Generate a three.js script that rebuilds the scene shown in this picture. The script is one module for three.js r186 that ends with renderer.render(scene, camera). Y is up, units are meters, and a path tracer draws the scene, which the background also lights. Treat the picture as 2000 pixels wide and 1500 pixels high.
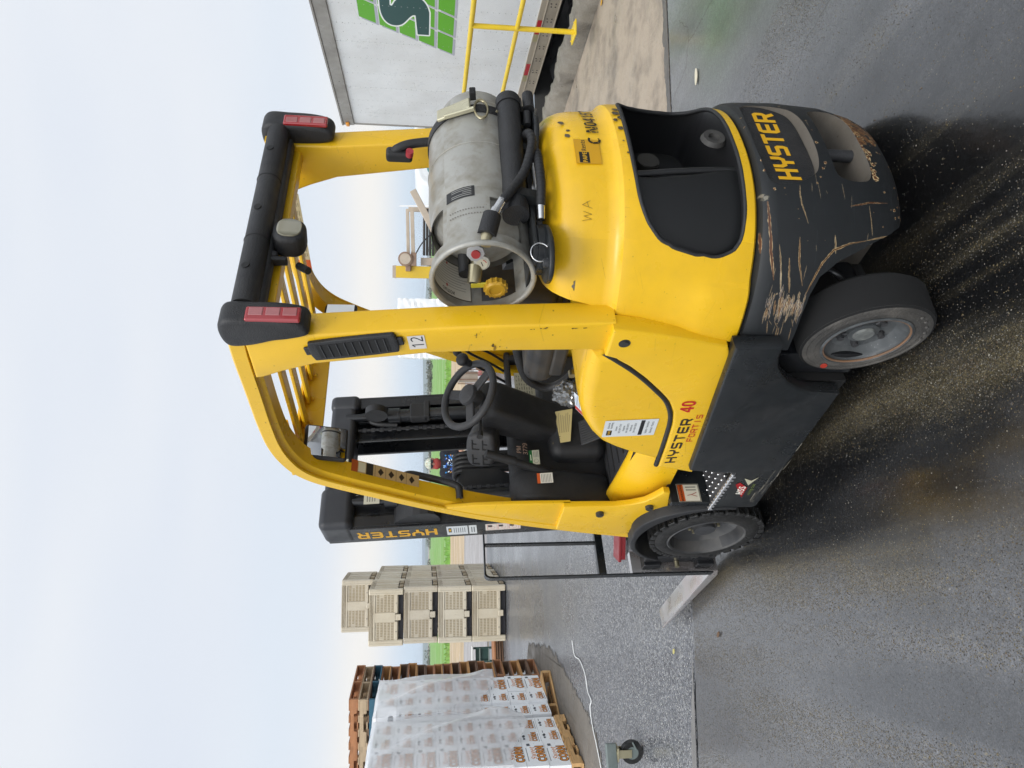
import * as THREE from 'three';
import { RoundedBoxGeometry } from 'three/addons/geometries/RoundedBoxGeometry.js';
import { MarchingCubes } from 'three/addons/objects/MarchingCubes.js';
import { mergeGeometries, toCreasedNormals } from 'three/addons/utils/BufferGeometryUtils.js';
import { Brush, Evaluator, SUBTRACTION } from 'three-bvh-csg';

// ---------------------------------------------------------------- camera, sky, sun, exposure
const V = (x, y, z) => new THREE.Vector3(x, y, z);
const scene = new THREE.Scene();
const camera = new THREE.PerspectiveCamera(56.95, 1024 / 768, 0.05, 3000);
const camF = V(-0.8124, -0.1177, -0.5712), camR = V(0.57467, 0.00497, -0.81837);
camera.position.set(3.014, 1.563, 1.771);
camera.up.copy(camR);                       // the phone was held upright, the picture lies on its side
camera.lookAt(camera.position.clone().add(camF));
scene.add(camera);

const SUNDIR = V(0.40, 0.76, 0.50).normalize();
{
  const W = 1024, H = 512, data = new Float32Array(W * H * 4);
  const hash = (x, y) => { const s = Math.sin(x * 127.1 + y * 311.7) * 43758.5453; return s - Math.floor(s); };
  const vn = (x, y, p) => { const xi = Math.floor(x), yi = Math.floor(y), fx = x - xi, fy = y - yi, u = fx * fx * (3 - 2 * fx), w = fy * fy * (3 - 2 * fy), m = (a) => ((a % p) + p) % p;
    const a = hash(m(xi), yi), b = hash(m(xi + 1), yi), c = hash(m(xi), yi + 1), d = hash(m(xi + 1), yi + 1); return a + (b - a) * u + (c - a) * w + (a - b - c + d) * u * w; };
  const fbm = (x, y, p) => vn(x, y, p) * 0.55 + vn(x * 2, y * 2, p * 2) * 0.28 + vn(x * 4, y * 4, p * 4) * 0.17;
  const mix = (a, b, t) => a + (b - a) * t, ss = (a, b, x) => { const t = Math.min(1, Math.max(0, (x - a) / (b - a))); return t * t * (3 - 2 * t); };
  for (let j = 0; j < H; j++) for (let i = 0; i < W; i++) {
    const el = ((j + 0.5) / H - 0.5) * Math.PI, az = ((i + 0.5) / W - 0.5) * 2 * Math.PI;
    const d = V(Math.cos(el) * Math.cos(az), Math.sin(el), Math.cos(el) * Math.sin(az));
    const e = Math.max(0, el) * 180 / Math.PI;
    const n = fbm(i / W * 10, e * 0.12, 10);
    const n2 = Math.min(1, Math.max(0, n * 2.2 - 0.6)); let r = mix(0.765, 0.85, n2), g = mix(0.82, 0.885, n2), b = mix(0.91, 0.935, n2);
    // low band: blue veil near the horizon, creamy break in the cloud above it (strongest in the west)
    const west = 0.25 + 0.75 * ss(-0.2, 0.95, d.x * -0.97 + d.z * -0.1);
    const cream = Math.exp(-(((e - 4.6) / 2.3) ** 2)) * west * (0.65 + 0.6 * n), blue = Math.exp(-(((e - 0.8) / 1.9) ** 2)) * 0.9;
    r = mix(r, 1.02, cream * 0.8); g = mix(g, 0.98, cream * 0.75); b = mix(b, 0.88, cream * 0.7);
    r = mix(r, 0.66, blue); g = mix(g, 0.79, blue); b = mix(b, 0.92, blue);
    const blue2 = Math.exp(-(((e - 10.5) / 3.2) ** 2)) * 0.45 * west;
    r = mix(r, 0.72, blue2); g = mix(g, 0.82, blue2); b = mix(b, 0.93, blue2);
    // thinner cloud around the veiled sun, behind the viewer
    const s = Math.max(0, d.dot(SUNDIR)), k = 1 + 1.5 * s ** 2.2;
    const o = (j * W + i) * 4, dn = el < 0 ? 0.6 : 1;
    data[o] = r * k * dn; data[o + 1] = g * k * dn; data[o + 2] = b * k * dn; data[o + 3] = 1;
  }
  const sky = new THREE.DataTexture(data, W, H, THREE.RGBAFormat, THREE.FloatType);
  sky.mapping = THREE.EquirectangularReflectionMapping; sky.magFilter = THREE.LinearFilter; sky.minFilter = THREE.LinearFilter; sky.needsUpdate = true;
  scene.background = sky; scene.environment = sky;
}
const sun = new THREE.DirectionalLight(new THREE.Color(1, 0.95, 0.87), 1.25);
sun.position.copy(SUNDIR).multiplyScalar(30); sun.castShadow = true; sun.shadow.radius = 36;
sun.shadow.mapSize.set(2048, 2048);
Object.assign(sun.shadow.camera, { left: -16, right: 16, top: 16, bottom: -16, near: 1, far: 70 });
scene.add(sun, sun.target);
const EXPOSURE = 1.0;
scene.fog = new THREE.FogExp2(new THREE.Color(0.78, 0.86, 0.95), 0.0004);

// ---------------------------------------------------------------- helpers
let seed = 7;
const rnd = () => { seed |= 0; seed = (seed + 0x6D2B79F5) | 0; let t = Math.imul(seed ^ (seed >>> 15), 1 | seed); t = (t + Math.imul(t ^ (t >>> 7), 61 | t)) ^ t; return ((t ^ (t >>> 14)) >>> 0) / 4294967296; };
const rr = (a, b) => a + (b - a) * rnd();
const used = {};
const numbered = (n) => { used[n] = (used[n] ?? -1) + 1; return used[n] ? `${n}_${String(used[n]).padStart(3, '0')}` : n; };
const lin = (r, g, b) => new THREE.Color().setRGB(r, g, b);
function canvas(w, h, draw) { const c = document.createElement('canvas'); c.width = w; c.height = h; draw(c.getContext('2d'), w, h); return c; }
const sources = new Map();
function ctex(c, srgb = true, rep) { const t = new THREE.CanvasTexture(c); if (sources.has(c)) t.source = sources.get(c); else sources.set(c, t.source); if (srgb) t.colorSpace = THREE.SRGBColorSpace; t.wrapS = t.wrapT = THREE.RepeatWrapping; if (rep) t.repeat.set(rep, rep); t.anisotropy = 8; return t; }
// tileable value noise in 0..1 on a canvas-sized grid
function noiseGrid(n, oct, base, sd) {
  const g = new Float32Array(n * n); let amp = 1, tot = 0;
  const sv = seed; seed = sd;
  for (let o = 0; o < oct; o++) {
    const p = base << o, t = new Float32Array(p * p).map(() => rnd());
    for (let y = 0; y < n; y++) for (let x = 0; x < n; x++) {
      const fx = x / n * p, fy = y / n * p, xi = Math.floor(fx), yi = Math.floor(fy), u = fx - xi, w = fy - yi, uu = u * u * (3 - 2 * u), ww = w * w * (3 - 2 * w);
      const a = t[yi * p + xi], b = t[yi * p + (xi + 1) % p], c = t[((yi + 1) % p) * p + xi], d = t[((yi + 1) % p) * p + (xi + 1) % p];
      g[y * n + x] += amp * (a + (b - a) * uu + (c - a) * ww + (a - b - c + d) * uu * ww);
    }
    tot += amp; amp *= 0.55;
  }
  seed = sv;
  for (let i = 0; i < g.length; i++) g[i] /= tot;
  return g;
}
function pixels(n, f) { return canvas(n, n, (c) => { const im = c.createImageData(n, n); for (let y = 0; y < n; y++) for (let x = 0; x < n; x++) { const v = f(x, y), o = (y * n + x) * 4; im.data[o] = v[0]; im.data[o + 1] = v[1]; im.data[o + 2] = v[2]; im.data[o + 3] = 255; } c.putImageData(im, 0, 0); }); }
const S = (l) => { const c = Math.min(1, Math.max(0, l)); return 255 * (c <= 0.0031308 ? c * 12.92 : 1.055 * c ** (1 / 2.4) - 0.055); };   // linear to sRGB byte
const N1 = noiseGrid(512, 5, 6, 11), N2 = noiseGrid(512, 6, 16, 23), N3 = noiseGrid(512, 3, 64, 37);
const nz = (g, x, y) => g[(y & 511) * 512 + (x & 511)];

const std = (o) => new THREE.MeshStandardMaterial(o), phy = (o) => new THREE.MeshPhysicalMaterial(o);
const ROUGH_A = pixels(256, (x, y) => { const v = 255 * Math.min(1, 0.82 + 0.25 * (nz(N1, 2 * x, 2 * y) * 2 - 1) + 0.12 * (nz(N2, 2 * x, 2 * y) * 2 - 1)); return [v, v, v]; });
const ROUGH_B = pixels(256, (x, y) => { const v = 255 * Math.min(1, 0.69 + 0.5 * (nz(N1, 2 * x + 90, 2 * y) * 2 - 1) + 0.3 * (nz(N2, 2 * x, 2 * y) * 2 - 1)); return [v, v, v]; });
const BUMP_N = pixels(256, (x, y) => { const v = 255 * nz(N3, x * 2, y * 2); return [v, v, v]; });
// worn surface: base colour broken by grime, scuffs and fine grain
function worn(col, { grime = [0.2, 0.16, 0.1], amount = 0.25, specks = 0, speckCol = '#2a2014', scratches = 0, scratchCol = '#999', rough = 0.45, roughVar = 0.15, bump = 0, metal = 0, n = 512, rep = 1, coat = 0, sd = 3 } = {}) {
  const sv = seed; seed = sd * 977;
  const ox = sd * 71, oy = sd * 131;
  const m = canvas(n, n, (c) => {
    c.drawImage(pixels(n, (x, y) => { const a = nz(N1, x + ox, y + oy), b = nz(N2, x + oy, y + ox), t = amount * Math.max(0, a * 1.6 - 0.62 + (b - 0.5) * 0.7), k = 0.94 + 0.12 * b; return [S((col[0] * (1 - t) + grime[0] * t) * k), S((col[1] * (1 - t) + grime[1] * t) * k), S((col[2] * (1 - t) + grime[2] * t) * k)]; }), 0, 0);
    c.fillStyle = speckCol; for (let i = 0; i < specks; i++) { c.globalAlpha = rr(0.15, 0.7); const x = rnd() * n, y = rnd() * n, r = rr(0.4, 1.7); c.fillRect(x, y, r * rr(0.6, 2.4), r); }
    c.strokeStyle = scratchCol; for (let i = 0; i < scratches; i++) { c.globalAlpha = rr(0.08, 0.4); c.lineWidth = rr(0.4, 1.3); const x = rnd() * n, y = rnd() * n, a = rr(-0.4, 0.4) + (rnd() < 0.3 ? 1.4 : 0), l = rr(8, 70); c.beginPath(); c.moveTo(x, y); c.lineTo(x + l * Math.cos(a), y + l * Math.sin(a)); c.stroke(); }
  });
  const hv = roughVar > 0.14, o = { map: ctex(m, true, rep), roughnessMap: ctex(hv ? ROUGH_B : ROUGH_A, false, rep), roughness: Math.min(1, rough * (hv ? 1.45 : 1.22)), metalness: metal };
  if (bump) { o.bumpMap = ctex(BUMP_N, false, rep * 3); o.bumpScale = bump; }
  seed = sv;
  return coat ? phy({ ...o, clearcoat: coat, clearcoatRoughness: 0.2 }) : std(o);
}
const plain = (col, rough = 0.5, metal = 0) => std({ color: lin(...col), roughness: rough, metalness: metal });

// geometry: everything is brought to non-indexed position/normal/uv with uv in metres (box projection) unless it keeps its own
function prep(g, keep) {
  g = g.index ? g.toNonIndexed() : g.clone();
  if (!g.attributes.normal) g.computeVertexNormals();
  for (const k of Object.keys(g.attributes)) if (!['position', 'normal', 'uv'].includes(k)) g.deleteAttribute(k);
  if (!keep || !g.attributes.uv) {
    const p = g.attributes.position, nn = p.count, uv = new Float32Array(nn * 2), a = V(), b = V(), c = V(), nv = V();
    for (let i = 0; i < nn; i += 3) {
      a.fromBufferAttribute(p, i); b.fromBufferAttribute(p, i + 1); c.fromBufferAttribute(p, i + 2); nv.crossVectors(b.clone().sub(a), c.clone().sub(a));
      const ax = Math.abs(nv.x), ay = Math.abs(nv.y), az = Math.abs(nv.z);
      [a, b, c].forEach((q, k) => { const o = (i + k) * 2; if (ax >= ay && ax >= az) { uv[o] = q.z; uv[o + 1] = q.y; } else if (ay >= az) { uv[o] = q.x; uv[o + 1] = q.z; } else { uv[o] = q.x; uv[o + 1] = q.y; } });
    }
    g.setAttribute('uv', new THREE.BufferAttribute(uv, 2));
  }
  g.clearGroups?.();
  return g;
}
function obj(name, geos, m, parent = scene, keep = false) {
  const list = (Array.isArray(geos) ? geos : [geos]).map((g) => prep(g, keep));
  const me = new THREE.Mesh(list.length > 1 ? mergeGeometries(list) : list[0], m);
  me.name = parent === scene ? numbered(name) : name; me.castShadow = me.receiveShadow = true; parent.add(me); return me;
}
function thing(name, label, category, pos = [0, 0, 0], turn = 0, group) { const o = new THREE.Group(); o.name = numbered(name); o.position.set(...pos); o.rotation.y = turn; o.userData = { label, category }; if (group) o.userData.group = group; scene.add(o); return o; }
function tag(o, label, category, group) { Object.assign(o.userData, { label, category }); if (group) o.userData.group = group; return o; }
function copy(root, pos, turn, label) { const r = root.clone(); r.name = numbered(root.name.replace(/_\d{3}$/, '')); r.userData = { ...root.userData }; if (label) r.userData.label = label; if (pos) r.position.set(...pos); if (turn !== undefined) r.rotation.y = turn; scene.add(r); return r; }
const struct = (name, geos, m, keep = true) => { const o = obj(name, geos, m, scene, keep); o.userData.kind = 'structure'; return o; };
const bx = (w, h, d, x = 0, y = 0, z = 0, ry = 0, rx = 0, rz = 0) => { const g = new THREE.BoxGeometry(w, h, d); if (rx) g.rotateX(rx); if (rz) g.rotateZ(rz); if (ry) g.rotateY(ry); return g.translate(x, y, z); };
const rb = (w, h, d, r, x = 0, y = 0, z = 0, rx = 0, ry = 0, rz = 0) => { const g = new RoundedBoxGeometry(w, h, d, 3, Math.min(r, w / 2.01, h / 2.01, d / 2.01)); if (rx) g.rotateX(rx); if (rz) g.rotateZ(rz); if (ry) g.rotateY(ry); return g.translate(x, y, z); };
const mm = (x0, x1, y0, y1, z0, z1, r = 0) => (r ? rb(x1 - x0, y1 - y0, z1 - z0, r, (x0 + x1) / 2, (y0 + y1) / 2, (z0 + z1) / 2) : bx(x1 - x0, y1 - y0, z1 - z0, (x0 + x1) / 2, (y0 + y1) / 2, (z0 + z1) / 2));
function rod(a, b, r, r2 = r, seg = 14) { const A = V(...a), B = V(...b), d = B.clone().sub(A), g = new THREE.CylinderGeometry(r2, r, d.length(), seg); g.applyQuaternion(new THREE.Quaternion().setFromUnitVectors(V(0, 1, 0), d.clone().normalize())); return g.translate(...A.clone().add(B).multiplyScalar(0.5).toArray()); }
function tube(pts, r, seg = 40, rad = 10, closed = false, tension = 0.5) { return new THREE.TubeGeometry(new THREE.CatmullRomCurve3(pts.map((p) => V(...p)), closed, 'catmullrom', tension), seg, r, rad, closed); }
const shp = (pts) => new THREE.Shape(pts.map((p) => new THREE.Vector2(p[0], p[1])));
function smoothPts(pts, per = 6, closed = true) { const c = new THREE.CatmullRomCurve3(pts.map((p) => V(p[0], p[1], 0)), closed, 'centripetal'); return c.getPoints(pts.length * per).slice(0, closed ? -1 : undefined).map((p) => [p.x, p.y]); }
function ext(shape, depth, bev = 0, seg = 3) { const s = shape instanceof THREE.Shape ? shape : shp(shape); const g = new THREE.ExtrudeGeometry(s, { depth: depth - 2 * bev, bevelEnabled: bev > 0, bevelThickness: bev, bevelSize: bev, bevelOffset: -bev, bevelSegments: seg, curveSegments: 20 }); return bev ? toCreasedNormals(g.translate(0, 0, bev), 0.7) : g; }
const sideX = (pts, z0, z1, bev = 0) => ext(pts, z1 - z0, bev).translate(0, 0, z0);                                  // outline in (x, y), thickness along z
const rearX = (pts, x0, x1, bev = 0) => ext(pts instanceof THREE.Shape ? pts : pts.map((p) => [-p[0], p[1]]), x1 - x0, bev).rotateY(Math.PI / 2).translate(x0, 0, 0);   // outline in (z, y), thickness along x
const planY = (pts, y0, y1, bev = 0) => ext(pts.map((p) => [p[0], -p[1]]), y1 - y0, bev).rotateX(-Math.PI / 2).translate(0, y0, 0);   // outline in (x, z), thickness along y
const lathe = (pts, seg = 40) => new THREE.LatheGeometry(pts.map((p) => new THREE.Vector2(p[0], p[1])), seg);
const creased = (g, a = 0.6) => toCreasedNormals(g, a);
// sweep a profile [[n, z], ...] along a path in the x-y plane; n points to the left-hand outside of the path
function sweep(path, prof, z0) {
  const P = [], idx = [], K = prof.length;
  path.forEach((p, i) => { const a = path[Math.max(0, i - 1)], b = path[Math.min(path.length - 1, i + 1)], l = Math.hypot(b[0] - a[0], b[1] - a[1]), t = [(b[0] - a[0]) / l, (b[1] - a[1]) / l], n = [t[1], -t[0]]; prof.forEach((q) => P.push(p[0] + n[0] * q[0], p[1] + n[1] * q[0], z0 + q[1])); });
  for (let i = 0; i < path.length - 1; i++) for (let k = 0; k < K; k++) { const a = i * K + k, b = i * K + (k + 1) % K, c = a + K, d = b + K; idx.push(a, b, c, b, d, c); }
  for (let k = 1; k < K - 1; k++) { idx.push(0, k + 1, k); const o = (path.length - 1) * K; idx.push(o, o + k, o + k + 1); }
  const g = new THREE.BufferGeometry(); g.setAttribute('position', new THREE.Float32BufferAttribute(P, 3)); g.setIndex(idx);
  return toCreasedNormals(g.toNonIndexed(), 0.5);
}
// flat prints share one sheet of print; each is a thin sheet of its own in the scene
const ATLAS = { n: 2048, pages: [], x: 0, y: 0, row: 0 };
function printSlot(cw, ch, draw) {
  if (!ATLAS.pages.length || ATLAS.x + cw + 4 > ATLAS.n) { ATLAS.x = 0; ATLAS.y += ATLAS.row; ATLAS.row = 0; }
  if (!ATLAS.pages.length || ATLAS.y + ch + 4 > ATLAS.n) { const cv = document.createElement('canvas'); cv.width = cv.height = ATLAS.n; ATLAS.pages.push({ cv, t: ctex(cv) }); ATLAS.x = ATLAS.y = ATLAS.row = 0; }
  const pg = ATLAS.pages[ATLAS.pages.length - 1], c = pg.cv.getContext('2d'), x = ATLAS.x + 2, y = ATLAS.y + 2;
  c.save(); c.beginPath(); c.rect(x, y, cw, ch); c.clip(); c.translate(x, y); draw(c, cw, ch); c.restore();
  ATLAS.x += cw + 4; ATLAS.row = Math.max(ATLAS.row, ch + 4);
  return { t: pg.t, map: (u, v) => [(x + u * cw) / ATLAS.n, 1 - (y + (1 - v) * ch) / ATLAS.n] };
}
const printMats = {};
const printMat = (t, alpha, rough = 0.5, metal = 0, two = false) => printMats[[t.uuid, alpha, rough, metal, two]] ??= std({ map: t, roughness: rough, metalness: metal, ...(alpha ? { transparent: true, alphaTest: 0.45 } : {}), ...(two ? { side: THREE.DoubleSide } : {}) });
const reUV = (g, sl) => { const uv = g.attributes.uv; for (let i = 0; i < uv.count; i++) { const q = sl.map(uv.getX(i), uv.getY(i)); uv.setXY(i, q[0], q[1]); } return g; };
// centre, direction of the text, direction of its top
function decal(parent, name, w, h, c, u, v, draw, { res = 900, alpha = false, rough = 0.5, label, metal = 0 } = {}) {
  const cw = Math.max(32, Math.min(1024, Math.round(w * res))), ch = Math.max(32, Math.min(1024, Math.round(h * res)));
  const sl = printSlot(cw, ch, draw), U = V(...u).normalize(), W = V(...v).normalize(), Nn = U.clone().cross(W);
  const g = reUV(new THREE.PlaneGeometry(w, h), sl).applyMatrix4(new THREE.Matrix4().makeBasis(U, W, Nn)).translate(...c);
  const o = obj(name, g, printMat(sl.t, alpha, rough, metal), parent, true); if (label) o.userData.label = label; return o;
}
const txt = (c, s, x, y, px, col = '#111', font = 'bold', fam = 'sans-serif', align = 'center') => { c.fillStyle = col; c.font = `${font} ${px}px ${fam}`; c.textAlign = align; c.textBaseline = 'middle'; c.fillText(s, x, y); };
// block lettering drawn with square strokes, letters in unit boxes
const GLYPH = {
  H: [[[0.12, 0], [0.12, 1]], [[0.88, 0], [0.88, 1]], [[0.12, 0.5], [0.88, 0.5]]],
  Y: [[[0.1, 0], [0.1, 0.38], [0.24, 0.54], [0.76, 0.54], [0.9, 0.38], [0.9, 0]], [[0.5, 0.54], [0.5, 1]]],
  S: [[[0.98, 0.1], [0.2, 0.1], [0.12, 0.2], [0.12, 0.42], [0.2, 0.5], [0.8, 0.5], [0.88, 0.58], [0.88, 0.8], [0.8, 0.9], [0.02, 0.9]]],
  T: [[[0, 0.1], [1, 0.1]], [[0.5, 0.1], [0.5, 1]]],
  E: [[[1, 0.1], [0.22, 0.1], [0.12, 0.22], [0.12, 0.78], [0.22, 0.9], [1, 0.9]], [[0.12, 0.5], [0.92, 0.5]]],
  R: [[[0.12, 1], [0.12, 0.1], [0.78, 0.1], [0.88, 0.2], [0.88, 0.46], [0.78, 0.56], [0.12, 0.56]], [[0.58, 0.56], [0.9, 1]]],
  F: [[[1, 0.1], [0.12, 0.1], [0.12, 1]], [[0.12, 0.5], [0.85, 0.5]]],
  O: [[[0.2, 0.1], [0.8, 0.1], [0.88, 0.2], [0.88, 0.8], [0.8, 0.9], [0.2, 0.9], [0.12, 0.8], [0.12, 0.2], [0.2, 0.1], [0.3, 0.1]]],
  I: [[[0.5, 0], [0.5, 1]]],
};
function block(c, s, x, y, w, h, col, th = 0.2) {
  const k = w / s.length, lw = k * 0.84; c.strokeStyle = col; c.lineCap = 'butt'; c.lineJoin = 'miter'; c.lineWidth = h * th;
  [...s].forEach((l, i) => GLYPH[l].forEach((st) => { c.beginPath(); st.forEach((p, j) => c[j ? 'lineTo' : 'moveTo'](x + i * k + p[0] * lw, y + p[1] * h)); c.stroke(); }));
}
const Fh = V(-0.8181, 0, -0.5751), Rh = V(0.5751, 0, -0.8181), CAMG = V(3.014, 0, 1.771), VIEWTURN = 0.958;
const yard = (l, d, y = 0) => { const p = CAMG.clone().addScaledVector(Fh, d).addScaledVector(Rh, l); return [p.x, y, p.z]; };   // metres to the right of and ahead of where the viewer stands
// ---------------------------------------------------------------- ground
const L0 = [-1.04, 0.48], LD = [0.467, -0.884], LN = [0.884, 0.467];                  // joint between slab and asphalt
const K0 = [-0.9, -5.15], KD = [0.9207, 0.3902], KN = [0.3902, -0.9207];              // kerb line beside the sunken loading lane
const onL = (s, t) => [L0[0] + LD[0] * s + LN[0] * t, L0[1] + LD[1] * s + LN[1] * t];
const onK = (s, t) => [K0[0] + KD[0] * s + KN[0] * t, K0[1] + KD[1] * s + KN[1] * t];
const jag = (s, a) => a * (0.5 * Math.sin(s * 23.1) + 0.35 * Math.sin(s * 61.7 + 1) + 0.3 * Math.sin(s * 139 + 2));
function sheet(pts, y, uvf) { const g = new THREE.ShapeGeometry(shp(pts.map((p) => [p[0], -p[1]]))); g.rotateX(-Math.PI / 2).translate(0, y, 0); const p = g.attributes.position, uv = g.attributes.uv; for (let i = 0; i < p.count; i++) { const q = uvf(p.getX(i), p.getZ(i)); uv.setXY(i, q[0], q[1]); } return g; }
const metreUV = (x, z) => [x, z];
// aggregate speckle, tileable: stones of mixed tone in a dark binder
function aggregate(n, cells, tones, binder, sd, fill = 1) {
  const sv = seed; seed = sd; const c = canvas(n, n, (x) => {
    x.fillStyle = binder; x.fillRect(0, 0, n, n);
    for (let i = 0; i < cells * fill; i++) { const px = rnd() * n, py = rnd() * n, r = rr(0.5, 1.25) * n / Math.sqrt(cells) * 0.62; x.fillStyle = tones[Math.floor(rnd() * tones.length)]; x.globalAlpha = rr(0.35, 1); for (const [ox, oy] of [[0, 0], [n, 0], [-n, 0], [0, n], [0, -n]]) { if (px + ox < -r || px + ox > n + r || py + oy < -r || py + oy > n + r) continue; x.beginPath(); x.ellipse(px + ox, py + oy, r, r * rr(0.55, 1), rnd() * 3, 0, 7); x.fill(); } }
  }); seed = sv; return c;
}
{ // near slab: smooth worn concrete, wet, tyre-polished in bands that run along the truck
  const n = 2048, U = 5, x0 = -1.7, z0 = -3.1, sv = seed; seed = 91;
  const band = (x, z) => { const q = z * 0.95 - x * 0.3, s = x * 0.95 + z * 0.3; return Math.min(1, Math.max(0, (0.65 * nz(N2, (q + 9) * 105 | 0, (s + 9) * 9 | 0) + 0.35 * nz(N2, (q + 20) * 330 | 0, (s + 5) * 26 | 0) - 0.36) * 3.4)); };
  const col = canvas(n, n, (c) => {
    const im = c.createImageData(n, n);
    for (let j = 0; j < n; j++) for (let i = 0; i < n; i++) {
      const x = x0 + U * i / n, z = z0 + U * j / n, a = nz(N1, i >> 2, j >> 2), b = nz(N2, i >> 1, j >> 1), f = nz(N3, i * 1.7 | 0, j * 1.7 | 0), bd = band(x, z);
      const far = Math.min(1, Math.max(0, (-z - 0.9) / 1.6)), e1 = (0.5 + (x + 0.58) * 0.27 - z) / 0.16, e2 = ((1.66 - x) * 0.62 + (z + 0.53) * 0.56) / 0.14 + 0.4, wet = Math.min(1, Math.max(0, Math.min(e1, e2, 6) * 0.5 + 0.5 + (a - 0.5) * 2.4 + (b - 0.5)));  // wet ground, plus the truck's shadow and reflection painted in as darker colour
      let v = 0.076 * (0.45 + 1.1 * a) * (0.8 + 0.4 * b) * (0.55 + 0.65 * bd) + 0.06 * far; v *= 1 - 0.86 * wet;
      v *= (0.72 + 0.56 * f) * (0.5 + 1.0 * rnd());
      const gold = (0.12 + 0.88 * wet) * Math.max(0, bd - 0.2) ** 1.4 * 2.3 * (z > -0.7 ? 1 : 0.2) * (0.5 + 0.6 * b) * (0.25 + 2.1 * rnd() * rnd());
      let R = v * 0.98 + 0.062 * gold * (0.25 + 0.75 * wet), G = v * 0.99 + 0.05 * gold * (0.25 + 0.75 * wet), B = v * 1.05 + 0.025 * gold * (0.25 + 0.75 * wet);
      const gr = Math.exp(-(((x - 1.1) / 0.28) ** 2 + ((z + 1.95) / 0.3) ** 2)) * 0.8 * (0.5 + a); R *= 1 - 0.45 * gr; G *= 1 - 0.1 * gr; B *= 1 - 0.55 * gr;   // algae
      const o = (j * n + i) * 4; im.data[o] = S(R); im.data[o + 1] = S(G); im.data[o + 2] = S(B); im.data[o + 3] = 255;
    }
    c.putImageData(im, 0, 0);
    for (let k = 0; k < 150000; k++) { const i = rnd() * n, j = rnd() * n, x = x0 + U * i / n, z = z0 + U * j / n, bd = band(x, z), dens = (0.25 + 0.75 * bd) * (z > -0.6 ? 1 : 0.25); if (rnd() > dens) continue; const t = rnd(); c.globalAlpha = rr(0.1, 0.62) * (0.25 + 0.75 * bd); c.fillStyle = t < 0.4 ? '#a48f62' : t < 0.55 ? '#b3964a' : t < 0.74 ? '#b5b4b0' : t < 0.86 ? '#6b5a3d' : '#0d0d0e'; const r = rnd() < 0.04 ? rr(1.8, 2.8) : rr(0.6, 1.8); c.fillRect(i, j, r * rr(0.7, 1.6), r); }
    // hairline cracks towards the dry apron
    c.globalAlpha = 0.75; c.strokeStyle = '#1d1a17';
    for (const pts of [[[1.62, -2.05], [1.144, -2.173], [0.95, -2.25], [0.822, -2.326], [0.709, -2.238], [0.458, -2.275], [0.2, -2.2]], [[0.822, -2.326], [0.86, -2.42], [0.8, -2.6]], [[2.6, -1.1], [1.9, -0.95], [1.55, -1.02], [1.2, -0.9]], [[3.2, -2.2], [2.3, -2.0], [1.62, -2.05]]]) { c.lineWidth = 2.2; c.beginPath(); for (let k = 0; k < pts.length - 1; k++) for (let m = 0; m <= 12; m++) { const t = m / 12, X = pts[k][0] + (pts[k + 1][0] - pts[k][0]) * t + rr(-0.008, 0.008), Z = pts[k][1] + (pts[k + 1][1] - pts[k][1]) * t + rr(-0.008, 0.008); c[k || m ? 'lineTo' : 'moveTo']((X - x0) / U * n, (Z - z0) / U * n); } c.stroke(); }
  });
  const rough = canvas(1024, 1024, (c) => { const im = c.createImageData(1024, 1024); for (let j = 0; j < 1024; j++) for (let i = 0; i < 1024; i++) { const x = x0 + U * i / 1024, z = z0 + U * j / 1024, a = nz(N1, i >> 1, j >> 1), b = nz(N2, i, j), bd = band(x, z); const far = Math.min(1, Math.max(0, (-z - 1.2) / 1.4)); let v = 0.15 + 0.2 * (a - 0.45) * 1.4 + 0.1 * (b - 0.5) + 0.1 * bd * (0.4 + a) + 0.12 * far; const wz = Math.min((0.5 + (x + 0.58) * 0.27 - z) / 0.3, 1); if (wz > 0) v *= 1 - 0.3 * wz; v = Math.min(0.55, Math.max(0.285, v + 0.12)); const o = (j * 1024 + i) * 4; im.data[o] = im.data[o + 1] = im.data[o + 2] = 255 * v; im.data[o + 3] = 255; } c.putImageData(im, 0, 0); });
  seed = sv;
  const bump = pixels(512, (x, y) => { const v = 255 * Math.min(1, Math.max(0, 0.5 + 0.75 * (nz(N3, x, y) - 0.5) + 0.55 * (nz(N2, x, y) - 0.5) + 0.7 * (nz(N1, x, y) - 0.5))); return [v, v, v]; });
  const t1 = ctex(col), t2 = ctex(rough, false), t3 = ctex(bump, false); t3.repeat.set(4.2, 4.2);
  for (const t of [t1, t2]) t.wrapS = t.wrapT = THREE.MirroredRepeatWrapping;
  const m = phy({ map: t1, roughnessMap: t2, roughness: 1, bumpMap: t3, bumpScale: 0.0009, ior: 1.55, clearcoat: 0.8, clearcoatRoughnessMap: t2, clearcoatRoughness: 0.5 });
  const edge = []; for (let s = -16; s <= 4.99; s += 0.03) edge.push(onL(s, 0.006 + jag(s, 0.004) + (s < -0.3 ? 0.004 : 0)));
  struct('concrete_slab', sheet([...edge, [1.416, -4.168], onK(12, 0), [13, 8], [6, 18]], 0, (x, z) => [(x - x0) / U, 1 - (z - z0) / U]), m);
}
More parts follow.
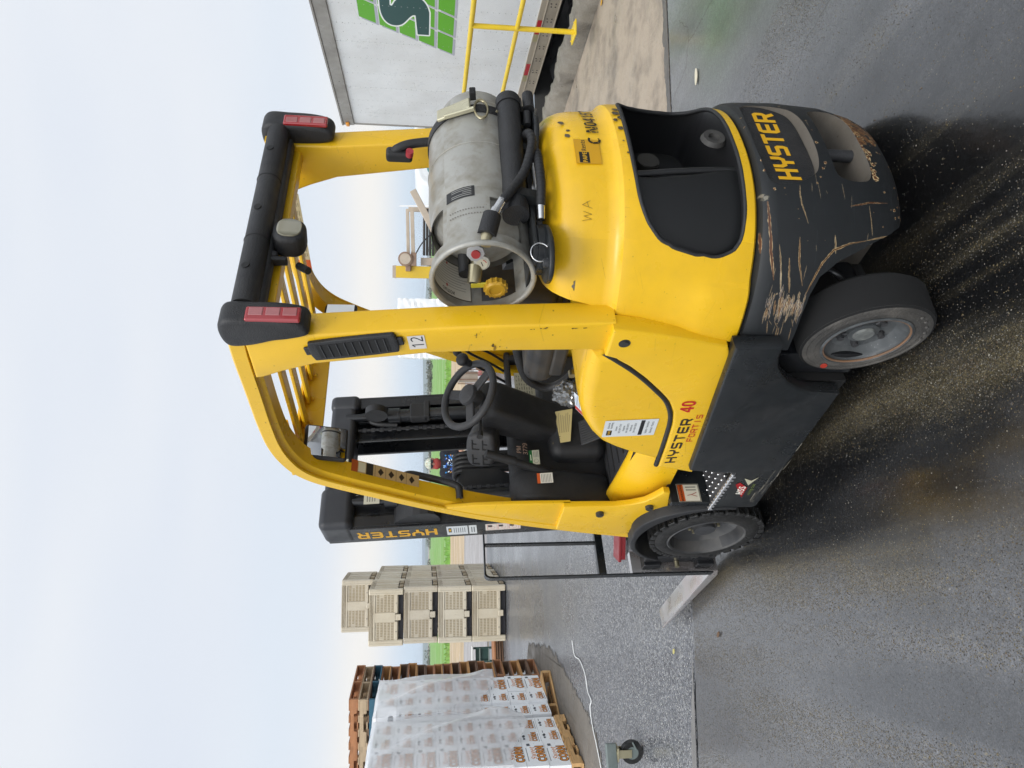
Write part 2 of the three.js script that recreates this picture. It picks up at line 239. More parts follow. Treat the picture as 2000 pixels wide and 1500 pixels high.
const grit = (name, label, n, place, tones, rough) => { // exposed stones set in the surface
  const im = new THREE.InstancedMesh(new THREE.IcosahedronGeometry(1, 0), std({ color: 0xffffff, roughness: rough }), n), M = new THREE.Matrix4(), q = new THREE.Quaternion(), c = new THREE.Color(), sv = seed; seed = n + 17;
  for (let i = 0; i < n; i++) { const p = place(), s = p[2]; q.setFromAxisAngle(V(0, 1, 0), rnd() * 6.3); M.compose(V(p[0], p[3], p[1]), q, V(s * rr(0.7, 1.3), s * 0.42, s * rr(0.6, 1.1))); im.setMatrixAt(i, M); const t = tones[Math.floor(rnd() * tones.length)], k = rr(0.6, 1.25); c.setRGB(t[0] * k, t[1] * k, t[2] * k); im.setColorAt(i, c); }
  seed = sv; im.name = name; im.receiveShadow = true; im.userData = { kind: 'stuff', label, category: 'grit' }; scene.add(im);
};
{
  const bandG = (x, z) => { const q = z * 0.95 - x * 0.3, s = x * 0.95 + z * 0.3; return Math.min(1, Math.max(0, (0.65 * nz(N2, (q + 9) * 105 | 0, (s + 9) * 9 | 0) + 0.35 * nz(N2, (q + 20) * 330 | 0, (s + 5) * 26 | 0) - 0.36) * 3.4)); };
  grit('surface_grit', 'small golden and grey stones exposed in the wet slab round the forklift', 180000, () => { for (;;) { const x = rr(-1.75, 2.5), z = rr(-1.4, 1.95); if ((x - L0[0]) * LN[0] + (z - L0[1]) * LN[1] < 0.02) continue; const near = z > 0.25 ? 1 : 0.45; if (rnd() > (0.05 + 0.95 * bandG(x, z) ** 2) * near) continue; return [x, z, rr(0.0008, 0.0024) * (rnd() < 0.02 ? 1.7 : 1), 0.0002]; } }, [[0.10, 0.082, 0.046], [0.13, 0.1, 0.045], [0.08, 0.077, 0.07], [0.17, 0.155, 0.125], [0.05, 0.044, 0.036], [0.025, 0.023, 0.02], [0.085, 0.056, 0.03]], 0.45);
  grit('asphalt_stones', 'grey stones standing proud in the asphalt beyond the forks', 60000, () => { for (;;) { const x = rr(-5.2, -0.9), z = rr(-1.6, 2.2), t = (x - L0[0]) * LN[0] + (z - L0[1]) * LN[1]; if (t > -0.03) continue; return [x, z, rr(0.002, 0.0055), -0.0078]; } }, [[0.22, 0.22, 0.22], [0.3, 0.3, 0.29], [0.14, 0.14, 0.145], [0.4, 0.39, 0.37], [0.1, 0.1, 0.105]], 0.4);
}
// asphalt of the yard: coarse stone, damp
const aggTex = ctex(aggregate(1024, 34000, ['#6f7073', '#797a7e', '#828386', '#8c8c8b', '#66676a', '#9d9b97', '#737479', '#6a6b70'], '#4a4b4e', 5, 1.25));
const aggBump = ctex(aggregate(1024, 34000, ['#666', '#888', '#aaa', '#ccc', '#999', '#fff', '#777', '#555'], '#000', 5, 1.3), false);
const bigRough = ctex(pixels(256, (x, y) => { const v = 255 * Math.min(0.75, Math.max(0.14, 0.27 + 0.5 * (nz(N1, x * 2, y * 2) - 0.45))); return [v, v, v]; }), false);
aggTex.repeat.set(0.45, 0.45); aggBump.repeat.set(0.45, 0.45); bigRough.repeat.set(0.12, 0.12);
{
  const m = std({ map: aggTex, bumpMap: aggBump, bumpScale: 0.0009, roughnessMap: bigRough, roughness: 1 });
  const edge = []; for (let s = 4.98; s >= -16; s -= 0.03) edge.push(onL(s, -0.012 - jag(s + 5, 0.006) - (s < -0.45 ? 0.012 : 0)));
  const arc = []; for (let a = 0; a <= 40; a++) { const t = Math.PI * (0.70 + 0.93 * a / 40); arc.push([CAMG.x + 19.2 * Math.cos(t), CAMG.z + 19.2 * Math.sin(t)]); }
  struct('asphalt_yard', sheet([...edge, ...arc, onK(15, 5.6), onK(-3.2, 5.6), onK(-3.2, 0.02), [1.416, -4.168]], -0.008, metreUV), m);
  const lip = []; for (let s = -0.35; s >= -5; s -= 0.05) lip.push(onL(s, -0.03 - jag(s, 0.004))); for (let s = -5; s <= -0.35; s += 0.05) lip.push(onL(s, -0.03 - Math.min(0.075, (-0.35 - s) * 0.16) - jag(s * 1.7, 0.012)));
  struct('joint_patch', sheet(lip, -0.003, metreUV), worn([0.2, 0.19, 0.18], { amount: 0.5, grime: [0.06, 0.06, 0.06], specks: 900, rough: 0.5, roughVar: 0.2, bump: 0.004, sd: 9 }));
  struct('joint_subgrade', sheet([onL(-16, 0.2), onL(5, 0.2), onL(5, -0.2), onL(-16, -0.2)], -0.05, metreUV), plain([0.01, 0.01, 0.01], 0.95));
  // dry tan apron along the kerb, with a ragged edge against the asphalt
  const ap = []; for (let s = 2.5; s >= -3.2; s -= 0.1) ap.push(onK(s, 0)); for (let k = 0; k <= 30; k++) { const t = k / 30; ap.push([-3.84 + 4.0 * t + jag(t * 3, 0.08), -6.4 + 4.0 * t + jag(t * 4 + 2, 0.08)]); } for (let s = 3.0; s <= 4.9; s += 0.05) ap.push(onL(s, -0.02 - jag(s, 0.004)));
  const tan = worn([0.36, 0.295, 0.225], { amount: 1.1, grime: [0.15, 0.125, 0.1], specks: 1500, speckCol: '#4a4136', scratches: 90, scratchCol: '#857663', rough: 0.75, roughVar: 0.15, bump: 0.006, n: 1024, rep: 0.45, sd: 5 });
  struct('dry_apron', sheet(ap, -0.003, metreUV), tan);
  const damp = worn([0.1, 0.092, 0.085], { amount: 0.7, grime: [0.2, 0.17, 0.135], specks: 900, rough: 0.45, roughVar: 0.2, bump: 0.004, rep: 0.8, sd: 19 }), dpts = []; for (let s = 2.6; s <= 4.9; s += 0.02) dpts.push(onL(s, -0.022 - jag(s, 0.004))); for (let s = 4.9; s >= 2.6; s -= 0.02) dpts.push(onL(s, -0.05 - 0.07 * nz(N1, (s * 160) | 0, 40) - 0.12 * Math.max(0, nz(N2, (s * 210) | 0, 90) - 0.45) - rr(0, 0.02)));
  struct('damp_edge', sheet(dpts, -0.0015, metreUV), damp);
}
// patches of dried mud by the pallets
{
  const mud = worn([0.16, 0.142, 0.12], { amount: 0.8, grime: [0.1, 0.09, 0.075], specks: 1500, speckCol: '#5a5045', rough: 0.7, bump: 0.004, rep: 0.6, sd: 13 });
  const blob = (pts, y) => { const q = smoothPts(pts, 40); return sheet(q.map((p, i) => [p[0] + jag(i * 0.37, 0.03) + rr(-0.03, 0.03), p[1] + jag(i * 0.53 + 3, 0.03) + rr(-0.03, 0.03)]), y, metreUV); };
  struct('dried_mud', blob([[-3.95, 1.8], [-4.02, 1.2], [-4.1, 0.8], [-4.35, 0.55], [-4.85, 0.22], [-5.5, -0.2], [-6.3, -0.62], [-7.3, -0.92], [-8.3, -1.15], [-8.6, -0.8], [-7.4, 0.2], [-6, 1.2], [-4.9, 2]], -0.003), mud);
}
// fields beyond the yard, laid out square to the view
const strip = (l0, l1, d0, d1, y) => { const c = [[l0, d0], [l1, d0], [l1, d1], [l0, d1]].map(([l, d]) => { const p = yard(l, d); return [p[0], p[2]]; }); return sheet(c, y, metreUV); };
{
  const ring = new THREE.RingGeometry(18.6, 2600, 96, 1).rotateX(-Math.PI / 2).translate(CAMG.x, -0.07, CAMG.z); const p = ring.attributes.position, uv = ring.attributes.uv; for (let i = 0; i < p.count; i++) uv.setXY(i, p.getX(i), p.getZ(i));
  struct('far_ground', ring, worn([0.3, 0.24, 0.16], { amount: 0.6, grime: [0.16, 0.13, 0.09], rough: 0.9, rep: 0.05, sd: 21 }));
  struct('gravel_road', strip(-120, 120, 18.9, 31, -0.05), worn([0.34, 0.32, 0.31], { amount: 0.6, grime: [0.2, 0.19, 0.18], specks: 3000, rough: 0.8, rep: 0.3, sd: 22 }));
  struct('dry_field', strip(-300, 300, 31, 56, -0.045), worn([0.46, 0.34, 0.2], { amount: 0.7, grime: [0.27, 0.2, 0.12], specks: 3000, speckCol: '#5b4a25', rough: 0.9, rep: 0.12, sd: 23 }));
  const green = worn([0.14, 0.32, 0.035], { amount: 0.95, grime: [0.2, 0.24, 0.055], specks: 2500, speckCol: '#3c5a12', rough: 0.85, rep: 0.04, n: 512, sd: 24 });
  struct('green_field', strip(-900, 900, 56, 520, -0.04), green);
  const gp = [], sv = seed; seed = 555;   // rough grass and weeds along the field edge
  for (let i = 0; i < 2600; i++) { const q = yard(rr(-32, 26), 50 + rr(0, 9) * rnd(), -0.05), h = rr(0.12, 0.4), w = rr(0.1, 0.3), a = rnd() * 3; gp.push(new THREE.ConeGeometry(w, h, 4, 1, true).rotateY(a).translate(q[0], h / 2 - 0.05, q[2])); }
  const w = obj('field_grass', gp, green); Object.assign(w.userData, { kind: 'stuff', label: 'rough green weeds along the near edge of the green field', category: 'grass' });
  seed = sv;
}
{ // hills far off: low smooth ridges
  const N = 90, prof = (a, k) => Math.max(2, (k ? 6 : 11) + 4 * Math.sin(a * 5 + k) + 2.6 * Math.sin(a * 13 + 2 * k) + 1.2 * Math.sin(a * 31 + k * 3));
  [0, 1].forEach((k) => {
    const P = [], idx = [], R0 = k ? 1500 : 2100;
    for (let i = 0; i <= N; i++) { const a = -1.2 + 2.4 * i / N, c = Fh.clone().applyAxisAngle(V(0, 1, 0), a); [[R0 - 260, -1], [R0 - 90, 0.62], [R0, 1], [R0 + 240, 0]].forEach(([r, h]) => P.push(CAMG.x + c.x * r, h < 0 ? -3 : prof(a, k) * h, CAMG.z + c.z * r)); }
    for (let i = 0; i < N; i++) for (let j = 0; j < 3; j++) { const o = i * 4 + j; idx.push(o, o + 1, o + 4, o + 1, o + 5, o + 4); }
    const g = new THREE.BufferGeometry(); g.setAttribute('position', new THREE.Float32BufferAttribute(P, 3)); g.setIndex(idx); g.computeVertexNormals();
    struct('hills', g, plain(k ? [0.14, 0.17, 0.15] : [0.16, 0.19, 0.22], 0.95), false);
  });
}
{ // hedgerow on the skyline: leaf-sized faces in clumps, read as one mass
  const leaves = (col, n, f) => { const P = []; for (let i = 0; i < n; i++) { const [c, s] = f(i); const a = rnd() * 6.3, b = rr(-1, 1), u = V(Math.cos(a) * s, b * s * 0.6, Math.sin(a) * s), v = V(-Math.sin(a) * s * 0.7, rr(0.3, 1) * s, Math.cos(a) * s * 0.7); P.push(c.x - u.x, c.y, c.z - u.z, c.x + u.x, c.y + u.y, c.z + u.z, c.x + v.x, c.y + v.y, c.z + v.z); } const g = new THREE.BufferGeometry(); g.setAttribute('position', new THREE.Float32BufferAttribute(P, 3)); g.computeVertexNormals(); return g; };
  const sv = seed; seed = 77; const clumps = []; for (let i = 0; i < 190; i++) clumps.push([rr(-190, 170), rr(330, 345), Math.max(0.7, 1.1 + 1.5 * Math.sin(i * 0.9) * rnd() + (i % 11 === 0 ? rr(1, 2.6) : 0))]);
  for (let i = 0; i < 16; i++) clumps.push([rr(-8, 16), 250, rr(1.2, 3.3)]);
  const h = obj('hedgerow', leaves(0, 9000, () => { const c = clumps[Math.floor(rnd() * clumps.length)], y = yard(c[0] + rr(-2.4, 2.4), c[1] + rr(-1.5, 1.5), 0); const q = rnd(); return [V(y[0], c[2] * q, y[2]), 0.45]; }), plain([0.12, 0.115, 0.075], 0.9));
  Object.assign(h.userData, { kind: 'stuff', label: 'thin grey-brown hedgerow along the skyline beyond the green field', category: 'hedge' }); seed = sv;
}

// ---------------------------------------------------------------- sunken loading lane with kerb and railing
{
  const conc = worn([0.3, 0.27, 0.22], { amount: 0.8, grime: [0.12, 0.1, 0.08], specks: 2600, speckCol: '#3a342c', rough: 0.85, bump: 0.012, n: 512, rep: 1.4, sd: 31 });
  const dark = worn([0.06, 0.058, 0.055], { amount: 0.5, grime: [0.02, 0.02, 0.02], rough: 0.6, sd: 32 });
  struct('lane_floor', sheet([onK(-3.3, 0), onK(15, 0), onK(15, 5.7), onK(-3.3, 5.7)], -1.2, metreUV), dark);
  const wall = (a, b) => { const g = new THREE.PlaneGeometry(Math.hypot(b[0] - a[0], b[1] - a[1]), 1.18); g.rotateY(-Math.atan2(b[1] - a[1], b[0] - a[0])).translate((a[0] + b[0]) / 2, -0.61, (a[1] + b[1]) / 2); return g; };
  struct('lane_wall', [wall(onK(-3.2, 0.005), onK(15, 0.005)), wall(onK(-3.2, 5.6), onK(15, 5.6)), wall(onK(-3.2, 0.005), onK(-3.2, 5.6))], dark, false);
  const P = [], idx = [], SN = 260; const pr = [[0, -0.01], [0.01, 0.1], [0.05, 0.165], [0.13, 0.19], [0.22, 0.17], [0.27, 0.1], [0.29, -0.1], [0.2, -0.1]];
  for (let i = 0; i <= SN; i++) { const s = -3.2 + 9.2 * i / SN; pr.forEach((q, k) => { const w = 0.018 * Math.sin(s * 7 + k) + 0.012 * Math.sin(s * 23 + 2 * k) + 0.01 * Math.sin(s * 51 + k * 5) + 0.008 * (rnd() - 0.5), p = onK(s, q[0] + 0.01 + w * 0.8 * (k < 6 ? 1 : 0)); P.push(p[0], q[1] + (k > 0 && k < 6 ? w * 0.8 : 0), p[1]); }); }
  for (let i = 0; i < SN; i++) for (let k = 0; k < 7; k++) { const o = i * 8 + k; idx.push(o, o + 1, o + 8, o + 1, o + 9, o + 8); }
  const g = new THREE.BufferGeometry(); g.setAttribute('position', new THREE.Float32BufferAttribute(P, 3)); g.setIndex(idx); g.computeVertexNormals();
  struct('kerb', g, conc, false);

  const t = thing('safety_railing', 'yellow tubular safety railing bolted to the rough kerb in front of the white trailer', 'railing', yard(3.34, 6.6, 0.195), -0.559);
  const ym = worn([0.74, 0.52, 0.02], { amount: 0.35, grime: [0.35, 0.22, 0.05], specks: 160, rough: 0.42, sd: 33 });
  obj('top_rail', rod([-4.2, 0.985, 0], [5.2, 0.985, 0], 0.024), ym, t); obj('middle_rail', rod([-4.2, 0.555, 0], [5.2, 0.555, 0], 0.022), ym, t);
  for (const x of [-3.4, 0, 2.6, 5.2]) { const p = obj('post', rod([x, 0, 0], [x, 0.985, 0], 0.024), ym, t); obj('base_plate', [rb(0.2, 0.014, 0.15, 0.004, x, 0.012, 0), ...[-0.075, 0.075].flatMap((a) => [-0.05, 0.05].map((b) => rod([x + a, 0.015, b], [x + a, 0.03, b], 0.009, 0.009, 6)))], ym, p); }
}

// ---------------------------------------------------------------- white box trailer in the lane
{
  const t = thing('box_trailer', 'white box trailer with green squares and big dark letter, beyond the yellow railing', 'trailer', [-3.62, -1.2, -8.24], -0.527);
  const white = worn([0.78, 0.79, 0.78], { amount: 0.35, grime: [0.4, 0.38, 0.34], specks: 220, scratches: 60, scratchCol: '#8b8a86', rough: 0.42, rep: 0.5, sd: 41 }), alu = worn([0.36, 0.34, 0.31], { amount: 0.7, grime: [0.22, 0.2, 0.18], specks: 500, rough: 0.45, roughVar: 0.2, metal: 0.55, sd: 42 }), tanRail = worn([0.34, 0.29, 0.22], { amount: 0.5, grime: [0.2, 0.17, 0.13], specks: 300, rough: 0.6, sd: 43 });
  const blk = plain([0.018, 0.018, 0.018], 0.8);
  const x0 = -0.8, x1 = 13.2;
  obj('body_shell', mm(x0, x1, 1.42, 4.16, -2.58, -0.02), white, t);
  const riv = [];
  for (let x = x0; x < x1 - 0.1; x += 1.22) { const w = Math.min(1.216, x1 - x); obj('side_sheet', rb(w, 2.6, 0.014, 0.004, x + w / 2, 2.7, -0.012), white, t); }
  for (let x = x0 + 0.02; x < 6; x += 0.406) for (let y = 1.46; y < 4; y += 0.075) riv.push(new THREE.SphereGeometry(0.0065, 5, 3, 0, 6.3, 0, 1.6).rotateX(Math.PI / 2).translate(x + 0.0, y, -0.005));
  const rv = obj('rivet', riv, plain([0.46, 0.46, 0.45], 0.4), t); rv.userData.kind = 'stuff';
  obj('top_rail', [rb(x1 - x0, 0.17, 0.05, 0.006, (x0 + x1) / 2, 4.085, 0.0), rb(x1 - x0, 0.03, 0.075, 0.006, (x0 + x1) / 2, 4.185, 0.0)], alu, t);
  const br = obj('bottom_rail', [rb(x1 - x0, 0.075, 0.03, 0.004, (x0 + x1) / 2, 1.39, 0.0), rb(x1 - x0, 0.15, 0.04, 0.004, (x0 + x1) / 2, 1.278, 0.002), rb(x1 - x0, 0.014, 0.05, 0.004, (x0 + x1) / 2, 1.352, 0.006), rb(x1 - x0, 0.016, 0.06, 0.004, (x0 + x1) / 2, 1.2, 0.004)], tanRail, t);
  const bolts = []; for (let x = x0 + 0.15; x < 6; x += 0.305) for (const [dx, y] of [[0, 1.25], [0.06, 1.25], [0, 1.3], [0.06, 1.31]]) bolts.push(new THREE.SphereGeometry(0.009, 6, 4, 0, 6.3, 0, 1.6).rotateX(Math.PI / 2).translate(x + dx, y, 0.022));
  const bl = obj('bolt', bolts, blk, br); bl.userData.kind = 'stuff';
  const red = plain([0.4, 0.012, 0.02], 0.35), pale = plain([0.3, 0.27, 0.14], 0.4);
  for (let k = -1; k < 12; k++) { const x = 0.2 + k * 1.03; obj('red_reflector', rb(0.3, 0.055, 0.004, 0.001, x, 1.39, 0.018), red, t); obj('pale_reflector', rb(0.16, 0.055, 0.004, 0.001, x - 0.24, 1.39, 0.018), pale, t); }
  obj('corner_post', rb(0.04, 2.85, 0.03, 0.006, x0 + 0.012, 2.66, -0.006), alu, t);
  obj('marker_lamp', rb(0.1, 0.06, 0.04, 0.015, x0 + 0.06, 4.1, 0.04), plain([0.75, 0.3, 0.03], 0.3), t);
  // printed green tiles with grey drop shadows, then the letter
  const W = 4.2, H = 1.6;
  decal(t, 'printed_pattern', W, H, [1.35 + W / 2, 2.32 + H / 2, -0.002], [1, 0, 0], [0, 1, 0], (c, w, h) => {
    const px = (x) => (x - 1.35) / W * w, py = (y) => h - (y - 1.12) / H * h;
    const cell = (y0, k, dx, dy, col) => { const y1 = y0 + 0.2, e = (y) => 1.49 + (y - 1.26) * 0.62 + k * 0.43; c.fillStyle = col; c.beginPath(); [[e(y0), y0], [e(y0) + 0.385, y0], [e(y1) + 0.385, y1], [e(y1), y1]].forEach((q, i) => c[i ? 'lineTo' : 'moveTo'](px(q[0] + dx), py(q[1] + dy))); c.fill(); };
    for (let r = 0; r < 5; r++) for (let k = 0; k < 8; k++) cell(1.26 + 0.245 * r, k, -0.045, -0.03, '#b4b4c0');
    for (let r = 0; r < 5; r++) for (let k = 0; k < 8; k++) cell(1.26 + 0.245 * r, k, 0, 0, '#5fae22');
    const path = () => { c.beginPath(); c.moveTo(px(1.905), py(1.72)); c.lineTo(px(1.905), py(1.575)); c.lineTo(px(2.38), py(1.57)); c.bezierCurveTo(px(2.62), py(1.6), px(2.78), py(1.72), px(2.66), py(1.9)); c.bezierCurveTo(px(2.6), py(2.02), px(2.42), py(2.0), px(2.5), py(2.05)); c.lineTo(px(3.0), py(2.03)); c.lineTo(px(3.0), py(2.17)); c.lineTo(px(2.42), py(2.17)); c.bezierCurveTo(px(2.12), py(2.16), px(2.04), py(2.05), px(2.09), py(1.94)); c.bezierCurveTo(px(2.13), py(1.86), px(2.36), py(1.8), px(2.31), py(1.74)); c.closePath(); };
    path(); c.lineJoin = 'round'; c.strokeStyle = '#f1f3ee'; c.lineWidth = px(0.06) - px(0); c.stroke(); c.fillStyle = '#1d4a48'; c.fill();
  }, { res: 400, alpha: true, rough: 0.4 });
  decal(t, 'small_lettering', 0.24, 0.12, [-0.34, 1.56, -0.002], [1, 0, 0], [0, 1, 0], (c, w, h) => txt(c, 'VA', w / 2, h / 2, h * 0.95, '#1f5a48'), { alpha: true });
  // running gear
  obj('chassis_beam', [mm(x0 + 0.2, x1, 0.95, 1.19, -0.75, -0.65), mm(x0 + 0.2, x1, 0.95, 1.19, -1.95, -1.85)], blk, t);
  for (const x of [1.0, 2.3]) for (const z of [-0.36, -0.08]) { const w = obj('tyre', new THREE.TorusGeometry(0.37, 0.135, 12, 32).translate(x, 0.51, z - 0.1), blk, t); obj('rim', rod([x, 0.51, z - 0.18], [x, 0.51, z - 0.03], 0.27, 0.27, 24), plain([0.2, 0.2, 0.2], 0.5), w); }
  obj('mud_flap', rb(0.02, 0.7, 0.6, 0.005, 0.3, 0.75, -0.4), blk, t); obj('side_box', rb(1.1, 0.5, 0.5, 0.02, 3.9, 0.92, -0.5), blk, t);
  obj('landing_leg', [mm(7.4, 7.52, 0.1, 1.19, -0.5, -0.38), mm(7.3, 7.62, 0.02, 0.1, -0.56, -0.32)], blk, t);
}
// ---------------------------------------------------------------- forklift (front axle over the origin, front towards -x, driver's left towards +z)
const FT = thing('forklift', 'yellow and black counterbalance forklift with gas cylinder on its back, parked on wet concrete', 'forklift');
const YEL = [0.79, 0.472, 0.012];
const yellow = worn(YEL, { amount: 0.34, grime: [0.4, 0.235, 0.02], specks: 260, speckCol: '#3d2a08', scratches: 60, scratchCol: '#7a560e', rough: 0.29, roughVar: 0.13, n: 1024, sd: 51 });
const yellowClean = worn(YEL, { amount: 0.26, grime: [0.44, 0.26, 0.02], specks: 110, speckCol: '#3d2a08', scratches: 26, scratchCol: '#7a560e', rough: 0.29, roughVar: 0.13, n: 512, sd: 52 });
const steel = worn([0.007, 0.009, 0.0105], { amount: 0.3, grime: [0.045, 0.042, 0.04], specks: 130, speckCol: '#6d6a62', scratches: 260, scratchCol: '#7d8288', rough: 0.38, roughVar: 0.16, n: 1024, sd: 53 });
const plastic = worn([0.013, 0.0135, 0.015], { amount: 0.3, grime: [0.05, 0.046, 0.042], specks: 60, speckCol: '#555', rough: 0.58, roughVar: 0.12, bump: 0.0012, rep: 2, sd: 54 });
const grey = worn([0.03, 0.031, 0.034], { amount: 0.3, grime: [0.08, 0.075, 0.07], rough: 0.55, roughVar: 0.1, bump: 0.001, rep: 2, sd: 55 });
const mastBlack = worn([0.008, 0.009, 0.011], { amount: 0.35, grime: [0.05, 0.045, 0.04], specks: 200, speckCol: '#77706a', scratches: 40, rough: 0.35, roughVar: 0.15, sd: 56 });
const rubber = worn([0.0065, 0.0063, 0.006], { amount: 0.5, grime: [0.03, 0.027, 0.023], specks: 150, speckCol: '#5d564c', rough: 0.82, bump: 0.002, rep: 2, sd: 57 });
const dusty = worn([0.13, 0.115, 0.095], { amount: 0.8, grime: [0.05, 0.045, 0.04], specks: 300, speckCol: '#2b241b', rough: 0.85, sd: 58 });
const pit = plain([0.006, 0.006, 0.006], 0.7), chrome = plain([0.6, 0.6, 0.6], 0.22, 1), zinc = plain([0.45, 0.4, 0.26], 0.35, 0.9), white = plain([0.72, 0.72, 0.70], 0.45);

// ---- counterweight and rear cowl: a rounded plan, built as rings and cut by solids
const CW = { a: 0.6, b: 0.475, x0: 1.18, n: 2.3 };
const cwHalf = []; for (let i = 0; i <= 400; i++) { const t = Math.PI / 2 * i / 400; cwHalf.push([CW.x0 + CW.a * Math.cos(t) ** (2 / CW.n), CW.b * Math.sin(t) ** (2 / CW.n)]); } cwHalf[400] = [CW.x0, CW.b];
const cwS = [0]; for (let i = 1; i <= 400; i++) cwS.push(cwS[i - 1] + Math.hypot(cwHalf[i][0] - cwHalf[i - 1][0], cwHalf[i][1] - cwHalf[i - 1][1]));
function cwAt(s, off = 0) { // s: metres along the plan from the rear middle, + to the driver's left; off: inward
  const q = Math.abs(s), sg = Math.sign(s) || 1; let x, z, nx, nz2;
  if (q >= cwS[400]) { x = CW.x0 - (q - cwS[400]); z = CW.b; nx = 0; nz2 = 1; }
  else { let i = 1; while (i < 400 && cwS[i] < q) i++; const f = (q - cwS[i - 1]) / (cwS[i] - cwS[i - 1] || 1), A = cwHalf[i - 1], B = cwHalf[i]; x = A[0] + (B[0] - A[0]) * f; z = A[1] + (B[1] - A[1]) * f; const C0 = cwHalf[Math.max(0, i - 6)], C1 = cwHalf[Math.min(400, i + 5)]; let tx = C1[0] - C0[0], tz = C1[1] - C0[1]; if (i < 7) { tx = (A[0] - cwHalf[i + 5][0]) * -1; } const l = Math.hypot(tx, tz); nx = tz / l; nz2 = -tx / l; if (q < 1e-6) { nx = 1; nz2 = 0; } }
  return [x - nx * off, sg * (z - nz2 * off), nx, sg * nz2];
}
const sAtX = (X) => { let i = 0; while (i < 400 && cwHalf[i][0] > X) i++; return X < CW.x0 ? cwS[400] + CW.x0 - X : cwS[i]; };
function ringSolid(levels, xf, N = 90, bulge) { // levels: [y, off]
  const P = [], UVs = [], idx = [], M = N + 1;
  levels.forEach(([y, off], li) => { const sm = sAtX(xf(y)); for (let i = 0; i <= N; i++) { const s = sm - 2 * sm * i / N, p = cwAt(s, off - (bulge ? bulge(Math.abs(s), y, s) : 0)); P.push(p[0], y, p[1]); UVs.push(s * 0.5 + 0.5, y / 0.7); } });
  const L = levels.length;
  for (let l = 0; l < L - 1; l++) for (let i = 0; i < M; i++) { const a = l * M + i, b = l * M + (i + 1) % M, c = a + M, d = b + M; idx.push(a, b, c, b, d, c); }
  const cap = (l, up) => { const y = levels[l][0]; let cx = 0; for (let i = 0; i < M; i++) cx += P[(l * M + i) * 3] / M; const o = P.length / 3; P.push(cx, y, 0); UVs.push(0.5, y / 0.7); for (let i = 0; i < M; i++) { const a = l * M + i, b = l * M + (i + 1) % M; up ? idx.push(o, a, b) : idx.push(o, b, a); } };
  cap(0, false); cap(L - 1, true);
  let g = new THREE.BufferGeometry(); g.setAttribute('position', new THREE.Float32BufferAttribute(P, 3)); g.setAttribute('uv', new THREE.Float32BufferAttribute(UVs, 2)); g.setIndex(idx);
  // make sure it faces outwards
  g = g.toNonIndexed(); const p = g.attributes.position; let vol = 0; const A = V(), B = V(), C = V(); for (let i = 0; i < p.count; i += 3) { A.fromBufferAttribute(p, i); B.fromBufferAttribute(p, i + 1); C.fromBufferAttribute(p, i + 2); vol += A.dot(B.cross(C)); }
  if (vol < 0) for (const k of ['position', 'uv']) { const at = g.attributes[k], n = at.itemSize; for (let i = 0; i < at.count; i += 3) for (let j = 0; j < n; j++) { const t = at.array[(i + 1) * n + j]; at.array[(i + 1) * n + j] = at.array[(i + 2) * n + j]; at.array[(i + 2) * n + j] = t; } }
  return toCreasedNormals(g, 0.55);
}
const ev = new Evaluator(); ev.attributes = ['position', 'normal', 'uv']; ev.useGroups = true;
function cut(solid, cutters) { let b = new Brush(solid, [new THREE.MeshStandardMaterial()]); b.updateMatrixWorld(); cutters.forEach((g) => { const c = new Brush(g.index ? g : g, [new THREE.MeshStandardMaterial()]); c.updateMatrixWorld(); b = ev.evaluate(b, c, SUBTRACTION); }); return b; }
function splitGroups(b, n) { // geometry of group 0 and of all later groups
  const g = b.geometry, out = [[], []], gi = g.index ? g.index.array : null, src = g.attributes;
  const mats = Array.isArray(b.material) ? b.material : [b.material];
  g.groups.forEach((r) => { const k = mats[r.materialIndex] === mats[0] && r.materialIndex === 0 ? 0 : 1; for (let i = r.start; i < Math.min(r.start + r.count, gi ? gi.length : src.position.count); i++) out[k].push(gi ? gi[i] : i); });
  return out.map((ix) => { const q = new THREE.BufferGeometry(); for (const k of ['position', 'normal', 'uv']) { const n2 = src[k].itemSize, a = new Float32Array(ix.length * n2); ix.forEach((v, i) => { for (let j = 0; j < n2; j++) a[i * n2 + j] = src[k].array[v * n2 + j]; }); q.setAttribute(k, new THREE.BufferAttribute(a, n2)); } return q; });
}
const prepCut = (g) => { g = prep(g); return g; };
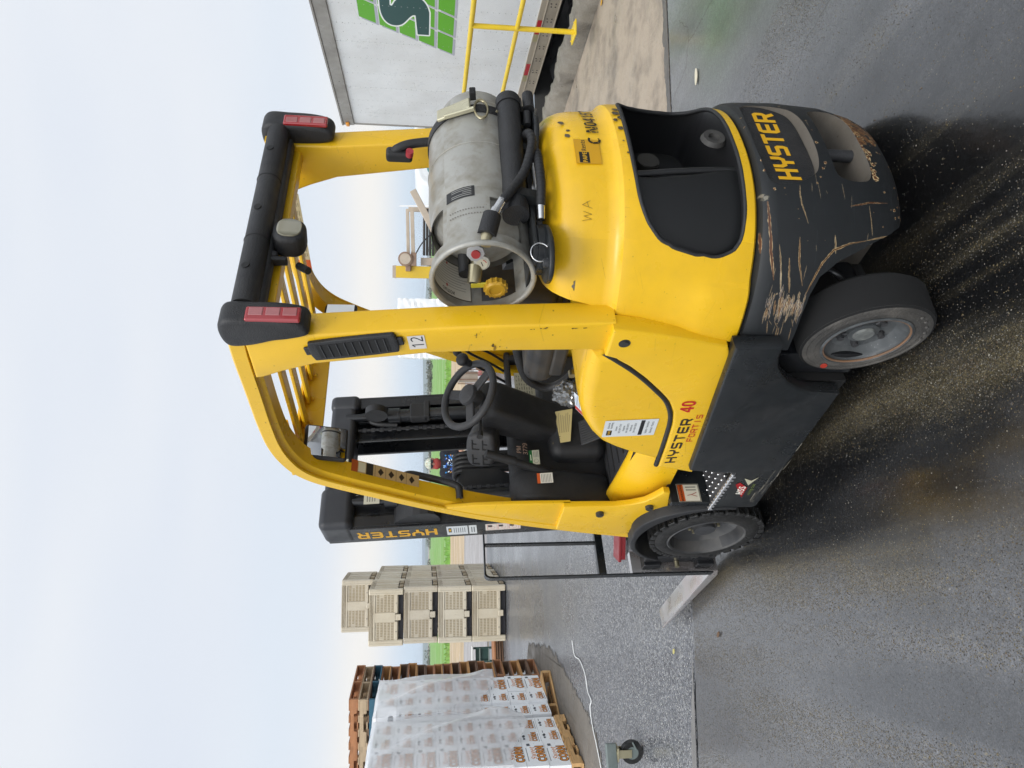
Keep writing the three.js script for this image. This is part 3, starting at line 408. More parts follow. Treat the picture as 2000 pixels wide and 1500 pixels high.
{
  // black cast weight
  const xf = (y) => 1.37;
  const body = ringSolid([[0.15, 0.06], [0.158, 0.035], [0.175, 0.018], [0.21, 0.004], [0.3, -0.016], [0.45, -0.024], [0.57, -0.02], [0.6, -0.016], [0.613, -0.008], [0.62, 0.006], [0.622, 0.02]], xf, 110);
  const recess = smoothPts([[0.18, 0.585], [0.188, 0.52], [0.155, 0.45], [0.12, 0.432], [0, 0.424], [-0.12, 0.432], [-0.155, 0.45], [-0.188, 0.52], [-0.18, 0.585], [-0.1, 0.603], [0, 0.607], [0.1, 0.603]], 5);
  const pocket = smoothPts([[0.155, 0.375], [0.168, 0.30], [0.145, 0.268], [0, 0.262], [-0.145, 0.268], [-0.168, 0.30], [-0.155, 0.375], [-0.1, 0.386], [0, 0.388], [0.1, 0.386]], 5);
  const arch = [[1.2, 0.455], [1.5, 0.455], [1.56, 0.448], [1.605, 0.43], [1.64, 0.38], [1.672, 0.29], [1.685, 0.2], [1.69, 0.1], [1.2, 0.1]];
  const r = cut(body, [prepCut(rearX(recess, 1.762, 2.0)), prepCut(rearX(pocket, 1.66, 2.0)), prepCut(sideX(arch, 0.18, 0.7)), prepCut(sideX(arch, -0.7, -0.18))]);
  const [outer, inner] = splitGroups(r);
  // chipped paint: rust and bare filler, placed by metres along the casting
  const Wp = 2048, Hp = 720, sv = seed; seed = 404;
  const paint = canvas(Wp, Hp, (c) => {
    const X = (s) => (s * 0.5 + 0.5) * Wp, Y = (y) => Hp - y / 0.7 * Hp;
    const im = c.createImageData(Wp, Hp); for (let j = 0; j < Hp; j++) for (let i = 0; i < Wp; i++) { const k = 0.7 + 0.6 * nz(N1, i >> 1, j >> 1) * (0.7 + 0.6 * nz(N2, i, j)), o = (j * Wp + i) * 4; im.data[o] = S(0.0075 * k); im.data[o + 1] = S(0.0092 * k); im.data[o + 2] = S(0.0105 * k); im.data[o + 3] = 255; } c.putImageData(im, 0, 0);
    c.strokeStyle = '#2b3034'; for (let i = 0; i < 260; i++) { c.globalAlpha = rr(0.1, 0.6); c.lineWidth = rr(0.5, 1.4); const x = rnd() * Wp, y = rnd() * Hp, l = rr(10, 120); c.beginPath(); c.moveTo(x, y); c.lineTo(x + l, y + rr(-6, 6)); c.stroke(); }
    const chip = (pts, w00, core = '#5e3417') => { const w0 = w00 * 0.62; // ragged strip: pale edge, dark rust core
      for (const [k, col] of [[1, '#bda67c'], [0.74, core], [0.36, '#3b1f0d']]) { c.fillStyle = col; c.globalAlpha = k === 1 ? 0.9 : 0.95; const up = [], dn = []; let ja = 0.5, jb = 0.5; const Lp = []; for (let i = 0; i < pts.length - 1; i++) for (let m = 0; m < 14; m++) { const t = m / 14; Lp.push([pts[i][0] + (pts[i + 1][0] - pts[i][0]) * t, pts[i][1] + (pts[i + 1][1] - pts[i][1]) * t]); } Lp.push(pts[pts.length - 1]); Lp.forEach((p, i) => { const e = Math.min(1, 0.25 + 3 * Math.min(i, Lp.length - 1 - i) / Lp.length), w = w0 * k * e * (0.3 + 1.1 * (ja = ja * 0.55 + 0.45 * rnd())), w2 = w0 * k * e * (0.3 + 1.1 * (jb = jb * 0.55 + 0.45 * rnd())), a = Lp[Math.min(i + 1, Lp.length - 1)], b = Lp[Math.max(0, i - 1)], dx = X(a[0]) - X(b[0]), dy = Y(a[1]) - Y(b[1]), l = Math.hypot(dx, dy) || 1; up.push([X(p[0]) - dy / l * w, Y(p[1]) + dx / l * w]); dn.unshift([X(p[0]) + dy / l * w2, Y(p[1]) - dx / l * w2]); }); c.beginPath(); [...up, ...dn].forEach((p, i) => c[i ? 'lineTo' : 'moveTo'](p[0], p[1])); c.fill(); }
      c.globalAlpha = 1;
    };
    const blot = (s, y, r, core = '#5e3417', pale = '#cbb487') => { for (const [k, col] of [[1, pale], [0.72, core]]) { c.fillStyle = col; c.beginPath(); for (let a = 0; a < 15; a++) { const q = r * k * rr(0.6, 1.2); c[a ? 'lineTo' : 'moveTo'](X(s) + q * Math.cos(a * 0.42), Y(y) + q * 1.1 * Math.sin(a * 0.42)); } c.fill(); } };
    blot(0.225, 0.606, 9, '#e6ddca'); blot(0.216, 0.614, 7, '#d9cdb2');
    chip([[0.235, 0.602], [0.29, 0.598], [0.374, 0.588], [0.451, 0.568]], 8); chip([[0.32, 0.618], [0.38, 0.614]], 5);
    chip([[0.187, 0.503], [0.215, 0.506], [0.244, 0.502], [0.295, 0.484]], 3.4, '#b9a67e'); chip([[0.242, 0.352], [0.236, 0.32], [0.228, 0.289], [0.221, 0.221]], 4.2); chip([[0.237, 0.29], [0.28, 0.284], [0.322, 0.278]], 2.6, '#b9a67e');
    chip([[0.331, 0.507], [0.37, 0.504], [0.402, 0.5], [0.465, 0.478]], 5, '#8a6b45'); chip([[0.353, 0.566], [0.42, 0.552], [0.483, 0.54]], 4, '#b9a67e'); chip([[0.388, 0.532], [0.44, 0.524], [0.487, 0.513]], 5, '#a4845a'); chip([[0.405, 0.556], [0.46, 0.545], [0.49, 0.538]], 3, '#e4d9c2');
    chip([[0.323, 0.4], [0.374, 0.392]], 4.5, '#c2ae88');
    chip([[0.49, 0.462], [0.454, 0.452], [0.42, 0.44], [0.4, 0.43], [0.364, 0.4], [0.345, 0.35], [0.336, 0.3]], 6, '#8a6b45'); chip([[0.336, 0.3], [0.325, 0.25], [0.315, 0.19], [0.28, 0.165]], 3.5, '#b79c6d');
    for (let k = 0; k < 70; k++) { const s = 0.525 + rr(-0.035, 0.035), y = rr(0.46, 0.575); chip([[s - rr(0.0, 0.03), y], [s + rr(0.0, 0.035), y - rr(0, 0.004)]], rr(1.5, 6), rnd() < 0.5 ? '#a99d8a' : '#7c8088'); } for (let k = 0; k < 46; k++) { const y = rr(0.467, 0.532), s = rr(0.503, 0.52); chip([[s, y], [s + rr(0.012, 0.03), y - rr(-0.002, 0.004)]], rr(2.5, 7), ['#8b8e92', '#a7a59e', '#74777b'][k % 3]); } c.globalAlpha = 1; for (let k = 0; k < 14; k++) { const y = rr(0.465, 0.57), s = rr(0.495, 0.535); chip([[s, y], [s + rr(0.01, 0.05), y - rr(0, 0.006)]], rr(2, 6), '#7b5c3c'); }
    for (let k = 0; k < 9; k++) { const y = rr(0.47, 0.57), s = rr(0.56, 0.6); chip([[s, y], [s + rr(0.015, 0.06), y - rr(0.004, 0.016)]], rr(1, 2.6), '#b59a76'); }
    // round the logo recess and the tow pocket
    [[0.2, 0.58], [0.197, 0.55], [0.18, 0.45], [0.16, 0.436], [0.13, 0.422], [0.11, 0.41], [0.03, 0.415], [-0.03, 0.41], [-0.08, 0.412], [0.105, 0.6], [0.14, 0.6], [-0.05, 0.613], [-0.1, 0.61]].forEach(([s, y]) => blot(s, y, rr(2, 6)));
    for (let k = 0; k < 60; k++) blot(rr(-0.14, 0.16), 0.262 - rr(0, 0.022), rr(3, 10)); for (let k = 0; k < 170; k++) blot(rr(-0.4, 0.0), rr(0.15, 0.262), rr(4, 17), rnd() < 0.5 ? '#4d2a12' : '#6b4524', rnd() < 0.4 ? '#a9885a' : '#7b5a36'); for (let k = 0; k < 26; k++) blot(rr(0, 0.3), rr(0.15, 0.25), rr(2, 5)); for (let k = 0; k < 40; k++) blot(rr(-0.45, 0.6), rr(0.17, 0.62), rr(0.8, 2.4));
    for (let k = 0; k < 14; k++) blot(rr(-0.5, -0.16), rr(0.3, 0.6), rr(1.5, 6));
    for (let k = 0; k < 46; k++) { const s = rr(-0.2, 0.6), y = rr(0.2, 0.6); chip([[s, y], [s + rr(0.004, 0.05), y + rr(-0.006, 0.006)]], rr(0.6, 1.8), '#8f8877'); }
  });
  seed = sv;
  const rg = ctex(pixels(256, (x, y) => { const v = 255 * (0.42 + 0.25 * nz(N1, x * 2, y * 2)); return [v, v, v]; }), false, 3);
  const cw = obj('counterweight', outer, std({ map: ctex(paint), roughnessMap: rg, roughness: 1 }), FT, true);
  obj('recess_wall', inner, dusty, cw, true);
  obj('recess_plate', rearX(recess.map((p) => [p[0] * 0.985, 0.515 + (p[1] - 0.515) * 0.97]), 1.757, 1.766), plastic, cw);
  decal(cw, 'maker_lettering', 0.335, 0.08, [1.7675, 0.522, 0], [0, 0, -1], [0, 1, 0], (c, w, h) => block(c, 'HYSTER', w * 0.01, h * 0.06, w * 0.98, h * 0.88, '#d9a514', 0.19), { alpha: true, res: 2200 });
  obj('tow_pin', rod([1.735, 0.2, 0.0], [1.735, 0.42, 0.0], 0.019), grey, cw);
  obj('pocket_back', mm(1.652, 1.66, 0.25, 0.4, -0.2, 0.2), pit, cw);

  // yellow cowl over the radiator
  const xc = (y) => 1.512 - (1.225 - Math.min(1.225, y)) / 0.6 * 0.125, st = (a, b, x) => { const t = Math.min(1, Math.max(0, (x - a) / (b - a))); return t * t * (3 - 2 * t); };
  const cowlSolid = ringSolid([[0.6235, 0.012], [0.632, 0.003], [0.66, 0], [0.70, 0], [0.74, 0], [0.78, 0], [0.82, 0.001], [0.9, 0.003], [0.97, 0.005], [1.0, 0.006], [1.015, 0.009], [1.026, 0.02], [1.04, 0.029], [1.06, 0.031], [1.12, 0.034], [1.155, 0.04], [1.18, 0.051], [1.2, 0.068], [1.214, 0.09], [1.222, 0.12], [1.226, 0.16], [1.23, 0.25]], xc, 120, (s, y) => 0.016 * st(0.44, 0.52, s) * (1 - st(0.74, 0.86, y)));
  const open = smoothPts([[0.345, 0.72], [0.345, 0.80], [0.332, 0.87], [0.305, 0.925], [0.25, 0.962], [0.15, 0.979], [0, 0.984], [-0.15, 0.979], [-0.25, 0.962], [-0.305, 0.925], [-0.332, 0.87], [-0.345, 0.80], [-0.345, 0.72], [-0.33, 0.682], [-0.29, 0.664], [-0.15, 0.66], [0, 0.66], [0.15, 0.66], [0.29, 0.664], [0.33, 0.682]], 4);
  const r2 = cut(cowlSolid, [prepCut(rearX(open, 1.44, 2.1))]);
  const [co, ci] = splitGroups(r2);
  const cowl = obj('rear_cowl', co, yellow, FT);
  obj('opening_liner', ci, plain([0.012, 0.012, 0.013], 0.45), cowl, true);
  // black seal round the opening and the things seen in its depth
  const seal = open.map((p) => { let s = 0, best = 9; for (let q = -0.75; q <= 0.75; q += 0.005) { const w = cwAt(q); if (Math.abs(w[1] - p[0]) < best) { best = Math.abs(w[1] - p[0]); s = q; } } const w = cwAt(s, 0.006); return [w[0], p[1], w[1]]; });
  obj('opening_seal', tube(seal, 0.007, 160, 7, true), plastic, cowl);
  { const pm = plain([0.004, 0.0045, 0.005], 0.45), P = [], idx = [], NS = 60, NY = 44; for (let j = 0; j <= NY; j++) for (let i = 0; i <= NS; i++) { const y = 0.61 + 0.4 * j / NY, e = 0.075 + 0.03 * st(0.66, 1, y) + 0.02 * Math.sin(y * 9), s = e + (0.47 - e) * i / NS, pk = st(0.0, 1, 1.15 - Math.hypot((s - 0.275) / 0.145, (y - 0.79) / 0.13) ** 6), edge = 0.03 * (1 - st(0, 0.03, s - e)), q = cwAt(s, 0.032 + edge + 0.0 * pk + 0.03 * st(0.3, 0.33, s) * 0); P.push(q[0], y, q[1]); } for (let j = 0; j < NY; j++) for (let i = 0; i < NS; i++) { const a = j * (NS + 1) + i; idx.push(a, a + 1, a + NS + 1, a + 1, a + NS + 2, a + NS + 1); } const g = new THREE.BufferGeometry(); g.setAttribute('position', new THREE.Float32BufferAttribute(P, 3)); g.setIndex(idx); g.computeVertexNormals(); obj('inner_duct', g, pm, cowl);
    const on = (s, y, o) => { const q = cwAt(s, o); return [q[0], y, q[1]]; }, duct = plain([0.012, 0.0125, 0.0135], 0.4);
    obj('duct_rim', tube([[0.17, 0.7], [0.17, 0.8], [0.19, 0.88], [0.25, 0.915], [0.33, 0.9], [0.39, 0.86], [0.4, 0.76], [0.385, 0.69], [0.3, 0.675], [0.2, 0.68]].map(([s, y]) => on(s, y, 0.045)), 0.012, 90, 10, true), duct, cowl);
    obj('duct_fold', tube([[0.098, 0.62], [0.1, 0.72], [0.112, 0.84], [0.13, 0.97]].map(([s, y]) => on(s, y, 0.04)), 0.01, 40, 8), duct, cowl);
    for (let k = 0; k < 7; k++) obj('duct_rib', tube([0, 0.33, 0.66, 1].map((t) => on(0.235 + 0.02 * k, 0.73 + 0.15 * t, 0.046)), 0.0035, 12, 6), duct, cowl);
    obj('divider_bar', tube([[-0.02, 0.63], [-0.03, 0.8], [-0.02, 0.98]].map(([s, y]) => on(s, y, 0.17)), 0.02, 20, 10), duct, cowl); }
  obj('muffler_end', [rod([1.5, 0.9, -0.03], [1.665, 0.885, -0.03], 0.036, 0.036, 24), rod([1.665, 0.885, -0.03], [1.668, 0.885, -0.03], 0.033, 0.033, 24)], plain([0.03, 0.028, 0.024], 0.6, 0.4), cowl);
  obj('drain_boss', creased(lathe([[0.0, 0], [0.017, 0], [0.019, 0.012], [0.034, 0.014], [0.04, 0]], 20).rotateZ(-Math.PI / 2).translate(1.735, 0.695, -0.05)), plain([0.045, 0.043, 0.04], 0.6), cowl);
  for (let k = 0; k < 9; k++) obj('radiator_fin', rb(0.012, 0.24, 0.012, 0.003, 1.47, 0.8, 0.31 - k * 0.03), plain([0.03, 0.03, 0.03], 0.5), cowl);

  { const g = []; for (let i = 0; i <= 14; i++) { const y = 0.65 + 0.2 * i / 14, X = xc(y) + 0.001; g.push([X, y, 0.463]); } obj('panel_gap', tube(g, 0.0062, 40, 7), pit, cowl); }
  // prints on the curved cowl
  const patch = (name, s0, s1, y0, y1, off, draw, res = 1600) => { const W2 = Math.abs(s1 - s0), nx = 14, g = new THREE.PlaneGeometry(1, 1, nx, 2), p = g.attributes.position; for (let i = 0; i < p.count; i++) { const u = p.getX(i) + 0.5, v = p.getY(i) + 0.5, y = y0 + (y1 - y0) * v, q = cwAt(s0 + (s1 - s0) * u, off - 0.0016); p.setXYZ(i, q[0], y, q[1]); } g.computeVertexNormals(); const sl = printSlot(Math.round(W2 * res), Math.round((y1 - y0) * res), draw); return obj(name, reUV(g, sl), printMat(sl.t, true), cowl, true); };
  patch('rental_sticker', 0.105, -0.002, 1.066, 1.142, 0.0305, (c, w, h) => { c.fillStyle = '#c99612'; c.fillRect(0, 0, w, h); c.strokeStyle = '#8c6a10'; c.strokeRect(0, 0, w, h); c.fillStyle = '#161310'; c.fillRect(w * 0.03, h * 0.14, w * 0.42, h * 0.4); txt(c, 'PAPE', w * 0.24, h * 0.36, h * 0.24, '#d9a514'); txt(c, 'Rents', w * 0.73, h * 0.36, h * 0.25, '#1a1712'); });
  patch('fleet_number', 0.022, -0.235, 1.054, 1.108, 0.0288, (c, w, h) => { c.font = `bold ${h * 0.98}px sans-serif`; c.textAlign = 'left'; c.textBaseline = 'middle'; c.fillStyle = '#17130d'; c.fillText('C', w * 0.0, h * 0.55); c.fillText('N04157', w * 0.21, h * 0.55); c.globalCompositeOperation = 'destination-out'; const sv2 = seed; seed = 5; for (let i = 0; i < 60; i++) { c.beginPath(); c.arc(rnd() * w, h * rr(0.3, 1), rr(1, 4), 0, 7); c.fill(); } seed = sv2; });
  const chips = (list, off) => list.forEach(([s, y, r, col]) => patch('paint_chip', s + r, s - r, y - r * 0.9, y + r * 0.9, off, (c, w, h) => { const sv2 = seed; seed = Math.round((s + 1) * 9999 + y * 777); for (const [k, cc] of [[1, '#7d6a35'], [0.86, col], [0.5, '#59544b']]) { c.fillStyle = cc; c.beginPath(); for (let a = 0; a < 17; a++) { const q = k * rr(0.55, 1) * 0.5; c[a ? 'lineTo' : 'moveTo'](w / 2 + w * q * Math.cos(a * 0.37), h / 2 + h * q * Math.sin(a * 0.37)); } c.fill(); } seed = sv2; }));
  chips([[0.5, 1.135, 0.02, '#6d6860'], [0.075, 1.13, 0.006, '#2b2115'], [-0.03, 1.155, 0.012, '#5b5348'], [-0.06, 1.15, 0.009, '#3a2c18'], [-0.11, 1.165, 0.014, '#3b3227'], [-0.02, 1.135, 0.008, '#2b2115'], [-0.085, 1.13, 0.007, '#33291a']], 0.039);
  chips([[-0.03, 1.0, 0.012, '#3b3227'], [-0.075, 1.008, 0.01, '#241c12'], [-0.12, 1.0, 0.016, '#3b3227'], [-0.09, 0.99, 0.013, '#241c12'], [-0.15, 0.995, 0.014, '#4a3f30'], [0.03, 1.0, 0.004, '#241c12'], [0.08, 0.993, 0.005, '#241c12']], 0.0045);
  patch('scrawl', 0.3, 0.23, 1.095, 1.14, 0.034, (c, w, h) => { c.strokeStyle = '#7b5d12'; c.lineWidth = 2; c.beginPath(); c.moveTo(w * 0.05, h * 0.2); c.lineTo(w * 0.12, h * 0.8); c.lineTo(w * 0.25, h * 0.3); c.lineTo(w * 0.34, h * 0.8); c.lineTo(w * 0.46, h * 0.25); c.moveTo(w * 0.6, h * 0.85); c.lineTo(w * 0.75, h * 0.2); c.lineTo(w * 0.95, h * 0.7); c.moveTo(w * 0.65, h * 0.6); c.lineTo(w * 0.92, h * 0.5); c.stroke(); });
}

// ---- side panels, step, hood
{
  const panel = [[1.43, 0.655], [1.433, 0.505], [1.378, 0.494], [1.33, 0.475], [1.295, 0.448], [1.25, 0.405], [1.215, 0.355], [1.195, 0.30], [1.188, 0.2], [0.335, 0.15], [0.313, 0.165], [0.318, 0.355], [0.628, 0.362], [0.655, 0.552]];
  for (const s of [1, -1]) { const p = obj('side_panel', s > 0 ? sideX(panel, 0.468, 0.523, 0.012) : sideX(panel, -0.523, -0.468, 0.012), steel, FT); if (s > 0) {
    decal(p, 'club_sticker', 0.2, 0.1, [0.5, 0.275, 0.5245], [1, 0.1, 0], [-0.1, 1, 0], (c, w, h) => { c.fillStyle = '#a01218'; c.beginPath(); c.moveTo(0, h * 0.62); c.lineTo(w * 0.1, h * 0.62); c.lineTo(w * 0.72, h * 0.05); c.lineTo(w * 0.8, h * 0.2); c.lineTo(w * 0.55, h * 0.62); c.fill(); txt(c, 'HSS', w * 0.42, h * 0.42, h * 0.42, '#e9e4d6', 'bold italic'); txt(c, 'racing club', w * 0.45, h * 0.82, h * 0.2, '#6f7d3a', 'italic'); c.fillStyle = '#b9b49a'; c.beginPath(); c.moveTo(w * 0.66, h * 0.6); c.lineTo(w * 0.98, h * 0.28); c.lineTo(w * 0.86, h * 0.62); c.lineTo(w * 0.99, h * 0.86); c.lineTo(w * 0.8, h * 0.7); c.fill(); }, { alpha: true, res: 1600 });
    decal(p, 'scuff', 0.5, 0.06, [0.62, 0.2, 0.5242], [1, 0.055, 0], [-0.055, 1, 0], (c, w, h) => { const sv = seed; seed = 66; for (let i = 0; i < 26; i++) { c.strokeStyle = ['#6f6a62', '#8b8577', '#4c4a47'][i % 3]; c.lineWidth = rr(0.8, 3); const x = rnd() * w, y = rr(0.2, 0.95) * h, l = rr(10, 110); c.beginPath(); c.moveTo(x, y); c.lineTo(x + l, y + rr(-3, 3)); c.stroke(); } seed = sv; }, { alpha: true });
  } }
  obj('chassis', [mm(-0.18, 1.45, 0.14, 0.5, -0.34, 0.34), mm(0.665, 1.19, 0.16, 0.55, -0.466, 0.466), mm(0.32, 0.67, 0.15, 0.34, -0.466, 0.466), mm(1.36, 1.46, 0.6, 0.98, -0.425, 0.425), mm(0.64, 1.42, 0.5, 0.62, -0.465, 0.465)], pit, FT);
  const step = obj('step_plate', mm(0.305, 0.64, 0.335, 0.36, 0.3, 0.515), worn([0.12, 0.12, 0.125], { amount: 0.4, grime: [0.04, 0.04, 0.04], specks: 300, rough: 0.4, metal: 0.5, sd: 61 }), FT);
  const dots = []; for (let i = 0; i < 9; i++) for (let j = 0; j < 5; j++) dots.push(new THREE.SphereGeometry(0.007, 8, 5, 0, 6.3, 0, 1.57).translate(0.325 + i * 0.036 + (j % 2) * 0.018, 0.36, 0.34 + j * 0.036)); const sd = obj('grip_stud', dots, chrome, step); sd.userData.kind = 'stuff';
  const teeth = [rod([0.315, 0.357, 0.522], [0.632, 0.366, 0.522], 0.0085)]; for (let i = 0; i < 12; i++) teeth.push(rb(0.009, 0.02, 0.018, 0.003, 0.325 + i * 0.0265, 0.36 + 0.0003 * i, 0.526)); obj('step_edge', teeth, plain([0.62, 0.62, 0.63], 0.25, 0.9), step);
  obj('step_wall', [mm(0.3, 0.66, 0.15, 0.56, 0.28, 0.3), rb(0.03, 0.19, 0.21, 0.008, 0.328, 0.44, 0.405), mm(0.33, 0.66, 0.36, 0.6, 0.3, 0.34)], steel, FT);
  decal(FT, 'safety_label', 0.085, 0.1, [0.3445, 0.447, 0.462], [0.0, 0, -1], [0, 1, 0], (c, w, h) => { c.fillStyle = '#d8d2bf'; c.fillRect(0, 0, w, h); c.fillStyle = '#c1541c'; c.fillRect(w * 0.04, h * 0.04, w * 0.92, h * 0.26); txt(c, 'WARNING', w / 2, h * 0.18, h * 0.16, '#2b1509'); c.strokeStyle = '#403a30'; c.lineWidth = w * 0.03; c.strokeRect(w * 0.03, h * 0.03, w * 0.94, h * 0.94); c.strokeStyle = '#8b2f20'; c.beginPath(); c.moveTo(w * 0.3, h * 0.85); c.lineTo(w * 0.4, h * 0.6); c.lineTo(w * 0.36, h * 0.42); c.moveTo(w * 0.4, h * 0.6); c.lineTo(w * 0.52, h * 0.85); c.stroke(); c.fillStyle = '#2d2a24'; c.fillRect(w * 0.64, h * 0.4, w * 0.04, h * 0.45); c.fillRect(w * 0.8, h * 0.4, w * 0.04, h * 0.45); });
  // front fender following the tyre
  const fo = [], fi = []; for (let i = 0; i <= 24; i++) { const a = (152 - i * 6.6) * Math.PI / 180; fi.push([0.305 * Math.cos(a) + 0.005, 0.275 + 0.325 * Math.sin(a)]); fo.push([0.318 * Math.cos(a) + 0.008, 0.278 + (i < 10 ? 0.352 : 0.352 + 0.05 * Math.sin((i - 10) / 14 * 3)) * Math.sin(a)]); }
  for (const s of [1, -1]) obj('front_fender', s > 0 ? sideX([...fo, ...fi.reverse()], 0.33, 0.53, 0.006) : sideX([...fo, ...fi], -0.53, -0.33, 0.006), plastic, FT);

  // hood with rounded edges
  const hoodP = [[1.352, 1.078], [1.24, 1.077], [1.12, 1.066], [1.02, 1.048], [0.93, 1.018], [0.85, 0.975], [0.79, 0.93], [0.745, 0.87], [0.705, 0.8], [0.66, 0.705], [0.64, 0.65], [0.6, 0.5], [1.352, 0.5]];
  const hood = obj('engine_hood', ext(hoodP, 0.968, 0.055, 6).translate(0, 0, -0.484), yellowClean, FT);
  const low = [[1.345, 1.03], [1.472, 1.03], [1.462, 0.95], [1.437, 0.82], [1.4, 0.66], [1.3, 0.61], [0.67, 0.525], [0.59, 0.515], [0.64, 0.668], [0.8, 0.683], [0.95, 0.702], [1.03, 0.722], [1.1, 0.758], [1.16, 0.808], [1.23, 0.873], [1.29, 0.938], [1.33, 0.99]];
  obj('lower_side_panel', sideX(low, 0.43, 0.494, 0.008), yellowClean, FT); obj('lower_side_panel', sideX(low, -0.494, -0.43, 0.008), yellowClean, FT);
  obj('hood_seam', tube([[0.637, 0.676, 0.483], [0.8, 0.692, 0.483], [0.95, 0.711, 0.483], [1.025, 0.732, 0.483], [1.092, 0.767, 0.483], [1.152, 0.817, 0.483], [1.222, 0.882, 0.483], [1.28, 0.945, 0.483], [1.335, 1.03, 0.47]], 0.0095, 80, 8), plastic, FT);
  for (const p of [[1.41, 0.985], [0.2, 0.812], [0.258, 0.603]]) obj('panel_bolt', [rod([p[0], p[1], 0.47], [p[0], p[1], 0.5], 0.014, 0.012, 18), rod([p[0], p[1], 0.47], [p[0], p[1], 0.4955], 0.018, 0.018, 18)], plain([0.03, 0.03, 0.03], 0.4), FT);
  decal(FT, 'model_lettering', 0.33, 0.05, [0.838, 0.648, 0.4955], [1, 0.085, 0], [-0.085, 1, 0], (c, w, h) => block(c, 'HYSTER', 0, h * 0.1, w, h * 0.8, '#2a1d16', 0.2), { alpha: true, res: 2200 });
  decal(FT, 'model_number', 0.1, 0.06, [1.07, 0.685, 0.4955], [1, 0.085, 0], [-0.085, 1, 0], (c, w, h) => { txt(c, '40', w / 2, h * 0.52, h * 1.1, '#b8121a'); }, { alpha: true, res: 2200 });
  decal(FT, 'series_lettering', 0.19, 0.03, [0.93, 0.615, 0.4955], [1, 0.085, 0], [-0.085, 1, 0], (c, w, h) => block(c, 'FORTIS', 0, h * 0.1, w, h * 0.8, '#b8321f', 0.17), { alpha: true, res: 2200 });
  decal(FT, 'dealer_label', 0.11, 0.19, [0.917, 0.848, 0.4862], [1, 0.08, 0], [-0.08, 1, 0], (c, w, h) => { c.fillStyle = '#cfd2d2'; c.fillRect(0, 0, w, h); c.fillStyle = '#1b1712'; c.fillRect(w * 0.1, h * 0.07, w * 0.3, h * 0.1); txt(c, 'PAPE', w * 0.25, h * 0.12, h * 0.06, '#d9a514'); txt(c, 'Material', w * 0.7, h * 0.09, h * 0.05); txt(c, 'Handling', w * 0.7, h * 0.145, h * 0.05); ['Salem', '503-391-7707', 'Eugene', '541-683-5073', 'Medford', '541-664-3030'].forEach((s, i) => txt(c, s, w / 2, h * (0.24 + i * 0.07), h * 0.055, '#3a3c3f')); c.fillStyle = '#15161a'; c.fillRect(w * 0.05, h * 0.68, w * 0.9, h * 0.075); txt(c, 'Sales • Service', w / 2, h * 0.82, h * 0.062, '#26282b'); txt(c, 'Rental • Parts', w / 2, h * 0.91, h * 0.062, '#26282b'); }, { res: 2600 });
  decal(FT, 'hood_label', 0.13, 0.05, [0.98, 1.036, 0.43], [0.95, 0.22, 0.1], [0, 0.55, -0.75], (c, w, h) => { c.fillStyle = '#cfd6dc'; c.fillRect(0, 0, w, h); c.fillStyle = '#b3342c'; c.fillRect(w * 0.02, 0, w * 0.2, h); c.fillStyle = '#5d6f82'; for (let i = 0; i < 5; i++) c.fillRect(w * 0.28, h * (0.14 + i * 0.16), w * rr(0.4, 0.66), h * 0.06); });
}

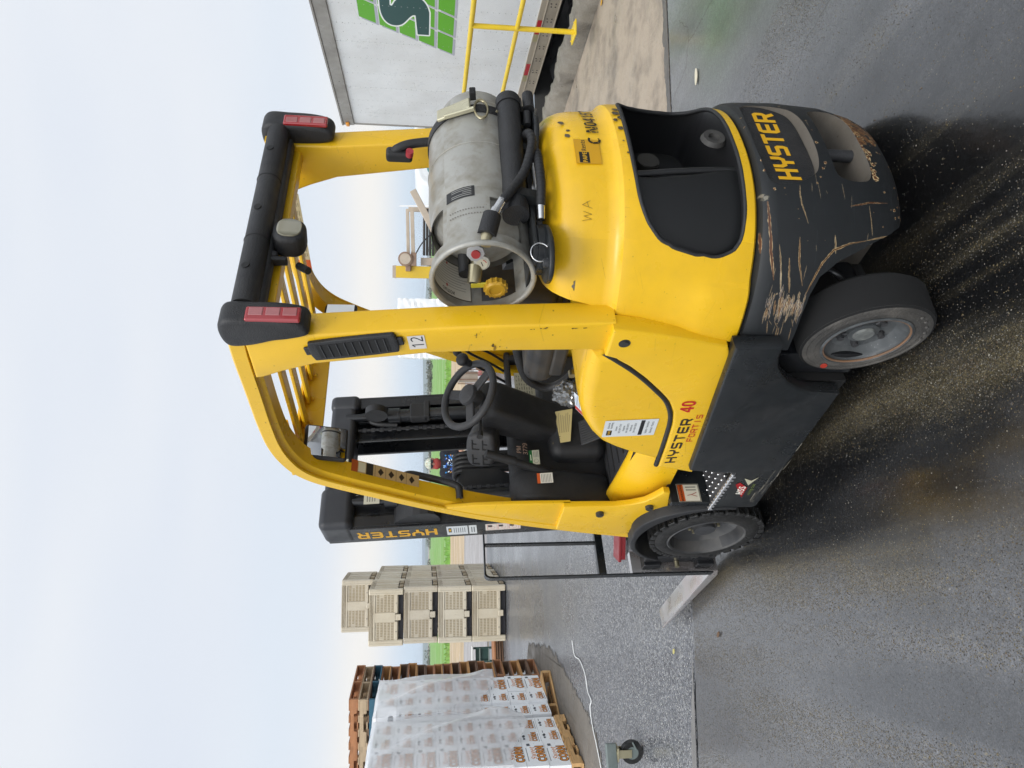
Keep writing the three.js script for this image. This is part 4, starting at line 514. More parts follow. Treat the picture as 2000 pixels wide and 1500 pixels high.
// ---- overhead guard
{
  const path = smoothPts([[1.42, 2.1], [1.3, 2.107], [1.1, 2.107], [0.9, 2.107], [0.76, 2.1], [0.66, 2.08], [0.575, 2.045], [0.51, 1.99], [0.455, 1.91], [0.37, 1.765], [0.262, 1.575], [0.15, 1.345], [0.05, 1.07], [-0.02, 0.85], [-0.09, 0.6]], 5, false);
  const prof = (s) => { const q = [[-0.032, -0.05], [-0.032, 0.018], [-0.027, 0.023], [-0.018, 0.026], [-0.012, 0.032], [-0.012, 0.036], [-0.018, 0.044], [-0.016, 0.05], [0.024, 0.05], [0.03, 0.044], [0.03, -0.044], [0.024, -0.05]]; return s > 0 ? q : q.map(([n, z]) => [n, -z]).reverse(); };
  const mk = (s) => { const f = obj('guard_side_frame', sweep(path, prof(s), s * 0.418), yellowClean, FT); return f; };
  const lf = mk(1), rf = mk(-1);
  const post = [[1.265, 2.085], [1.395, 2.085], [1.4, 1.9], [1.438, 1.55], [1.455, 1.35], [1.475, 1.02], [1.35, 1.0], [1.338, 1.35], [1.325, 1.55], [1.265, 1.9], [1.225, 2.0], [1.195, 2.06], [1.19, 2.085]];
  for (const s of [1, -1]) { const p = obj('rear_post', s > 0 ? sideX(post, 0.385, 0.472, 0.007) : sideX(post, -0.472, -0.385, 0.007), yellowClean, FT); if (s > 0) {
    // louvred vent
    const vt = obj('vent', (() => { const g = ext(smoothPts([[-0.038, -0.125], [0.038, -0.125], [0.041, -0.11], [0.041, 0.11], [0.038, 0.125], [-0.038, 0.125], [-0.041, 0.11], [-0.041, -0.11]], 3), 0.014, 0.004); const tab = rb(0.034, 0.29, 0.009, 0.004, 0, 0, 0.005); const h2 = [g, tab].map((q) => q.rotateZ(0.19).translate(1.362, 1.777, 0.472)); return h2; })(), plastic, p);
    for (let k = 0; k < 9; k++) obj('slat', rb(0.058, 0.0035, 0.009, 0.001, 0, 0, 0, 0.6).translate(0, -0.092 + k * 0.023, 0.0135).rotateZ(0.19).translate(1.362, 1.777, 0.472), grey, vt);
    obj('vent_dark', bx(0.06, 0.208, 0.004, 0, 0, 0.0128).rotateZ(0.19).translate(1.362, 1.777, 0.472), pit, vt);
    decal(p, 'number_plate', 0.062, 0.05, [1.377, 1.596, 0.4735], [1, 0.14, 0], [-0.14, 1, 0], (c, w, h) => { c.fillStyle = '#cfcac4'; c.fillRect(0, 0, w, h); txt(c, '12', w * 0.52, h * 0.54, h * 1.0, '#181a20', '', 'sans-serif'); }, { res: 2600 });
  } }
  for (const s of [1, -1]) obj('weld_gusset', sideX(smoothPts([[1.27, 2.1], [1.16, 2.085], [1.21, 2.06], [1.235, 2.0], [1.27, 1.93]], 5), s * 0.43 - 0.012, s * 0.43 + 0.012), yellowClean, s > 0 ? lf : rf);
  obj('rear_header', rb(0.05, 0.1, 0.78, 0.006, 1.35, 2.065, 0), yellowClean, FT); obj('front_header', rearX([[0.4, 2.03], [0.4, 2.075], [0.36, 2.09], [-0.36, 2.09], [-0.4, 2.075], [-0.4, 2.03], [-0.34, 1.995], [0.34, 1.995]], 0.44, 0.456, 0.003), yellowClean, FT); obj('header_flange', rb(0.09, 0.012, 0.76, 0.004, 0.48, 2.083, 0), yellowClean, FT);
  for (let k = 0; k < 6; k++) { const z = -0.3 + k * 0.12; const b = obj('guard_bar', rb(0.87, 0.014, 0.052, 0.004, 0.9, 2.062, z), yellowClean, FT); obj('bolt', new THREE.SphereGeometry(0.009, 8, 6).translate(0.47, 2.045, z), yellowClean, b); }
  obj('roof_gusset', [rb(0.26, 0.012, 0.1, 0.004, 0.57, 2.09, 0.36), rb(0.26, 0.012, 0.1, 0.004, 0.57, 2.09, -0.36)], yellowClean, FT);
  decal(FT, 'roof_label', 0.4, 0.05, [1.0, 2.072, -0.366], [-1, 0, 0], [0, 1, 0], (c, w, h) => { c.fillStyle = '#b9ab86'; c.fillRect(0, 0, w * 0.86, h); c.fillStyle = '#c1541c'; c.fillRect(w * 0.86, 0, w * 0.14, h); c.fillStyle = '#6d6446'; for (let i = 0; i < 6; i++) for (let j = 0; j < 9; j++) c.fillRect(w * (0.02 + j * 0.093), h * (0.1 + i * 0.14), w * rr(0.04, 0.08), h * 0.05); });
  decal(FT, 'leg_label', 0.3, 0.052, [0.455, 1.728, 0.412], [-0.5, -0.87, 0], [0, 0, -1], (c, w, h) => { c.fillStyle = '#b99c6a'; c.fillRect(0, 0, w, h); c.fillStyle = '#a24a16'; c.fillRect(0, 0, w * 0.09, h); c.fillStyle = '#cfc7a8'; c.fillRect(w * 0.1, h * 0.1, w * 0.1, h * 0.8); c.fillStyle = '#29241c'; c.fillRect(w * 0.21, 0, w * 0.1, h); for (let i = 0; i < 4; i++) { c.fillStyle = '#2c2116'; c.beginPath(); const x = w * (0.42 + i * 0.155); c.moveTo(x, h * 0.2); c.lineTo(x + w * 0.045, h * 0.5); c.lineTo(x, h * 0.85); c.lineTo(x - w * 0.04, h * 0.55); c.fill(); c.fillStyle = '#7a6540'; c.fillRect(w * (0.335 + i * 0.155), 0, 2, h); } });
  // dark rub marks and scuffs on the guard
  { const sv = seed; seed = 808; for (const [x, y, w, h, a, n] of [[1.447, 1.25, 0.012, 0.09, 0.12, 7], [1.452, 1.12, 0.012, 0.07, 0.1, 6], [1.38, 1.83, 0.03, 0.02, 0, 3], [1.41, 1.42, 0.03, 0.02, 0.1, 4], [1.37, 1.36, 0.06, 0.05, 0.1, 5]]) decal(FT, 'scuff', w, h, [x, y, 0.4732], [1, a, 0], [-a, 1, 0], (c, W, H) => { for (let i = 0; i < n; i++) { c.fillStyle = ['#57400d', '#3a2b12', '#8a6712'][i % 3]; c.beginPath(); c.ellipse(W * rr(0.2, 0.8), H * rr(0.1, 0.9), rr(1, W * 0.22), rr(1, H * 0.1), rr(-0.3, 0.3), 0, 7); c.fill(); } }, { alpha: true, res: 1500 }); seed = sv; }
  // foot plates
  const gus = [[0.262, 0.98], [0.262, 0.85], [0.258, 0.758], [0.272, 0.69], [0.3, 0.632], [0.34, 0.603], [0.392, 0.573], [0.385, 0.545], [0.225, 0.51], [0.13, 0.576], [0.06, 0.608], [-0.02, 0.6], [-0.05, 0.7], [-0.012, 0.84], [0.03, 0.98]];
  for (const s of [1, -1]) obj('guard_foot', s > 0 ? sideX(gus, 0.452, 0.482, 0.005) : sideX(gus, -0.482, -0.452, 0.005), yellowClean, FT);
  for (const s of [1, -1]) obj('leg_web', s > 0 ? sideX([[0.225, 1.54], [0.255, 1.36], [0.262, 1.2], [0.262, 0.95], [0.02, 0.95], [0.045, 1.07], [0.145, 1.345]], 0.446, 0.466, 0.005) : sideX([[0.225, 1.54], [0.255, 1.36], [0.262, 1.2], [0.262, 0.95], [0.02, 0.95], [0.045, 1.07], [0.145, 1.345]], -0.466, -0.446, 0.005), yellowClean, FT);

  // rear light bar
  const lb = obj('light_bar', [rod([1.435, 2.082, -0.4], [1.435, 2.082, 0.4], 0.037, 0.037, 28), rb(0.05, 0.06, 0.78, 0.015, 1.405, 2.062, 0)], plastic, FT);
  for (const z of [-0.27, 0.02, 0.27]) obj('bar_hole', rod([1.45, 2.085, z], [1.4735, 2.09, z], 0.0115, 0.0115, 18), pit, lb);
  for (const z of [-0.14, 0.14]) obj('bar_joint', new THREE.TorusGeometry(0.0374, 0.0014, 6, 32).translate(1.435, 2.082, z), pit, lb);
  const redL = phy({ color: lin(0.32, 0.008, 0.012), roughness: 0.22, clearcoat: 1, clearcoatRoughness: 0.08 }), clearL = phy({ color: lin(0.36, 0.11, 0.11), roughness: 0.25, clearcoat: 1, clearcoatRoughness: 0.05 });
  for (const s of [1, -1]) {
    const h = obj('tail_light_housing', sideX(smoothPts([[1.37, 2.137], [1.44, 2.142], [1.468, 2.12], [1.47, 2.05], [1.466, 1.96], [1.452, 1.91], [1.432, 1.897], [1.41, 1.9], [1.39, 1.95], [1.38, 2.0], [1.36, 2.06], [1.355, 2.12]], 5), s > 0 ? 0.4 : -0.484, s > 0 ? 0.484 : -0.4, 0.016), plastic, FT);
    const l = obj('red_lens', rb(0.016, 0.15, 0.05, 0.006, 1.467, 1.99, s * (s > 0 ? 0.453 : 0.43)), redL, h);
    for (let k = 0; k < 3; k++) obj('lens_cell', rb(0.006, 0.038, 0.028, 0.002, 1.4738, 2.036 - k * 0.046, s * (s > 0 ? 0.448 : 0.425)), clearL, l);
  }
  // rear work lamp
  const el = (a, b2) => Array.from({ length: 40 }, (_, i) => { const t = i / 40 * 6.2832, s = (v) => Math.sign(v) * Math.abs(v) ** 0.75; return [a * s(Math.cos(t)), b2 * s(Math.sin(t))]; }), pose = (g) => g.rotateZ(-0.06).rotateY(0.12).translate(1.425, 1.99, 0.1);
  const wl = obj('work_lamp', pose(ext(el(0.056, 0.05), 0.08, 0.02, 5).rotateY(Math.PI / 2).translate(-0.045, 0, 0)), plastic, FT);
  const lensTex = ctex(canvas(64, 64, (c) => { for (let i = 0; i < 16; i++) { c.fillStyle = i % 2 ? '#8f8b78' : '#66634f'; c.fillRect(i * 4, 0, 4, 64); } }));
  obj('lamp_lens', pose(ext(el(0.043, 0.037), 0.008, 0.002).rotateY(Math.PI / 2).translate(0.03, 0, 0)), phy({ map: lensTex, roughness: 0.15, clearcoat: 1 }), wl);
  obj('lamp_bracket', [rb(0.05, 0.05, 0.02, 0.006, 1.4, 2.045, 0.17), rb(0.03, 0.08, 0.016, 0.005, 1.41, 2.03, 0.19), rod([1.37, 1.965, 0.17], [1.385, 1.93, 0.205], 0.012)], plastic, wl);
  // rear grab handle on the right post
  const gh = obj('rear_grab_handle', tube([[1.45, 1.69, -0.29], [1.475, 1.67, -0.29], [1.49, 1.62, -0.3], [1.495, 1.5, -0.32], [1.49, 1.4, -0.34], [1.46, 1.36, -0.345]], 0.0155, 40, 12), plastic, FT); obj('handle_mount', rb(0.04, 0.09, 0.045, 0.012, 1.452, 1.665, -0.288), plastic, gh); obj('horn_button', rod([1.47, 1.63, -0.262], [1.492, 1.628, -0.258], 0.013), plain([0.35, 0.03, 0.04], 0.4), gh);
  // mirror
  const mr = obj('mirror_shell', rb(0.03, 0.168, 0.142, 0.024, 0, 0, 0), plastic, FT);
  { const g = new THREE.PlaneGeometry(0.122, 0.146, 14, 14).rotateY(Math.PI / 2), p = g.attributes.position; for (let i = 0; i < p.count; i++) p.setX(i, 0.0155 + 0.007 * (1 - (p.getY(i) / 0.075) ** 2 * 0.5 - (p.getZ(i) / 0.062) ** 2 * 0.5)); g.computeVertexNormals(); obj('mirror_glass', g, plain([0.82, 0.84, 0.86], 0.02, 1), mr); }
  mr.position.set(0.55, 1.96, 0.328); mr.rotation.set(0, -0.125, -0.31);
  obj('mirror_arm', tube([[0.535, 1.955, 0.36], [0.51, 1.98, 0.4], [0.5, 2.02, 0.41]], 0.011, 12, 8), plastic, FT);
  const rm = obj('right_mirror', rb(0.03, 0.14, 0.11, 0.024, 0, 0, 0), plastic, FT); obj('mirror_glass', rb(0.004, 0.118, 0.088, 0.001, 0.0145, 0, 0), plain([0.82, 0.84, 0.86], 0.03, 1), rm); rm.position.set(0.6, 1.945, -0.3); rm.rotation.y = 0.25;
  decal(FT, 'scuff', 0.07, 0.012, [0.16, 0.69, 0.4832], [0.95, -0.3, 0], [0.3, 0.95, 0], (c, W, H) => { for (let i = 0; i < 7; i++) { c.fillStyle = '#4a3610'; c.fillRect(W * (0.05 + i * 0.13 + rnd() * 0.05), H * rr(0.2, 0.6), W * rr(0.03, 0.1), H * rr(0.1, 0.3)); } }, { alpha: true, res: 1500 });
  // front grab handle
  obj('front_grab_handle', tube([[0.3, 1.705, 0.42], [0.262, 1.69, 0.37], [0.25, 1.672, 0.325], [0.25, 1.64, 0.308], [0.25, 1.574, 0.322], [0.25, 1.5, 0.343], [0.25, 1.45, 0.36], [0.245, 1.43, 0.375], [0.235, 1.425, 0.42]], 0.0155, 70, 12), plastic, FT);
  obj('washer_bottle', [rod([0.2, 1.66, 0.38], [0.2, 1.55, 0.375], 0.028), rod([0.2, 1.55, 0.375], [0.19, 1.46, 0.37], 0.008)], plastic, FT);
}
// ---- wheels
{
  const fr = thing; // (wheels are parts)
  for (const s of [1, -1]) {
    const zc = s * 0.445, W = 0.165;
    const tyre = obj('front_tyre', [creased(lathe([[0.185, -0.5 * W], [0.2, -0.5 * W - 0.004], [0.23, -0.5 * W], [0.245, -0.44 * W], [0.245, 0.44 * W], [0.23, 0.5 * W], [0.2, 0.5 * W + 0.004], [0.185, 0.5 * W]], 60), 0.5).rotateX(Math.PI / 2).translate(0, 0.2665, zc)], rubber, FT);
    const lugG = [1, -1].map((side) => prep(rb(0.04, 0.026, 0.066, 0.005, 0, 0.2535, side * 0.046)));
    for (let i = 0; i < 30; i++) for (const k of [0, 1]) { const o = new THREE.Mesh(lugG[k], rubber); o.name = 'tread_lug'; o.castShadow = o.receiveShadow = true; o.position.set(0, 0.2665, zc); o.rotation.z = i / 30 * 6.2832 + k * 0.105; tyre.add(o); }
    const rim = obj('front_rim', [creased(lathe([[0.186, 0.082], [0.18, 0.086], [0.172, 0.08], [0.166, 0.06], [0.158, 0.03], [0.13, 0.008], [0.088, 0.0], [0.083, 0.016], [0.055, 0.018], [0.05, 0.034], [0.0, 0.035]], 56), 0.5).rotateX(s > 0 ? Math.PI / 2 : -Math.PI / 2).translate(0, 0.2665, zc)], worn([0.03, 0.03, 0.031], { amount: 0.7, grime: [0.15, 0.14, 0.125], specks: 200, rough: 0.5, sd: 71 }), FT);
    for (let i = 0; i < 8; i++) { const a = i * 0.785 + 0.3; obj('wheel_nut', rod([0.067 * Math.cos(a), 0.2665 + 0.067 * Math.sin(a), zc + s * 0.012], [0.067 * Math.cos(a), 0.2665 + 0.067 * Math.sin(a), zc + s * 0.032], 0.0085, 0.0085, 6), zinc, rim); }
    obj('hub_cap', creased(lathe([[0.052, 0.0], [0.05, 0.012], [0, 0.014]], 32)).rotateX(s > 0 ? Math.PI / 2 : -Math.PI / 2).translate(0, 0.2665, zc + s * 0.034), grey, rim);
  }
  const tyreMat = worn([0.05, 0.047, 0.043], { amount: 0.9, grime: [0.16, 0.145, 0.125], specks: 300, speckCol: '#2a2620', scratches: 80, scratchCol: '#a39c90', rough: 0.8, bump: 0.002, sd: 72 });
  for (const s of [1, -1]) {
    const zc = s * 0.405, W = 0.125, xf = (g) => g.rotateX(s > 0 ? Math.PI / 2 : -Math.PI / 2).rotateY(-0.14).translate(1.41, 0.203, zc);
    const tyre = obj('rear_tyre', xf(creased(lathe([[0.135, -0.5 * W], [0.19, -0.5 * W], [0.203, -0.4 * W], [0.203, 0.36 * W], [0.197, 0.46 * W], [0.19, 0.49 * W]], 64), 0.5)), plain([0.0045, 0.0045, 0.0045], 0.95), FT);  // tread colour near black: shade of the wheel arch painted in
    obj('sidewall', xf(creased(lathe([[0.1975, 0.455 * W], [0.187, 0.5 * W], [0.178, 0.51 * W], [0.174, 0.495 * W], [0.165, 0.5 * W], [0.156, 0.515 * W], [0.15, 0.5 * W], [0.143, 0.51 * W], [0.136, 0.5 * W]], 64), 0.5)), tyreMat, tyre);
    if (s > 0) { const bt = []; for (let i = 0; i < 5; i++) { const a = 0.6 + i * 0.21; bt.push(new THREE.SphereGeometry(0.006, 6, 4).translate(0.17 * Math.cos(a), 0.0635, 0.17 * Math.sin(a))); } obj('sidewall_mark', bt.map((g) => xf(g)), tyreMat, tyre); obj('red_sticker', xf(new THREE.CircleGeometry(0.014, 12).rotateX(-Math.PI / 2).scale(1.3, 1, 0.8).rotateY(0.6).translate(-0.155, 0.0665, -0.06)), plain([0.5, 0.05, 0.03], 0.5), tyre); }
    const rim = obj('rear_rim', xf(creased(lathe([[0.136, 0.06], [0.138, 0.066], [0.131, 0.069], [0.127, 0.062], [0.124, 0.054], [0.116, 0.046], [0.095, 0.026], [0.07, 0.02], [0.05, 0.02], [0.047, 0.034], [0.03, 0.036], [0.0, 0.036]], 56), 0.45)), worn([0.055, 0.06, 0.062], { amount: 0.8, grime: [0.15, 0.155, 0.155], specks: 900, speckCol: '#a9adb0', rough: 0.5, roughVar: 0.2, rep: 2, sd: 73 }), FT);
    obj('rim_rust', xf(new THREE.TorusGeometry(0.1285, 0.0045, 6, 56).rotateX(Math.PI / 2).translate(0, 0.063, 0)), worn([0.2, 0.11, 0.06], { amount: 0.8, grime: [0.1, 0.09, 0.08], specks: 300, rough: 0.8, rep: 3, sd: 74 }), rim);
    for (let i = 0; i < 5; i++) { const a = i * 1.2566 + 0.5; obj('stud', [xf(rod([0.068 * Math.cos(a), 0.018, 0.068 * Math.sin(a)], [0.068 * Math.cos(a), 0.04, 0.068 * Math.sin(a)], 0.012, 0.011, 6)), xf(rb(0.04, 0.012, 0.018, 0.005, 0.06, 0.024, 0).rotateY(-a))], grey, rim); }
    obj('hub_cap', xf(creased(lathe([[0.034, 0.036], [0.03, 0.042], [0, 0.043]], 24))), worn([0.12, 0.125, 0.12], { amount: 0.5, grime: [0.4, 0.42, 0.38], specks: 800, speckCol: '#b9bfae', rough: 0.6, rep: 4, sd: 75 }), rim);
  }
  obj('rear_axle', [rod([1.41, 0.203, -0.35], [1.41, 0.203, 0.35], 0.05), mm(1.2, 1.3, 0.15, 0.46, -0.44, 0.44), tube([[1.5, 0.4, 0.2], [1.52, 0.3, 0.3], [1.45, 0.24, 0.33]], 0.01)], mastBlack, FT);
  obj('front_axle', [rod([0, 0.2665, -0.36], [0, 0.2665, 0.36], 0.07), mm(-0.14, -0.06, 0.2, 0.6, -0.34, 0.34)], pit, FT);
}
// ---- cab
{
  const f = obj('cab_floor', mm(-0.06, 0.66, 0.69, 0.72, -0.4, 0.37), plastic, FT);
  obj('floor_mat', planY([[0.02, -0.38], [0.02, 0.352], [0.28, 0.352], [0.45, 0.33], [0.64, 0.29], [0.64, -0.38]], 0.72, 0.732, 0.003), grey, f);
  for (let k = 0; k < 5; k++) obj('mat_rib', rb(0.006, 0.008, 0.26, 0.002, 0.1 + k * 0.085, 0.734, 0.19), plastic, f);
  // yellow side of the floor, curving up to the leg
  { const P = [], idx = [], A = [[0.06, 0.77], [0.14, 0.757], [0.24, 0.745], [0.34, 0.735], [0.44, 0.727], [0.54, 0.722], [0.66, 0.72]], n = A.length; A.forEach(([x, y], i) => { const zi = 0.385 - 0.05 * (i / n), b = [[y, zi - 0.02], [y + 0.006, zi], [y - 0.01, zi + 0.02], [y - 0.06, zi + 0.045], [0.6, zi + 0.06], [0.52, zi + 0.055]]; b.forEach((q) => P.push(x, q[0], q[1])); }); for (let i = 0; i < n - 1; i++) for (let k = 0; k < 5; k++) { const a = i * 6 + k; idx.push(a, a + 1, a + 6, a + 1, a + 7, a + 6); } const g = new THREE.BufferGeometry(); g.setAttribute('position', new THREE.Float32BufferAttribute(P, 3)); g.setIndex(idx); g.computeVertexNormals(); obj('floor_edge', g, yellowClean, FT); }
  // dashboard
  const d = obj('dashboard', [sideX(smoothPts([[0.12, 0.72], [0.135, 0.9], [0.155, 1.05], [0.17, 1.13], [0.15, 1.175], [0.08, 1.185], [-0.02, 1.15], [-0.08, 1.0], [-0.09, 0.72]], 5), -0.1, 0.39, 0.03), sideX(smoothPts([[0.15, 0.74], [0.19, 0.86], [0.215, 1.0], [0.225, 1.1], [0.2, 1.165], [0.13, 1.19], [0.04, 1.17], [-0.02, 1.05], [-0.03, 0.74]], 5), 0.26, 0.43, 0.035), mm(0.02, 0.16, 0.72, 1.02, -0.42, -0.1, 0.02), rb(0.05, 0.16, 0.04, 0.012, 0.14, 1.09, -0.4), rb(0.06, 0.03, 0.36, 0.012, 0.13, 1.165, -0.26)], plastic, FT);
  decal(d, 'green_label', 0.075, 0.048, [0.1785, 1.075, 0.19], [0, 0, -1], [-0.12, 1, 0], (c, w, h) => { c.fillStyle = '#cfcfba'; c.fillRect(0, 0, w, h); c.fillStyle = '#1f6b35'; c.fillRect(0, 0, w, h * 0.32); c.fillStyle = '#efeede'; c.fillRect(w * 0.3, h * 0.12, w * 0.4, h * 0.08); c.strokeStyle = '#333'; c.lineWidth = 2; c.beginPath(); c.arc(w * 0.25, h * 0.66, h * 0.2, 0, 7); c.stroke(); for (let i = 0; i < 4; i++) { c.fillStyle = '#555'; c.fillRect(w * 0.5, h * (0.45 + i * 0.13), w * 0.42, h * 0.04); } }, { res: 2400 });
  decal(d, 'warning_label', 0.05, 0.07, [0.233, 1.045, 0.325], [0, 0, -1], [-0.1, 1, 0], (c, w, h) => { c.fillStyle = '#d2cfc2'; c.fillRect(0, 0, w, h); c.fillStyle = '#c1541c'; c.fillRect(0, 0, w, h * 0.2); for (let i = 0; i < 7; i++) { c.fillStyle = '#6b675c'; c.fillRect(w * 0.1, h * (0.28 + i * 0.095), w * 0.8, h * 0.035); } }, { res: 2400 });
  decal(d, 'chalk_mark', 0.09, 0.07, [0.1805, 1.13, 0.15], [0, 0, -1], [-0.2, 1, 0], (c, w, h) => { c.fillStyle = '#a58a78'; txt(c, 'PM', w * 0.5, h * 0.3, h * 0.4, '#a58a78', 'italic'); txt(c, '3779', w * 0.5, h * 0.72, h * 0.4, '#a58a78', 'italic'); }, { alpha: true, res: 2400 });
  decal(d, 'capacity_plate', 0.17, 0.1, [0.165, 1.088, -0.215], [0, 0, -1], [0, 1, 0], (c, w, h) => { c.fillStyle = '#8c8978'; c.fillRect(0, 0, w, h); c.fillStyle = '#c1702e'; c.fillRect(w * 0.04, h * 0.1, w * 0.12, h * 0.3); c.fillStyle = '#a5a28c'; c.fillRect(w * 0.22, 0, w * 0.78, h); for (let i = 0; i < 7; i++) for (let j = 0; j < 5; j++) { c.fillStyle = '#5f5d50'; c.fillRect(w * (0.26 + j * 0.145), h * (0.1 + i * 0.12), w * rr(0.04, 0.12), h * 0.04); } }, { res: 2000, metal: 0.3, rough: 0.4 });
  // steering column, pod, wheel
  obj('steering_column', [rod([0.33, 1.29, 0.0], [0.09, 0.84, 0.0], 0.062, 0.07, 20), sideX(smoothPts([[0.36, 1.33], [0.4, 1.27], [0.34, 1.15], [0.22, 0.95], [0.19, 0.84], [0.06, 0.82], [0.06, 0.95], [0.15, 1.12], [0.24, 1.3]], 5), -0.095, 0.095, 0.03)], plastic, FT);
  const pod = obj('display_pod', sideX(smoothPts([[-0.075, 0.055], [0.06, 0.06], [0.085, 0.03], [0.085, -0.05], [0.06, -0.065], [-0.06, -0.06], [-0.085, -0.02]], 5), -0.06, 0.06, 0.02), grey, FT); pod.position.set(0.2, 1.31, 0.135); pod.rotation.set(-0.35, 0.5, 0.25);
  const ins = []; for (const [x, y] of [[-0.045, 0.02], [0.03, 0.02], [-0.045, -0.028], [0.03, -0.028]]) ins.push(rb(0.05, 0.005, 0.006, 0.001, x, y + 0.016, 0.0605), rb(0.005, 0.032, 0.006, 0.001, x - 0.022, y, 0.0605), rb(0.005, 0.02, 0.006, 0.001, x + 0.004, y + 0.006, 0.0605));
  obj('pod_groove', ins, pit, pod);
  const wheel = obj('steering_wheel', [new THREE.TorusGeometry(0.152, 0.0165, 14, 56).rotateX(Math.PI / 2), rod([0, -0.05, 0], [0, 0.0, 0], 0.045, 0.05, 24), creased(lathe([[0.05, 0.0], [0.046, 0.014], [0.03, 0.022], [0, 0.024]], 28))], grey, FT);
  for (const a of [0.5, 2.65, 4.7]) obj('spoke', rb(0.15, 0.016, 0.046, 0.007, 0.075, -0.01, 0).rotateY(a), grey, wheel);
  obj('spinner_knob', [rod([0, 0.0, 0], [0, 0.035, 0], 0.016, 0.02), new THREE.SphereGeometry(0.03, 18, 14).scale(1, 0.9, 1).translate(0, 0.052, 0)].map((g) => g.translate(0.03, 0.01, -0.148)), plastic, wheel);
  wheel.position.set(0.41, 1.385, 0); wheel.rotation.z = -0.733;
  // hydraulic levers
  for (let k = 0; k < 3; k++) { const z = -0.27 - k * 0.065, l = obj('control_lever', tube([[0.12, 1.17, z], [0.2, 1.26, z], [0.29, 1.35 + k * 0.012, z + 0.01], [0.35, 1.41 + k * 0.012, z]], 0.0065, 20, 8), plastic, FT); obj('lever_knob', [new THREE.SphereGeometry(0.02, 14, 10).scale(0.85, 1.35, 0.85).rotateZ(-0.7).translate(0.36, 1.425 + k * 0.012, z)], plastic, l); }
  obj('direction_lever', [rod([0.36, 1.33, 0.06], [0.4, 1.34, 0.19], 0.007), rod([0.4, 1.34, 0.19], [0.405, 1.342, 0.215], 0.014)], plastic, FT);
  // parking brake
  obj('parking_brake', [rod([0.2, 1.02, 0.28], [0.27, 1.2, 0.255], 0.018), rod([0.265, 1.18, 0.257], [0.305, 1.31, 0.24], 0.022, 0.019)], plastic, FT);
  // pedals
  obj('pedal', [rb(0.012, 0.09, 0.07, 0.006, 0.1, 0.82, 0.12, 0, 0, -0.5), rb(0.012, 0.11, 0.06, 0.006, 0.1, 0.83, -0.1, 0, 0, -0.5)], plastic, FT);
  obj('grip_mat', Array.from({ length: 9 }, (_, i) => rb(0.17, 0.006, 0.007, 0.002, 0.66, 0.885, 0.36 - i * 0.011, 0, 0, -0.85)).concat([rb(0.19, 0.01, 0.11, 0.004, 0.66, 0.88, 0.316, 0, 0, -0.85)]), plastic, FT);
  decal(FT, 'instruction_plate', 0.17, 0.085, [0.24, 0.938, 0.06], [0.1, -0.15, -1], [-0.5, 1, -0.1], (c, w, h) => { c.fillStyle = '#b3a26a'; c.fillRect(0, 0, w, h); txt(c, '! A', w * 0.12, h * 0.3, h * 0.3, '#2b2412'); for (let i = 0; i < 8; i++) { c.fillStyle = '#7d7048'; c.fillRect(w * 0.3, h * (0.1 + i * 0.105), w * rr(0.5, 0.66), h * 0.035); } }, { res: 2000 });
  obj('pedal_box', mm(0.05, 0.23, 0.74, 1.0, -0.06, 0.2, 0.05), plastic, FT);
  // seat
  const seat = obj('seat', [rb(0.46, 0.12, 0.46, 0.05, 0.97, 1.13, -0.05), rb(0.12, 0.34, 0.44, 0.05, 1.19, 1.28, -0.05, 0, 0, -0.18), mm(0.8, 1.2, 1.04, 1.1, -0.28, 0.18, 0.015)], worn([0.02, 0.02, 0.021], { amount: 0.3, rough: 0.5, sd: 81 }), FT);
  obj('hip_restraint', tube([[0.86, 1.22, 0.02], [0.74, 1.2, 0.02], [0.6, 1.155, 0.03], [0.525, 1.09, 0.03], [0.52, 1.02, 0.03], [0.6, 0.96, 0.03], [0.72, 0.915, 0.03]], 0.019, 60, 12), plastic, seat);
  obj('seat_box', [rb(0.12, 0.07, 0.05, 0.01, 0.63, 1.03, -0.12, 0, 0, 0.8), mm(0.62, 0.95, 0.75, 1.02, -0.34, -0.1, 0.03)], plastic, seat);
  obj('seat_strap', [rb(0.1, 0.11, 0.006, 0.002, 0.68, 1.16, -0.2, 0, 0.3, -0.3), rb(0.03, 0.18, 0.02, 0.004, 0.57, 1.05, -0.14, 0, 0, 0.7)], plain([0.55, 0.55, 0.53], 0.5), seat);
  obj('buckle', rod([0.73, 0.985, 0.1], [0.73, 0.985, 0.125], 0.014, 0.014, 8), zinc, seat);
  // crumpled clear bag over the floor control
  const bg0 = new THREE.IcosahedronGeometry(0.07, 9), p = bg0.attributes.position, q = V(); for (let i = 0; i < p.count; i++) { q.fromBufferAttribute(p, i); const f = (k, o) => Math.abs(Math.sin(q.x * k + o) + Math.sin(q.y * k * 1.3 + 2 * o) + Math.sin(q.z * k * 0.8 + 3 * o)) / 3; q.multiplyScalar(0.86 + 0.22 * f(95, 1) + 0.14 * f(210, 2)); p.setXYZ(i, q.x * 0.85, q.y * 1.1, q.z * 0.8); } const bg = toCreasedNormals(bg0, 0.25);
  tag(obj('plastic_bag', bg.translate(0.58, 0.965, 0.11), phy({ color: lin(0.12, 0.125, 0.13), roughness: 0.2, metalness: 0.25, clearcoat: 1 })), 'crumpled shiny clear plastic bag beside the forklift seat behind the yellow hood', 'plastic bag');
}
